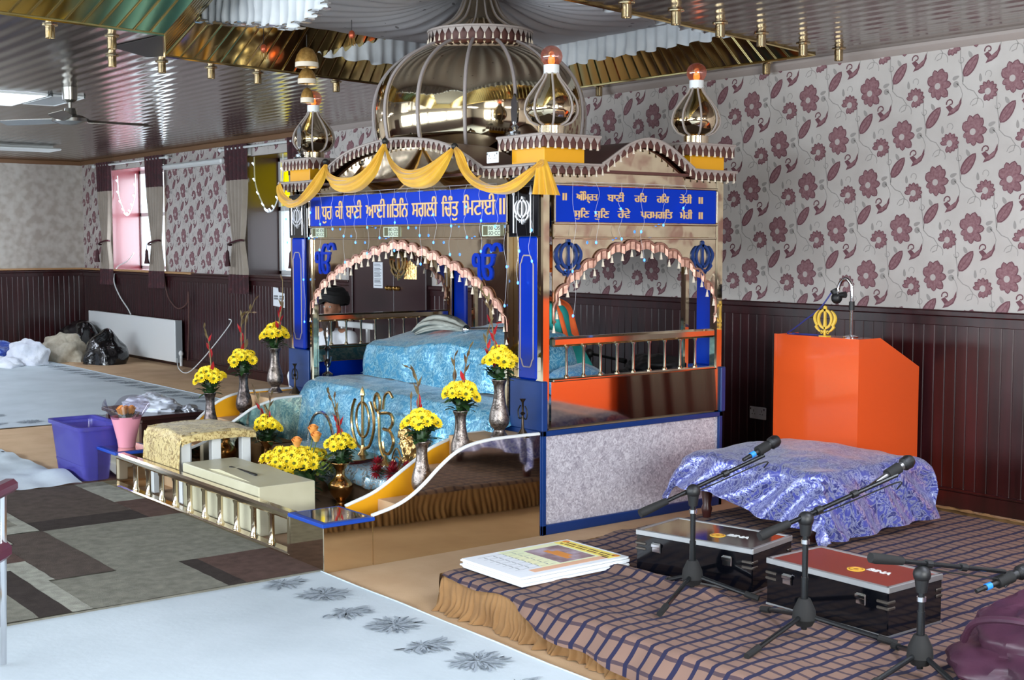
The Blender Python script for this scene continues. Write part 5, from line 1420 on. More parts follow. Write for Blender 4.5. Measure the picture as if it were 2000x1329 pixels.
# ---------------------------------------------------------------- pile of printed calendars at the stage corner
pap = M('white paper', (232, 236, 242), .6)
cx0, cx1, cy0, cy1 = -4.585, -4.165, 3.255, 3.86
for k in range(7):
    z0 = SZ + .008 + .0062 * k; j = .006 * sin(k * 2.3); j2 = .007 * cos(k * 1.7)
    top_one = k == 6
    b = MB().box(cx0 + j, cx1 + j, cy0 + j2, cy1 + j2, z0, z0 + .006)
    lab = 'printed calendar with a sunset photo lying on top of the calendar pile' if top_one else 'white paper calendar in the pile under the printed one at the stage corner'
    if not top_one: solo('paper_calendar', b, pap, lab, 'calendar', 'pile of calendars on the stage corner'); continue
    e = thing('paper_calendar', lab, 'calendar', (-4.375, 3.55, z0), 'pile of calendars on the stage corner'); part('sheet', b, pap, e); zt = z0 + .0062
    fl = lambda x0, x1, y0, y1, h=.0004: MB().box(x0, x1, y0, y1, zt, zt + h)
    tint = noisy('pale yellow green print', [(.3, (216, 230, 196)), (.7, (244, 240, 196))], 3, .6)
    part('tinted_page', fl(cx0 + .02, cx1 - .05, cy0 + .18, cy1 - .02), tint, e)
    part('yellow_heading', fl(cx0 + .02, cx1 - .02, cy1 - .10, cy1 - .025, .0006), M('yellow print', (246, 226, 110), .6), e)
    b = MB()
    for q in range(22):
        for r2 in (0, 1): b.box(cx0 + .045 + .0155 * q, cx0 + .045 + .0155 * q + (.011 if (q * 7 + r2 * 3) % 5 else .004), cy1 - .058 - .026 * r2, cy1 - .045 - .026 * r2, zt + .0006, zt + .001)
    part('heading_print', b, M('dark brown print', (92, 48, 30), .6), e)
    part('orange_strip', fl(cx1 - .075, cx1 - .03, cy0 + .10, cy1 - .09, .0006), M('salmon print', (226, 178, 146), .6), e)
    sky = noisy('sunset print', [(.2, (86, 66, 74)), (.45, (146, 120, 126)), (.7, (196, 184, 200))], 9, .5); ph = part('photo', fl(cx0 + .07, cx1 - .09, cy0 + .29, cy0 + .49, .0008), sky, e)
    b = MB(); b.box(cx0 + .12, cx1 - .13, cy0 + .36, cy0 + .39, zt + .0008, zt + .0012).box(cx0 + .15, cx1 - .16, cy0 + .39, cy0 + .42, zt + .0008, zt + .0012); part('golden_building', b, M('amber print', (216, 140, 60), .5), ph)
    for sx in (cx0 + .04, cx1 - .04): part('corner_emblem', MB().cyl((sx, cy1 - .04, zt + .0005), (sx, cy1 - .04, zt + .001), .018, n=18), M('orange print', (236, 150, 70), .6), e)
    b = MB()
    for r2 in range(4): 
        for q in range(6): b.box(cx0 + .06 + .045 * q, cx0 + .088 + .045 * q, cy0 + .075 + .052 * r2, cy0 + .079 + .052 * r2, zt + .0004, zt + .0008)
    for q in range(7): b.box(cx0 + .05 + .045 * q, cx0 + .0515 + .045 * q, cy0 + .05, cy0 + .27, zt + .0004, zt + .0006)
    part('date_grid', b, M('grey print', (110, 116, 120), .6), e)

# ---------------------------------------------------------------- maroon bag at the right edge
bagm = noisy('maroon nylon', [(.3, (48, 24, 40)), (.7, (74, 40, 58))], 5, .42, .3, 30, .006)
def bag(u, v):
    a = u * 2 * PI; h_ = v
    r_ = (1 - h_ ** 2.2) ** .55 if h_ < 1 else 0
    rx = .36 * (.75 + .25 * r_); x = .36 * cos(a) * r_ * (1.1 if cos(a) < 0 else 1); y = .30 * sin(a) * r_
    z = .30 * h_ * (1 + .12 * cos(a * 2 + 1))
    cr = abs(n3(cos(a) * 1.7, sin(a) * 1.7, h_ * 2.4)) * .42 + abs(n3(cos(a) * 4, sin(a) * 4, h_ * 4.5)) * .16 - .08
    return V((-2.12 + x * (1 + cr), 3.96 + y * (1 + cr), SZ + .008 + max(0, z * (1 + .3 * cr) - .05 * cr)))
bgt = thing('holdall', 'crumpled maroon nylon bag lying on the stage at the right edge', 'bag', (-2.12, 3.96, SZ))
b = MB(); b.grid(bag, 72, 36, cu=True); part('bag_body', b, bagm, bgt, smooth=.5)
b = MB(); b.tube(smooth_curve([(-2.40, 3.72, .30), (-2.30, 3.64, .40), (-2.12, 3.62, .44), (-1.95, 3.68, .40)], 8), .012, 8); part('carry_strap', b, bagm, bgt)
# ---------------------------------------------------------------- floor coverings
sheet_m = noisy('white cotton sheet', [(.3, (182, 193, 200)), (.7, (198, 208, 215))], 2, .85, .2, 30, .006)
ink = M('grey flower print', (152, 162, 172), .85); ink2 = M('dark grey flower print', (110, 120, 130), .85)
def mum(mb, cx, cy, s, kind, z, rot=0.):
    r_ = random.Random(int(cx * 977 + cy * 131) & 0xffff)
    for k in range(84):
        ring = k % 4
        a = k * 2.39996 + r_.uniform(-.1, .1)
        if kind and cos(a) < -.2 and ring: continue
        L = s * (.5 + .5 * ring / 3) * r_.uniform(.8, 1.05); wd = .0036 * (1 + .25 * ring); r0 = s * (.06 + .17 * ring)
        b_ = a + r_.uniform(-.5, .5); pts = []
        for i in range(5):
            t_ = i / 4; q = lerp(r0, L, t_); aa = lerp(a, b_, t_ * t_ * .45); pts.append((cx + q * cos(aa + rot), cy + q * sin(aa + rot)))
        S_ = strip(pts, [.001, wd * .8, wd, wd * .8, .001]); n = 5
        mb.cm = 1 if k % 3 else 2
        for i in range(n - 1):
            mb.add([(p[0], p[1], z + .0003 * (k % 4)) for p in (S_[i], S_[i + 1], S_[2 * n - 2 - i], S_[2 * n - 1 - i])], [(0, 1, 2, 3)])
    mb.cm = 0
def floor_sheet(label, x0, x1, y0, y1, nx, ny, flowers, z=.006, amp=.004, cat='sheet'):
    b = MB(); b.grid(lambda u, v: V((lerp(x0, x1, u), lerp(y0, y1, v) + (.012 * n3(lerp(x0, x1, u) * 2, 3) if v == 1 else 0), z + amp * (.5 + n3(lerp(x0, x1, u), lerp(y0, y1, v), 0, 1.7)))), nx, ny)
    b.tube([(lerp(x0, x1, i / 40), y1 - .004 + .012 * n3(lerp(x0, x1, i / 40) * 2, 3), z + amp) for i in range(41)], .004, 5)
    for q in flowers: mum(b, *q)
    return solo('floor_sheet', b, [sheet_m, ink, ink2], label, cat, 'white flower printed sheets on the floor', smooth=1.2)
fl = [(-5.393 + .2975 * i, 2.79 + .06 * (i % 2), .135, i % 2 == 0, .0125, .2) for i in range(12)]
floor_sheet('white sheet with grey flower border spread before the low stage, nearest the camera', -5.47, 1.6, -3.4, 3.05, 80, 80, fl)
fl = [(-17.6 + .3 * i, 5.45 + .05 * (i % 2), .13, i % 2 == 0, .0125) for i in range(20)] + [(-11.75 + .06 * (i % 2), 3.3 + .3 * i, .13, i % 2 == 0, .0125) for i in range(8)] + [(-12.3 - .3 * i, 3.45, .13, 0, .0125) for i in range(8)]
floor_sheet('large white sheet covering the floor at the far left end', -18.0, -11.42, -3.4, 5.68, 50, 60, fl)
floor_sheet('added white sheet on the unseen floor behind the patchwork rug, brightening the reflections', -11.3, -5.55, -3.4, .3, 40, 40, [])  # unseen sheet added to brighten what the gold reflects
b = MB(); b.grid(lambda u, v: V((lerp(-10.2, -8.42, u), lerp(2.36, 2.92, v), .022 + .016 * n3(u * 9, v * 4, 1) + .05 * math.exp(-((u - .82) / .1) ** 2) * sst(.3, 1, v))), 50, 20)
solo('crumpled_sheet', b, sheet_m, 'crumpled end of a white sheet between the purple crate and the patchwork rug', 'sheet', 'white flower printed sheets on the floor', smooth=1.2)
b = MB().box(-11.40, -8.97, -1, 2.90, .002, .012); m_ = noisy('grey mat pile', [(.3, (140, 140, 134)), (.7, (164, 164, 156))], 6, .95, .4, 200, .003)
e = thing('floor_mat', 'plain grey mat with a black edge between the sheet and the crate', 'mat', (-10.2, 2.2, 0)); part('mat_pile', b, m_, e)
b = MB(); b.box(-8.985, -8.955, -1, 2.915, .002, .015, .003); b.box(-11.4, -8.955, 2.89, 2.915, .002, .015, .003); part('black_edge', b, rubber, e)

# patchwork rug in front of the altar
cols = {'a': (84, 74, 68), 'b': (126, 124, 113), 'c': (154, 153, 142), 'd': (60, 53, 50), 'e': (90, 71, 65)}
mats_r = []
for k in 'abcde':
    c = cols[k]; mats_r.append(noisy('rug pile ' + k, [(.3, tuple(x * .9 for x in c)), (.7, tuple(min(255, x * 1.1) for x in c))], 18, .98, .6, 330, .006, spec=.1))
RUG = [('b', -8.42, -8.27, 2.86, 3.08), ('c', -8.27, -7.69, 2.86, 3.08), ('a', -8.42, -7.41, 2.24, 2.86), ('d', -7.41, -7.14, 2.24, 2.99), ('e', -7.69, -7.14, 2.86, 3.08), ('b', -7.14, -6.04, 2.25, 3.08), ('e', -6.04, -5.47, 2.66, 3.08), ('d', -6.04, -5.47, 2.565, 2.66),
       ('b', -6.04, -5.47, 1.93, 2.565), ('a', -7.14, -6.06, 1.96, 2.25), ('c', -8.42, -7.16, 2.02, 2.24), ('b', -8.1, -7.35, 2.06, 2.18), ('c', -6.06, -5.47, 1.84, 1.93), ('c', -6.5, -6.06, 1.80, 1.96), ('e', -6.9, -6.5, 1.86, 1.96), ('d', -6.35, -5.47, 1.70, 1.84), ('b', -6.7, -5.47, 1.0, 1.70), ('a', -8.42, -6.7, 1.0, 1.86), ('c', -8.42, -6.9, 1.86, 2.02)]
b = MB(); b.cm = 1; b.box(-8.42, -5.47, .4, 3.08, .001, .016, .006)
for i, (k, x0, x1, y0, y1) in enumerate(RUG):
    b.cm = 'abcde'.index(k); zz = .0165 + .0004 * i
    n_ = 14; P = []
    for (ax, ay), (bx_, by) in (((x0, y0), (x1, y0)), ((x1, y0), (x1, y1)), ((x1, y1), (x0, y1)), ((x0, y1), (x0, y0))):
        for q in range(n_): x, y = lerp(ax, bx_, q / n_), lerp(ay, by, q / n_); P.append((min(-5.47, max(-8.42, x + .006 * n3(x * 14, y * 14, 2))), min(3.075, y + .006 * n3(x * 14, y * 14, 5)), zz))
    b.poly(P)
solo('patchwork_rug', b, mats_r, 'taupe and brown rug with large rectangles in front of the gold railing', 'rug', smooth=0, fix=False)

# ---------------------------------------------------------------- purple crate, pink bouquet, low table with wrapped tray
pur = M('purple plastic', (104, 100, 190), .2, trans=.0, coat=.3); 
pm = pur; tr_ = pm.node_tree; tb_ = tr_.nodes.new('ShaderNodeBsdfTransparent'); tb_.inputs[0].default_value = lin((176, 172, 236)); mx_ = tr_.nodes.new('ShaderNodeMixShader'); mx_.inputs[0].default_value = .42
tr_.links.new(tb_.outputs[0], mx_.inputs[1]); tr_.links.new(tr_.nodes['Principled BSDF'].outputs[0], mx_.inputs[2]); tr_.links.new(mx_.outputs[0], tr_.nodes['Material Output'].inputs[0])
cr = thing('storage_crate', 'see-through purple plastic storage crate left of the altar', 'crate', (-8.78, 3.09, 0))
cc = V((-8.775, 3.085, 0))
def ringz(z, hx, hy, r_=.04):
    out = []
    for k in range(4):
        sx, sy = ((1, 1), (-1, 1), (-1, -1), (1, -1))[k]
        for q in range(5): a = PI / 2 * (k + q / 4); out.append((cc.x + sx * (hx - r_) + r_ * cos(a), cc.y + sy * (hy - r_) + r_ * sin(a), z))
    return out
def loft(mb, rings):
    n = len(rings[0]); vs = [p for r_ in rings for p in r_]
    return mb.add(vs, [(i * n + k, i * n + (k + 1) % n, (i + 1) * n + (k + 1) % n, (i + 1) * n + k) for i in range(len(rings) - 1) for k in range(n)])
b = MB(); loft(b, [ringz(.02, .265, .12), ringz(.012, .27, .125), ringz(.36, .305, .155), ringz(.36, .299, .149), ringz(.02, .264, .119)]); b.poly(ringz(.02, .264, .119)); part('crate_body', b, pur, cr)
b = MB(); loft(b, [ringz(.352, .306, .156), ringz(.352, .322, .172), ringz(.378, .322, .172), ringz(.378, .298, .148), ringz(.352, .298, .148)]); part('crate_rim', b, pur, cr)
b = MB(); loft(b, [ringz(.10, .2765, .1315), ringz(.10, .2795, .1345), ringz(.115, .281, .136), ringz(.115, .278, .133)])
part('moulded_band', b, pur, cr)
pk = thing('wrapped_bouquet', 'peach flowers in a pink paper cone with clear wrap on the left altar post', 'flowers', (-8.33, 3.19, .247))
px_ = V((-8.33, 3.19, .247)); pink = M('pink paper', (226, 150, 168), .45, coat=.2)
b = MB().lathe([(.055, 0), (.062, .05), (.085, .15), (.10, .205), (.096, .205), (.08, .15), (.055, .03)], px_, 28, cap=False); part('paper_cone', b, pink, pk)
b = MB(); b.grid(lambda u, v: px_ + V(((.095 + .075 * v * (1 + .5 * sin(u * 6 * PI) + .8 * (cos(2 * PI * u - 2.2)))) * cos(2 * PI * u), (.095 + .06 * v * (1 + .5 * sin(u * 8 * PI))) * sin(2 * PI * u), .19 + .10 * v * (1 + .35 * sin(u * 6 * PI + 1)))), 48, 8); part('clear_wrap', b, clear_glass('bouquet wrap', (226, 222, 232), .22), pk, smooth=1)
m = MB()
for k in range(26):
    a = rnd.uniform(0, 2 * PI); q = rnd.uniform(0, .075); leafblade(m, px_ + V((q * cos(a), q * sin(a), .19)), (cos(a) * .5, sin(a) * .5, 1), rnd.uniform(.03, .06), .014, .2)
part('foliage', m, noisy('dull green', [(.3, (70, 74, 60)), (.7, (130, 132, 112))], 20, .6), pk, smooth=2, fix=False)
for k in range(7):
    a = k * 2.4; q = .022 * math.sqrt(k); o = bpy.data.objects.new('peach_bloom', meRd2) if False else bpy.data.objects.new('peach_bloom', meR); COL.objects.link(o); o.parent = pk; o.location = (q * cos(a) - .02, q * sin(a), .215); o.scale = (1.1,) * 3
lt = thing('low_wooden_table', 'low dark wooden table left of the altar holding white wrapped food', 'table', (-9.9, 4.02, 0))
part('tabletop', MB().box(-10.30, -9.50, 3.74, 4.30, .245, .275, .005), wood_d, lt)
part('apron', MB().box(-10.26, -9.54, 3.78, 4.26, .20, .245), wood_d, lt)
for x in (-10.25, -9.55):
    for y in (3.79, 4.25): part('leg', MB().box(x - .025, x + .025, y - .025, y + .025, 0, .22, .004), wood_d, lt)
bag_w = M('thin white plastic', (214, 220, 232), .35, coat=.2)
def blob(c, rx, ry, h, seed, amp=.12, fr=2.2, nu=56, nv=28, fr2=6, amp2=.04, flat=.0, peak=None):
    b = MB(); c = V(c)
    def f(u, v):
        a = 2 * PI * u; t_ = v * PI / 2 + flat
        d = V((cos(a) * cos(v * PI / 2) ** .7, sin(a) * cos(v * PI / 2) ** .7, sin(v * PI / 2)))
        k = 1 + amp * n3(d.x * fr + seed, d.y * fr, d.z * fr) + amp2 * (abs(n3(d.x * fr2, d.y * fr2 + seed, d.z * fr2)) - .3) * 2
        p = V((d.x * rx * k, d.y * ry * k, max(0, d.z * h * k)))
        if peak: w_ = math.exp(-((p.x - peak[0]) ** 2 + (p.y - peak[1]) ** 2) / peak[3] ** 2); p.z += peak[2] * w_ * v
        return c + p
    b.grid(f, nu, nv, cu=True); return b
solo('wrapped_tray', blob((-9.95, 4.02, .276), .30, .2, .10, 3, .25, 2.5, amp2=.09, fr2=5), bag_w, 'white plastic bag wrapped over a tray on the low wooden table', 'bag', smooth=.9)
solo('foil_parcel', blob((-9.62, 4.20, .276), .09, .06, .045, 9, .3), M('grey foil', (170, 174, 182), .3, .6), 'small grey foil parcel on the near end of the low wooden table', 'parcel', smooth=.9)

# ---------------------------------------------------------------- far end: radiator, bags, laundry, curtains
ra = thing('radiator', 'white panel radiator on the back wall between the two windows', 'radiator', (-17.35, 6.75, .06))
part('front_panel', MB().box(-18.93, -15.80, 6.715, 6.735, .06, .605, .006), white, ra); part('side_grille', MB().box(-18.93, -15.77, 6.735, 6.80, .075, .60, .006), white, ra)
b = MB(); b.box(-15.772, -15.765, 6.715, 6.80, .06, .605); part('end_cap', b, M('grey cap', (150, 156, 160), .4), ra)
b = MB(); b.tube([(-15.72, 6.76, .02), (-15.72, 6.76, .16)], .018, 8); b.ell((-15.72, 6.76, .18), .03, .03, .04, 10, 6); part('valve', b, white, ra)
binm = M('black bin bag plastic', (12, 12, 14), .18, coat=.4); t = NT(binm); t.bump(t.noise(t.coord('Object'), 6, 3, .5, 1.2), .5, .04)
solo('bin_bag', blob((-16.95, 6.22, 0), .36, .27, .34, 1, .22, 1.6, amp2=.02, peak=(.1, .0, .12, .14)), binm, 'knotted black bin bag leaning in front of the radiator', 'bin bag', smooth=1)
solo('bin_bag', blob((-18.55, 6.45, 0), .42, .30, .47, 5, .2, 1.6, amp2=.02), binm, 'larger black bin bag in the corner behind the laundry', 'bin bag', smooth=1)
cl_w = noisy('white laundry', [(.3, (206, 212, 226)), (.7, (232, 236, 244))], 5, .85, .6, 22, .02); cl_b = noisy('beige laundry', [(.3, (150, 140, 122)), (.7, (196, 188, 170))], 7, .9, .6, 20, .02)
solo('laundry_heap', blob((-17.45, 5.38, 0), .40, .26, .30, 2, .3, 1.8, amp2=.07, fr2=3.2), cl_w, 'heap of crumpled white cloth at the far end of the room', 'laundry', smooth=1.2)
solo('laundry_heap', blob((-17.30, 5.02, 0), .42, .2, .12, 8, .25, 1.8, amp2=.05, fr2=3), cl_w, 'flat white folded cloth lying before the white laundry heap', 'laundry', smooth=1.2)
solo('laundry_heap', blob((-17.72, 5.92, 0), .42, .28, .33, 4, .3, 1.8, amp2=.07, fr2=3.2), cl_b, 'beige crumpled cloth between the white heap and the bin bags', 'laundry', smooth=1.2)
solo('laundry_heap', blob((-18.35, 5.15, 0), .5, .3, .26, 6, .2), brocade('shiny blue cloth', (30, 60, 150), (110, 140, 210), 6, .35), 'shiny blue cloth bundle at the left end of the laundry', 'laundry', smooth=1.2)

cur_m = noisy('cream curtain', [(.3, (142, 130, 118)), (.7, (164, 152, 140))], 3, .8); cur_r = noisy('maroon embroidered band', [(.4, (46, 8, 18)), (.62, (66, 14, 26)), (.76, (110, 66, 64))], 14, .7, dist=1.5)
def curtain(label, x0, x1, lean):
    e = thing('curtain', label, 'curtain', ((x0 + x1) / 2, WY - .08, 1.0), 'cream and maroon curtains')
    def pos(u, z):
        w_ = interp([(1.0, .92), (1.3, .8), (1.55, .5), (1.62, .44), (1.8, .62), (2.2, .92), (2.75, 1.0)], z)
        cx = lerp(x0, x1, .5) + lean * interp([(1.0, .0), (1.6, .3), (2.2, .1), (2.7, 0)], z) * (x1 - x0)
        return V((cx + (u - .5) * (x1 - x0) * w_, WY - .09 + .03 * sin(u * 5 * 2 * PI + z), z))
    for nm, za, zb, m_ in (('header_band', 2.33, 2.74, cur_r), ('drape', 1.22, 2.34, cur_m), ('hem_band', 1.0, 1.225, cur_r)):
        b = MB(); b.grid(lambda u, v: pos(u, lerp(za, zb, v)) - V((0, .004 if m_ is cur_r else 0, 0)), 50, 16); part(nm, b, m_, e, smooth=2)
    c_ = pos(.5, 1.6); b = MB(); b.tube([c_ + V((.30 * (x1 - x0) * cos(a), .055 * sin(a), .0 + .03 * cos(a))) for a in [2 * PI * k / 24 for k in range(24)]], .012, 6, closed=True); part('tieback', b, cur_r, e)
    b = MB(); tassel(b, c_ + V((-.06, -.08, -.0)), .28, .035); part('tieback_tassel', b, cur_r, e)
curtain('cream and maroon curtain at the left side of the far window', -18.60, -18.10, .2)
curtain('cream and maroon curtain at the right side of the far window', -16.80, -16.28, .25)
curtain('cream and maroon curtain at the left side of the yellow-topped window', -14.36, -13.82, .2)
curtain('cream and maroon curtain half hidden by the shrine, right of the yellow-topped window', -12.80, -12.25, .2)
for lab, x0, x1 in (('white metal curtain rod over the far window', -18.75, -16.1), ('white metal curtain rod over the yellow-topped window', -14.5, -12.1)):
    b = MB(); b.tube([(x0, WY - .09, 2.70), (x1, WY - .09, 2.70)], .014, 8)
    for x in (x0, x1): b.ell((x, WY - .09, 2.70), .03, .03, .03, 10, 6); b.tube([(x + (.05 if x == x0 else -.05), WY, 2.70), (x + (.05 if x == x0 else -.05), WY - .09, 2.70)], .01, 6)
    solo('curtain_rod', b, white, lab, 'curtain rod')
solo('blind_cassette', MB().box(-16.45, -14.55, WY - .07, WY, 2.545, 2.615, .02), white, 'long white blind tube on the wallpaper between the windows', 'blind')
solo('cable_box', MB().box(-14.0, -13.86, WY - .05, WY, 2.61, 2.70, .008), white, 'small white junction box above the yellow-topped window', 'box')
def fairy(label, x0, x1, zt, zb):
    e = thing('fairy_lights', label, 'fairy lights', ((x0 + x1) / 2, 6.93, zb))
    P = smooth_curve([(x0, 6.93, zt), (x0 + .03, 6.93, lerp(zt, zb, .5)), ((x0 * .65 + x1 * .35), 6.93, zb + .05), ((x0 + x1) / 2, 6.93, zb), (x0 * .3 + x1 * .7, 6.93, zb + .06), (x1 - .03, 6.93, lerp(zt, zb, .5)), (x1, 6.93, zt)], 8)
    part('wire', MB().tube(P, .008, 5), white, e)
    for k in range(3, len(P) - 2, 4):
        part('bulb', MB().tube([P[k], P[k] + V((.03 * (-1) ** k, -.01, .03))], .009, 5), ledw, e)
fairy('loop of white fairy lights hanging in the far window', -18.22, -17.55, 2.55, 1.98)
fairy('loop of white fairy lights hanging in the yellow-topped window', -13.92, -13.2, 2.6, 1.95)
def cable(nm, label, pts, r_, m_): solo(nm, MB().tube(smooth_curve(pts, 8), r_, 6), m_, label, 'cable')
cable('white_cable', 'white cable running from the far window down to the radiator', [(-17.85, 7.0, 1.45), (-17.95, 6.95, 1.34), (-18.15, 6.86, 1.24), (-18.1, 6.80, 1.05), (-17.9, 6.80, .85), (-17.6, 6.80, .68), (-17.45, 6.78, .61)], .009, white)
cable('brown_cable', 'thin brown cable looping on the panelling beside the radiator', [(-16.35, 6.82, 1.15), (-16.25, 6.82, .9), (-15.95, 6.82, .75), (-15.65, 6.82, .82), (-15.55, 6.80, .97), (-15.6, 6.82, .6), (-15.65, 6.82, .1)], .008, M('brown flex', (96, 66, 60), .6))
cable('floor_cable', 'white flex with a plug curling on the floor by the radiator valve', [(-15.70, 6.70, .12), (-15.3, 6.55, .03), (-14.9, 6.5, .02), (-14.6, 6.6, .25), (-14.4, 6.82, .62), (-14.45, 6.83, .68)], .007, white)
e = thing('wall_notice', 'torn white printed notice on the panelling left of the shrine', 'notice', (-13.18, WY - .03, .88))
b = MB(); b.prism([(-13.32, .885), (-13.045, .87), (-13.045, 1.03), (-13.19, 1.045), (-13.20, 1.09), (-13.32, 1.095)], lambda a, c, d: (a, d, c), WY - .024, WY - .026); part('paper', b, pap, e)
b = MB()
for k in range(9):
    for r2 in range(2): b.box(-13.30 + .027 * k, -13.282 + .027 * k, WY - .0275, WY - .0262, .985 - .028 * r2, 1.005 - .028 * r2) if k != 4 else None
part('printed_words', b, M('black print', (60, 60, 62), .7), e)
e = thing('door_notice', 'long pale printed notice on the dark double door', 'notice', (-11.02, WY - .055, 1.15))
part('paper', MB().box(-11.11, -10.935, WY - .054, WY - .0515, 1.15, 1.405), pap, e)
b = MB()
for z in (1.385, 1.37, 1.345, 1.332, 1.319, 1.30, 1.287, 1.274, 1.261, 1.24, 1.227, 1.214, 1.201, 1.175): b.box(-11.09, -10.955 - .03 * abs(sin(z * 99)), WY - .0552, WY - .0545, z - .003, z + .003)
part('printed_lines', b, M('grey text', (96, 100, 106), .7), e)

# chair just cut by the left edge
e = thing('padded_armchair', 'metal armchair with maroon pads cut off by the left edge', 'chair', (-5.02, 1.06, 0))
ed = V((-.61, -.79, 0)); fw_ = V((-.79, .61, 0)); c0 = V((-4.772, 1.322, 0)); mp = M('maroon vinyl', (92, 40, 62), .3, coat=.3)
def cpt(a, b_, z): p = c0 + ed * a + fw_ * b_; return V((p.x, p.y, z))
part('seat', MB().obox(cpt(.25, 0, .45), ed * .24, fw_ * .23, V((0, 0, .035)), .02), mp, e)
part('backrest', MB().obox(cpt(.25, -.25, .82), ed * .22, fw_ * .03, V((0, 0, .12)), .02), mp, e)
for a in (.0, .5):
    part('armrest', MB().obox(cpt(a, .0, .70), ed * .03, fw_ * .2, V((0, 0, .025)), .015), mp, e)
    b = MB()
    for q in (.2, -.22): b.tube([cpt(a + (.05 if a == 0 else -.05), q, .015), cpt(a + (.03 if a == 0 else -.03), q, .69 if q > 0 else .93)], .012, 8)
    part('side_frame', b, chrome, e)

# ---------------------------------------------------------------- ceiling: downlights, fan, light panel, added fill panels, batten
dl = MB(); dl.lathe([(.025, -.075), (.027, -.073), (.027, -.01), (.042, -.006), (.044, 0), (.0, 0)], n=20, cap=False); dl.lathe([(0, -.07), (.025, -.07)], n=20, cap=False)
meD = make_mesh('downlight', dl, M('brass downlight', (196, 176, 140), .18, 1.), smooth=.6)
DL = [((-7.38, 2.44), 'nearest the top left corner of the photo'), ((-7.56, 2.86), 'beside the gold strip corner'), ((-8.33, 3.15), 'below the dark corner of the coffer'), ((-8.41, 3.52), 'first along the left gold strips'), ((-8.49, 3.91), 'second along the left gold strips'), ((-8.56, 4.30), 'third along the left gold strips'), ((-8.66, 5.0), 'last along the left gold strips before the dome'),
      ((-4.93, 4.53), 'first along the right edge of the coffer'), ((-4.93, 4.88), 'second along the right edge of the coffer'), ((-5.07, 5.36), 'third along the right edge of the coffer'), ((-5.17, 5.81), 'fourth along the right edge of the coffer'), ((-5.27, 6.30), 'fifth along the right edge of the coffer'), ((-5.27, 6.64), 'last along the right edge, nearest the wallpaper'), ((-7.66, 6.755), 'on the narrow ceiling strip beside the big dome'), ((-5.98, 6.775), 'on the narrow ceiling strip at the right coffer corner')]
for (x, y), w_ in DL:
    o = bpy.data.objects.new('downlight', meD); COL.objects.link(o); o.location = (x, y, ZC - .001); ORG[o.name] = (x, y, ZC)
    tag(o, 'small brass cylinder downlight ' + w_, 'downlight', 'brass ceiling downlights')
steel = M('brushed steel', (150, 148, 142), .25, .9)
fa = thing('ceiling_fan', 'three bladed steel ceiling fan hanging at the left', 'ceiling fan', (-10.22, 3.52, ZC))
fc = (-10.22, 3.52, 0)
part('canopy_cup', MB().lathe([(.03, ZC - .12), (.055, ZC - .10), (.06, ZC - .002), (0, ZC - .001)], fc, 20), steel, fa)
part('down_rod', MB().cyl((fc[0], fc[1], 2.58), (fc[0], fc[1], 2.72), .014, n=10), steel, fa)
part('motor', MB().lathe([(0, 2.515), (.08, 2.52), (.135, 2.54), (.14, 2.565), (.10, 2.585), (.05, 2.60), (.04, 2.645), (0, 2.65)], fc, 28), steel, fa)
for a in (R(212), R(332), R(92)):
    u_ = V((cos(a), sin(a), 0)); v_ = V((-sin(a), cos(a), 0)); L = []
    for q, wd in ((.10, .02), (.2, .045), (.3, .062), (.55, .066), (.66, .05)): L.append((q, wd))
    P = [V(fc) + u_ * q + v_ * wd + V((0, 0, 2.55 + .018)) for q, wd in L] + [V(fc) + u_ * q - v_ * wd + V((0, 0, 2.55 - .010)) for q, wd in L[::-1]]
    b = MB(); n_ = len(P); b.add([tuple(p) for p in P] + [tuple(p - V((0, 0, .004))) for p in P], [(i, i + 1, n_ - 2 - i, n_ - 1 - i) for i in range(4)] + [(n_ + i + 1, n_ + i, 2 * n_ - 1 - i, 2 * n_ - 2 - i) for i in range(4)] + [(i, (i + 1) % n_, n_ + (i + 1) % n_, n_ + i) for i in range(n_)])
    part('blade', b, steel, fa)
pan_fill = M('fill panel diffuser', (240, 245, 255), .5, emit=(232, 240, 255), es=48)  # emission for unseen panels added only to brighten the room
pan = M('lit diffuser', (240, 245, 255), .5, emit=(225, 236, 255), es=7)
for x, y, lit in ((-11.25, 3.27, 1), (-11.15, 3.70, 0), (-15.2, 2.0, 2), (-18.2, 2.4, 2), (-17.0, -1.2, 2), (-13.0, .4, 2), (-10.6, -1.4, 2), (-2.6, 1.0, 2), (-1.6, 4.3, 2), (.6, 5.2, 2)):
    e = thing('ceiling_light', ('unlit pale diffuser panel beside the bright one', 'bright square light panel in the ceiling at the left edge', 'added ceiling fill light panel out of view')[lit], 'ceiling light', (x, y, ZC - .02), 'added ceiling fill panels out of view' if lit == 2 else None)
    hx, hy = ((.38, .14), (.50, .27), (.6, .3))[lit]
    part('diffuser', MB().box(x - hx + .012, x + hx - .012, y - hy + .012, y + hy - .012, ZC - .018, ZC - .012), (pan_fill if lit == 2 else pan) if lit else M('unlit diffuser', (200, 206, 210), .4), e)
    b = MB()
    for q in ((x - hx, x + hx, y - hy, y - hy + .015), (x - hx, x + hx, y + hy - .015, y + hy), (x - hx, x - hx + .015, y - hy, y + hy), (x + hx - .015, x + hx, y - hy, y + hy)): b.box(q[0], q[1], q[2], q[3], ZC - .022, ZC - .001, .003)
    part('frame', b, white, e)
e = thing('strip_light', 'slim white tube light on the ceiling at the far left', 'ceiling light', (-16.6, 4.9, ZC - .06)); part('tube', MB().box(-16.9, -16.45, 4.1, 5.55, ZC - .06, ZC - .03, .02), white, e); part('fitting', MB().box(-16.72, -16.62, 4.1, 5.5, ZC - .03, ZC - .001), white, e)

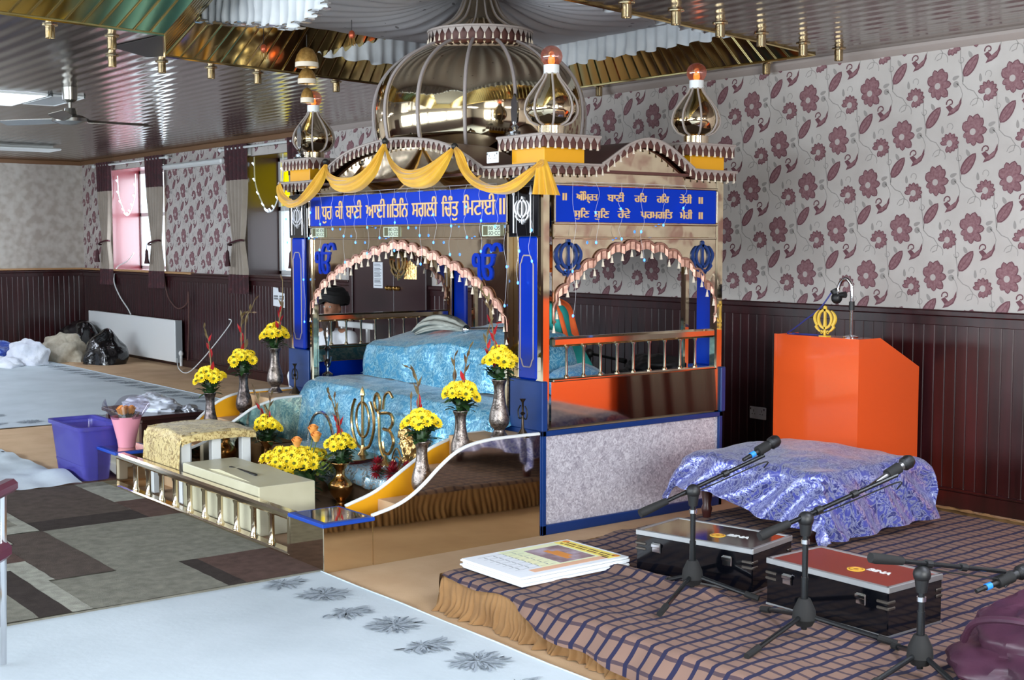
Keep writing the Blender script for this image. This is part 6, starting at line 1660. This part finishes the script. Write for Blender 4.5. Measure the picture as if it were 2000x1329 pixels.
# ---------------------------------------------------------------- white canopy cloth over the dome
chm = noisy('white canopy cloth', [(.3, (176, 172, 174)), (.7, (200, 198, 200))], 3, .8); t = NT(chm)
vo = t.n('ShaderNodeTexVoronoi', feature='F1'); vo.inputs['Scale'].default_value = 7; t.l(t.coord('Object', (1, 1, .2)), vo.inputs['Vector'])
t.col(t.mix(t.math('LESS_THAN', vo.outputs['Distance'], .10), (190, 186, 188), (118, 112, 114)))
frm = noisy('white gathered frill', [(.3, (192, 195, 198)), (.7, (214, 217, 220))], 5, .7, sheen=.3)
tins = M('silver tinsel', (220, 222, 226), .2, .9)
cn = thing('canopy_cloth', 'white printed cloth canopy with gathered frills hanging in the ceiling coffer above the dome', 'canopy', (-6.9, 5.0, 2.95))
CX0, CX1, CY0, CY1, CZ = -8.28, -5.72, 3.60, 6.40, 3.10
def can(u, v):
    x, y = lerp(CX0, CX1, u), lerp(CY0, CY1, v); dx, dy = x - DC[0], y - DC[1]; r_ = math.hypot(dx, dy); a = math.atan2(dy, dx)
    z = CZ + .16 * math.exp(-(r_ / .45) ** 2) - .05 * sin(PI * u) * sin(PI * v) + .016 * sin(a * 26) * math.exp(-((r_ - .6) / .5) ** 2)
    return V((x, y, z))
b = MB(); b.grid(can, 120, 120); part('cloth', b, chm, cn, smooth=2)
def frill(p0, p1, z0, hems, n=170, amp=.022, tin=False, lay=0.):
    p0, p1 = V(p0), V(p1); d = (p1 - p0); nn = V((-d.y, d.x)).normalized()
    def f(u, v):
        p = p0.lerp(p1, u); hz = interp(hems, u); z = lerp(z0, hz + .012 * sin(u * 90), v); q = amp * (.35 + .65 * v) * (sin(u * d.length * 60 + 2.5 * n3(u * 12, 0)) + .5 * n3(u * 40, v * 2))
        p = p + nn * q; return V((p.x, p.y, z))
    b = MB(); b.grid(f, n, 10); o = part('frill', b, frm, cn, smooth=2)
    if tin:
        m = MB()
        for k in range(0, 60):
            u = (k + .5) / 60; p = f(u, 1); m.obox(p, V((.022, 0, 0)), V((0, .022, 0)), V((rnd.uniform(-.004, .004), 0, .004)))
        part('tinsel_edge', m, tins, cn, kind='stuff')
frill((CX0, CY0), (CX0, CY1), 3.14, [(0, 3.06), (.15, 2.99), (.4, 2.93), (.7, 2.90), (1, 2.93)], 200)
frill((CX0, CY1), (CX1, CY1), 3.12, [(0, 2.93), (1, 2.95)], 180)
frill((CX1, CY0), (CX1, CY1), 3.12, [(0, 3.02), (.42, 2.97), (.8, 2.89), (1, 2.93)], 180)
frill((CX0, CY0), (CX1, CY0), 3.2, [(0, 3.08), (.15, 3.01), (.45, 2.89), (.62, 2.82), (.72, 2.86), (.85, 3.05), (1, 3.07)], 180, .03, True)

# hanging bells and small ornaments
bell = noisy('gilded bell', [(.3, (150, 110, 54)), (.7, (196, 154, 88))], 40, .4, .4, 90, .004, metal=.6)
e = thing('hanging_bells', 'string of three gilded bells hanging in front of the left ceiling strips', 'hanging ornament', (-8.0, 4.39, 2.56))
part('cord', MB().cyl((-8.0, 4.39, 2.60), (-8.0, 4.39, 3.02), .003, n=6), M('dark cord', (60, 54, 50), .8), e)
for z, r_, h_ in ((2.80, .078, .135), (2.688, .062, .108), (2.56, .045, .10)):
    bl_ = part('bell', MB().lathe([(r_, 0), (r_ * .99, h_ * .35), (r_ * .85, h_ * .62), (r_ * .55, h_ * .88), (.008, h_), (.006, h_ * .97), (r_ * .8, h_ * .6), (r_ * .95, 0)], (-8.0, 4.39, z), 24, cap=False), bell, e, smooth=1.2)
    part('beaded_fringe', MB().lathe([(r_ * 1.02, .03), (r_ * 1.03, 0), (r_ * .98, -.002), (r_ * .98, .03)], (-8.0, 4.39, z), 32), tassel_m, bl_)
for (px, py, d_), lab in (((515, 95, 8.7), 'tiny red and gold hanging ornament near the left ceiling strips'), ((687, 68, 8.6), 'small gold hanging ornament before the white frill left of the dome')):
    p = at(px, py, d_); e = thing('hanging_ornament', lab, 'hanging ornament', p)
    part('cord', MB().cyl(p, (p.x, p.y, 3.08), .002, n=5), black_m, e)
    part('bauble', MB().ell(p, .022, .022, .03, 12, 8), M('red gold bauble', (190, 90, 60), .3, .5), e)
    b = MB()
    for k in range(6): a = k * PI / 3; b.tube([p + V((.014 * cos(a), .014 * sin(a), -.02)), p + V((.024 * cos(a), .024 * sin(a), -.07))], .003, 4)
    part('bead_string', b, bell, e)

# ---------------------------------------------------------------- yellow swags and light strings on the shrine front
vm = noisy('yellow voile', [(.3, (200, 146, 16)), (.7, (222, 170, 34))], 6, .7, sheen=.4)
sw = thing('yellow_swag', 'yellow voile swags draped along the front cornice of the shrine', 'drapery', (-6.9, 4.28, 1.85))
def fz(px, py, y=4.27): 
    d = FW + RT * ((px - 1000) / 2536) - UP * ((py - 664.5) / 2536); return V((0, 0, 1.6)) + d * (y / d.y)
SWG = [([(548, 357), (553, 366), (560, 379), (575, 391), (591, 388), (606, 364), (622, 338), (636, 319)], [(540, 366), (545, 388), (556, 400), (570, 407), (592, 400), (614, 382), (632, 354), (640, 324)]),
       ([(636, 319), (644, 335), (654, 343), (668, 347), (693, 344), (718, 326), (736, 300), (750, 278)], [(638, 326), (645, 357), (654, 369), (668, 376), (687, 377), (709, 368), (735, 338), (753, 287)]),
       ([(752, 277), (764, 305), (780, 324), (799, 332), (820, 329), (840, 319), (862, 304), (885, 287)], [(753, 288), (769, 327), (787, 356), (806, 367), (829, 368), (850, 358), (869, 331), (888, 292)]),
       ([(892, 286), (907, 300), (922, 333), (943, 353), (968, 362), (995, 356), (1022, 338), (1060, 311)], [(887, 291), (895, 320), (913, 350), (934, 368), (961, 378), (992, 379), (1020, 365), (1062, 320)])]
for up_, lo_ in SWG:
    U_ = smooth_curve([fz(*q) for q in up_], 7); L_ = smooth_curve([fz(*q) for q in lo_], 7); N_ = len(U_) - 1
    def f(u, v):
        i = min(N_, int(round(u * N_))); p = U_[i].lerp(L_[i], v); e_ = sin(PI * u) ** .7
        p = p + V((0, -1, 0)) * (.045 * e_ * sin(PI * v) + .010 * sin(v * 14 + u * 3) * e_ + .006 * sin(v * 31 + u * 7)); p.z += .012 * sin(PI * v) * e_
        return p
    b = MB(); b.grid(f, N_, 26); part('swag', b, vm, sw, smooth=2)
TL, TR_, BL_, BR_ = fz(1049, 312, 4.27), fz(1068, 312, 4.31), fz(1041, 380, 4.25), fz(1096, 382, 4.36)
def tail(u, v):
    p = TL.lerp(TR_, u).lerp(BL_.lerp(BR_, u), v ** .8)
    return p + V((.02, -.03, 0)) * (.3 + .7 * sin(PI * u)) * (.4 + v) + V((.02, -.035, 0)) * sin(u * 22) * .35 * v
b = MB(); b.grid(tail, 60, 16); part('hanging_tail', b, vm, sw, smooth=2)
for q in ((636, 316), (752, 276), (888, 286)): p = fz(*q); part('black_tie', MB().ell(p, .016, .022, .02, 10, 7), black_m, sw)
def light_string(label, fn, runs, d, seed):
    r_ = random.Random(seed); a0, z0 = runs[0][0], runs[0][1]
    e = thing('light_string', label, 'string lights', fn(a0, z0 - .4, d)); W = MB(); pts = []
    for a, zt, zb in runs:
        P = [fn(a + .015 * sin(q * 2.1 + a * 9), lerp(zt, zb, q / 6), d + .004 * r_.uniform(-1, 1)) for q in range(7)]
        P = smooth_curve(P, 4); W.tube(P, .0008, 4)
        for q in range(len(P) - 1, len(P) // 3, -max(8, int(len(P) * .17 / max(.17, zt - zb)))): pts.append((P[q], r_.uniform(-.02, .02)))
    W.tube([fn(a, runs[0][1], d) for a, zt, zb in runs], .0012, 4)
    part('wire', W, wire_m, e)
    for p, dx in pts:
        b = MB().ell(p, .006, .006, .009, 8, 6); part('led_bulb', b, led, e)
runs = [(-7.95 + .153 * i, 1.93, 1.93 - (.30, .38, .24, .46, .33, .40)[i % 6]) for i in range(15)]
light_string('icicle string of blue lights along the front of the shrine', fF, runs, .03, 2)
runs = [(-5.71, 1.90, 1.25), (-5.60, 1.9, 1.38), (-5.49, 1.9, 1.5)]
light_string('blue lights hanging down the right front pillar', fF, runs, .045, 3)
runs = [(4.60 + .17 * i, 1.93, (1.2, 1.60, 1.62, 1.5, 1.7, 1.8)[i]) for i in range(6)]
light_string('icicle string of blue lights along the right side of the shrine', fR, runs, .03, 4)
light_string('blue lights hanging down the left front pillar', fF, [(-8.28, 1.93, 1.60), (-8.02, 1.93, 1.05)], .04, 5)

# calendar stickers on the brass band
for x in (-7.97, -7.04, -5.985):
    e = thing('picture_sticker', {-7.97: 'printed sticker at the left end of the brass band under the front sign', -7.04: 'printed sticker in the middle of the brass band under the front sign', -5.985: 'printed sticker at the right end of the brass band under the front sign'}[x], 'sticker', (x + .1, YF - .003, 1.636))
    part('card', MB().box(x, x + .20, YF - .004, YF - .0005, 1.636, 1.70), M('pale green card', (190, 200, 178), .6), e)
    part('portrait', MB().box(x + .012, x + .055, YF - .0052, YF - .004, 1.642, 1.694).box(x + .175, x + .20, YF - .0052, YF - .004, 1.636, 1.70), M('olive print', (84, 80, 50), .6), e)
    b = MB(); word(b, glyphs('SO CC'), fF, x + .065, x + .17, 1.643, 1.664, .0042, .0052); word(b, glyphs('80 OS'), fF, x + .065, x + .17, 1.671, 1.692, .0042, .0052); part('lettering', b, M('dark print', (50, 54, 50), .6), e, smooth=0, fix=False)
# gold pendant lattice hanging inside the arch
pe = thing('khanda_pendant', 'gold crossed-sword pendant with a little gilt banner hanging inside the front arch', 'pendant', (-7.0, 4.62, 1.3))
pc = at(778, 515, dep((-7.0, 4.62, 1.45)))
b = MB(); khanda(b, lambda a, c, d: (pc.x + a, pc.y - d, pc.z + c), .22, 0, 0, -.006, .006); b.tube([(pc.x, pc.y, pc.z + .1), (pc.x, pc.y, 1.62)], .003, 5); part('emblem', b, brass_w, pe)
b = MB(); b.grid(lambda u, v: V((pc.x + .02 + .14 * u, pc.y + .03 + .006 * sin(u * 40), pc.z - .10 + .12 * v * (1 - .3 * abs(u - .5) * 2))), 26, 8); part('gilt_banner', b, fan_m, pe, smooth=2)
# chrome figures standing by the corner domes
for x, y, lab in ((-5.735, 4.44, 'chrome winged ornament on the right front cornice plate beside the small dome'), (-8.13, 4.40, 'chrome leaf ornament on the left front cornice plate beside the small dome')):
    e = thing('chrome_ornament', lab, 'ornament', (x, y, 2.181))
    part('black_base', MB().lathe([(.045, 0), (.045, .012), (.03, .016)], (x, y, 2.181), 18), black_g, e)
    part('stem', MB().lathe([(.03, .014), (.034, .03), (.012, .04), (.026, .055), (.012, .07), (.014, .085), (0, .09)], (x, y, 2.181), 16), chrome, e)
    b = MB(); b.prism([(-.022, .08), (.0, .07), (.024, .085), (.03, .15), (.02, .21), (0, .24), (-.026, .20), (-.03, .14)], lambda a, c, d: (x + a, y + d, 2.181 + c), -.006, .006); part('leaf_blade', b, chrome, e)
# ---------------------------------------------------------------- people
skin = noisy('brown skin', [(.3, (150, 104, 80)), (.7, (170, 122, 96))], 12, .55)
def person(label, loc, rz, caps, ells, clothes, extras):
    """one continuous body (capsules and ellipsoids fused by a voxel remesh); clothes and hair as children"""
    e = thing('person', label, 'person', loc, None, rz)
    def fused(nm, caps, ells, m_, vox, lab=None):
        b = MB()
        for p0, p1, r0, r1 in caps:
            p0, p1 = V(p0), V(p1); n_ = 6; d = (p1 - p0).normalized() if (p1 - p0).length > 0 else V((0, 0, 1))
            P = [p0 - d * r0 * .95, p0 - d * r0 * .6] + [p0.lerp(p1, i / n_) for i in range(n_ + 1)] + [p1 + d * r1 * .6, p1 + d * r1 * .95]
            rr = [r0 * .3, r0 * .8] + [lerp(r0, r1, i / n_) for i in range(n_ + 1)] + [r1 * .8, r1 * .3]
            b.tube(P, rr, 14)
        for c, rx, ry, rz_ in ells: b.ell(c, rx, ry, rz_, 20, 14)
        o = part(nm, b, m_, e, lab, local=True, smooth=2)
        md = o.modifiers.new('Remesh', 'REMESH'); md.mode = 'VOXEL'; md.voxel_size = vox; md.use_smooth_shade = True
        sm_ = o.modifiers.new('Smooth', 'SMOOTH'); sm_.iterations = 4; sm_.factor = .5
        return o
    fused('body', caps, ells, skin, .011)
    for nm, c, l, m_, vox in clothes: fused(nm, c, l, m_, vox)
    extras(e)
    return e
def hand(c, d, side):
    """palm, four fingers and a thumb along direction d"""
    c, d = V(c), V(d).normalized(); s_ = d.cross(V((0, 0, 1))).normalized() * side; out = [(c, c + d * .05, .026, .028)]
    for k, L in enumerate((.060, .068, .062, .048)):
        b0 = c + d * .06 + s_ * (.027 - .018 * k); k1 = b0 + d * L * .55 + V((0, 0, -.008)); out += [(b0, k1, .0085, .008), (k1, k1 + d * L * .4 + V((0, 0, -.020)), .008, .0065)]
    t0 = c + s_ * .028 + d * .01; t1 = t0 + s_ * .022 + d * .03; out += [(t0, t1, .0105, .0095), (t1, t1 + d * .028, .0095, .0075)]
    return out
def sitting(sh=.50):
    """cross-legged or seated torso facing -Y, pelvis at the origin: capsules and head ellipsoids"""
    H = sh + .30
    caps = [((0, 0, .08), (0, .01, .30), .135, .13), ((0, .01, .30), (0, 0, sh - .06), .13, .125), ((-.14, 0, sh - .02), (.14, 0, sh - .02), .065, .065), ((0, 0, sh), (0, -.012, sh + .10), .058, .055)]
    ells = [((0, -.02, H - .06), .076, .095, .115), ((0, -.07, H - .115), .055, .05, .06), ((0, -.125, H - .075), .014, .022, .02), ((.078, .0, H - .07), .012, .022, .032), ((-.078, .0, H - .07), .012, .022, .032)]
    return caps, ells, H
def face_bits(e, H, beard=True):
    b = MB()
    for s_ in (1, -1): b.ell((s_ * .032, -.108, H - .045), .012, .008, .009, 10, 6)
    part('eye', b, M('eye white', (226, 222, 214), .3), e, local=True)
    b = MB()
    for s_ in (1, -1): b.ell((s_ * .032, -.114, H - .045), .006, .004, .006, 8, 5)
    part('iris', b, black_m, e, local=True)
    part('mouth', MB().ell((0, -.112, H - .130), .024, .008, .007, 12, 6), M('lips', (140, 74, 66), .5), e, local=True)
def turban(e, H, m_, front=-.02):
    b = MB()
    def f(u, v):
        a = 2 * PI * u; t_ = v; r_ = .138 * math.sqrt(max(0, 1 - ((t_ - .32) / .70) ** 2)) + .010
        z = H - .02 + .17 * t_ - .03 * cos(a + PI / 2) * (1 - t_) * -1 + .006 * sin(9 * PI * t_ + 2 * cos(a))
        return V((r_ * 1.02 * cos(a), r_ * 1.22 * sin(a) + .01, z + .05 * (1 - t_) * max(0, -sin(a)) * abs(cos(a)) * -1))
    b.grid(f, 40, 22, cu=True); part('turban', b, m_, e, local=True, smooth=2)
teal = noisy('teal tunic', [(.3, (20, 128, 124)), (.7, (34, 156, 150))], 5, .75, .2, 30)
caps, ells, H = sitting(.48)
arms = [((-.17, 0, .46), (-.25, -.05, .23), .05, .042), ((-.25, -.05, .23), (-.14, -.24, .20), .04, .03), ((.17, 0, .46), (.25, -.05, .23), .05, .042), ((.25, -.05, .23), (.14, -.24, .20), .04, .03)]
legs = [((.10, 0, .08), (.36, -.12, .10), .085, .065), ((.36, -.12, .10), (.06, -.24, .05), .06, .042), ((-.10, 0, .08), (-.36, -.12, .10), .085, .065), ((-.36, -.12, .10), (-.06, -.24, .05), .06, .042), ((.06, -.24, .05), (-.04, -.27, .04), .036, .028), ((-.06, -.24, .05), (.04, -.27, .04), .036, .028)]
hands = hand((-.14, -.25, .20), (.5, -.8, -.1), 1) + hand((.14, -.25, .20), (-.5, -.8, -.1), -1)
tun = [((0, 0, .06), (0, .01, .30), .165, .155), ((0, .01, .30), (0, 0, .44), .155, .14), ((-.16, 0, .45), (.16, 0, .45), .078, .078), ((-.18, 0, .45), (-.27, -.04, .23), .075, .07), ((-.27, -.04, .23), (-.16, -.21, .21), .062, .05), ((.18, 0, .45), (.27, -.04, .23), .075, .07), ((.27, -.04, .23), (.16, -.21, .21), .062, .05),
       ((.10, 0, .09), (.40, -.10, .10), .11, .085), ((.30, 0, .26), (.44, -.05, .10), .06, .08), ((-.10, 0, .09), (-.38, -.10, .10), .11, .085)]
def ex(e):
    face_bits(e, H); turban(e, H, M('orange turban', (236, 110, 36), .7))
    b = MB()
    def f(u, v):
        P = smooth_curve([(-.10, -.16, .20), (-.12, -.10, .42), (-.02, .08, .545), (.10, .05, .545), (.20, .03, .50), (.275, .0, .38), (.33, -.01, .25), (.36, -.03, .16)], 6)
        k = v * (len(P) - 1); i = min(int(k), len(P) - 2); p = P[i].lerp(P[i + 1], k - i)
        return p + V((.02 * sin(u * 9), (u - .5) * .15, .012 * cos(u * 11)))
    b.grid(f, 12, 44); part('scarf', b, orange_c, e, 'orange scarf over the shoulder', local=True, smooth=2)
    part('beard', MB().ell((0, -.085, H - .19), .06, .045, .085, 16, 10), M('grey beard', (120, 116, 110), .9), e, local=True)
person('person in a teal tunic with an orange scarf seated behind the scripture inside the shrine', (-6.92, 5.56, .665), R(8), caps + arms + legs + hands, ells, [('tunic', tun, [], teal, .012)], ex)

wht = noisy('white shirt', [(.3, (214, 216, 222)), (.7, (234, 236, 240))], 5, .8, .3, 25)
caps, ells, H = sitting(.53)
arms = [((-.18, 0, .50), (-.25, -.06, .25), .05, .042), ((-.25, -.06, .25), (-.10, -.28, .16), .04, .03), ((.18, 0, .50), (.25, -.06, .25), .05, .042), ((.25, -.06, .25), (.10, -.28, .16), .04, .03)]
legs = [((.10, 0, .07), (.16, -.42, .13), .085, .06), ((.16, -.42, .13), (.14, -.40, -.22), .055, .04), ((.14, -.40, -.22), (.14, -.54, -.24), .04, .03), ((-.10, 0, .07), (-.16, -.42, .13), .085, .06), ((-.16, -.42, .13), (-.14, -.40, -.22), .055, .04), ((-.14, -.40, -.22), (-.14, -.54, -.24), .04, .03)]
hands = hand((-.09, -.29, .16), (.3, -.9, -.1), 1) + hand((.09, -.29, .16), (-.3, -.9, -.1), -1)
shirt = [((0, 0, .05), (0, .01, .30), .165, .155), ((0, .01, .30), (0, 0, .46), .155, .14), ((-.17, 0, .49), (.17, 0, .49), .075, .075), ((-.19, 0, .49), (-.265, -.06, .25), .072, .06), ((-.265, -.06, .25), (-.13, -.23, .18), .055, .045), ((.19, 0, .49), (.265, -.06, .25), .072, .06), ((.265, -.06, .25), (.13, -.23, .18), .055, .045),
         ((.10, 0, .08), (.16, -.42, .14), .105, .08), ((-.10, 0, .08), (-.16, -.42, .14), .105, .08), ((.16, -.42, .13), (.14, -.40, -.17), .075, .06), ((-.16, -.42, .13), (-.14, -.40, -.17), .075, .06)]
def ex(e):
    face_bits(e, H); turban(e, H, M('black turban', (12, 12, 14), .75))
    b = MB(); b.ell((0, -.085, H - .20), .075, .055, .11, 18, 12); b.ell((0, -.09, H - .31), .05, .04, .10, 14, 10); part('beard', b, noisy('dark beard', [(.3, (34, 26, 22)), (.7, (66, 50, 42))], 40, .9, .5, 120), e, local=True)
person('bearded person in a black turban and white shirt seated by the dark door', (-10.98, 6.28, .20), R(28), caps + arms + legs + hands, ells, [('shirt', shirt, [], wht, .012)], ex)
e = thing('low_white_chair', 'low white chair under the person in the black turban', 'chair', (-11.05, 6.36, 0))
part('seat', MB().box(-11.33, -10.77, 6.12, 6.58, .14, .18, .01), white, e)
for x in (-11.29, -10.81):
    for y in (6.16, 6.54): part('leg', MB().box(x - .02, x + .02, y - .02, y + .02, 0, .145), white, e)
    part('back_post', MB().box(x - .016, x + .016, 6.55, 6.58, .17, .80), white, e)
part('back_bar', MB().box(-11.42, -10.70, 6.545, 6.585, .76, .82, .008), white, e)

# things standing behind the shrine, glimpsed over the side rail
e = thing('microphone_stand', 'low boom stand behind the shrine, glimpsed through the side arch', 'microphone stand', (-7.2, 6.35, 0), 'boom microphone stands behind the shrine')
b0, b1 = at(1095, 678, dep((-7.35, 6.3, .8))), at(1222, 706, dep((-6.85, 6.35, .77)))
tp = b0.lerp(b1, .45)
part('boom', MB().tube([b0, b1], .011, 8), bl, e); part('pole', MB().cyl((tp.x, tp.y, .05), tp, .012, n=10), bl, e); part('clutch', MB().ell(tp, .035, .035, .035, 12, 8), black_m, e)
part('grip', MB().tube([b1.lerp(b0, .1), b1], .018, 10), rubber, e)
for a in (0, 2.1, 4.2): part('leg', MB().cyl((tp.x, tp.y, .09), (tp.x + .22 * cos(a), tp.y + .22 * sin(a), .012), .01, n=8), bl, e)
e = thing('black_holdall', 'black bag on a low black case behind the shrine rail', 'bag', (-6.56, 6.32, 0))
part('case', MB().box(-6.80, -6.34, 6.12, 6.5, 0, .70, .01), black_m, e)
o = part('bag', blob((-6.56, 6.32, .70), .24, .18, .12, 11, .2), black_m, e, smooth=1)
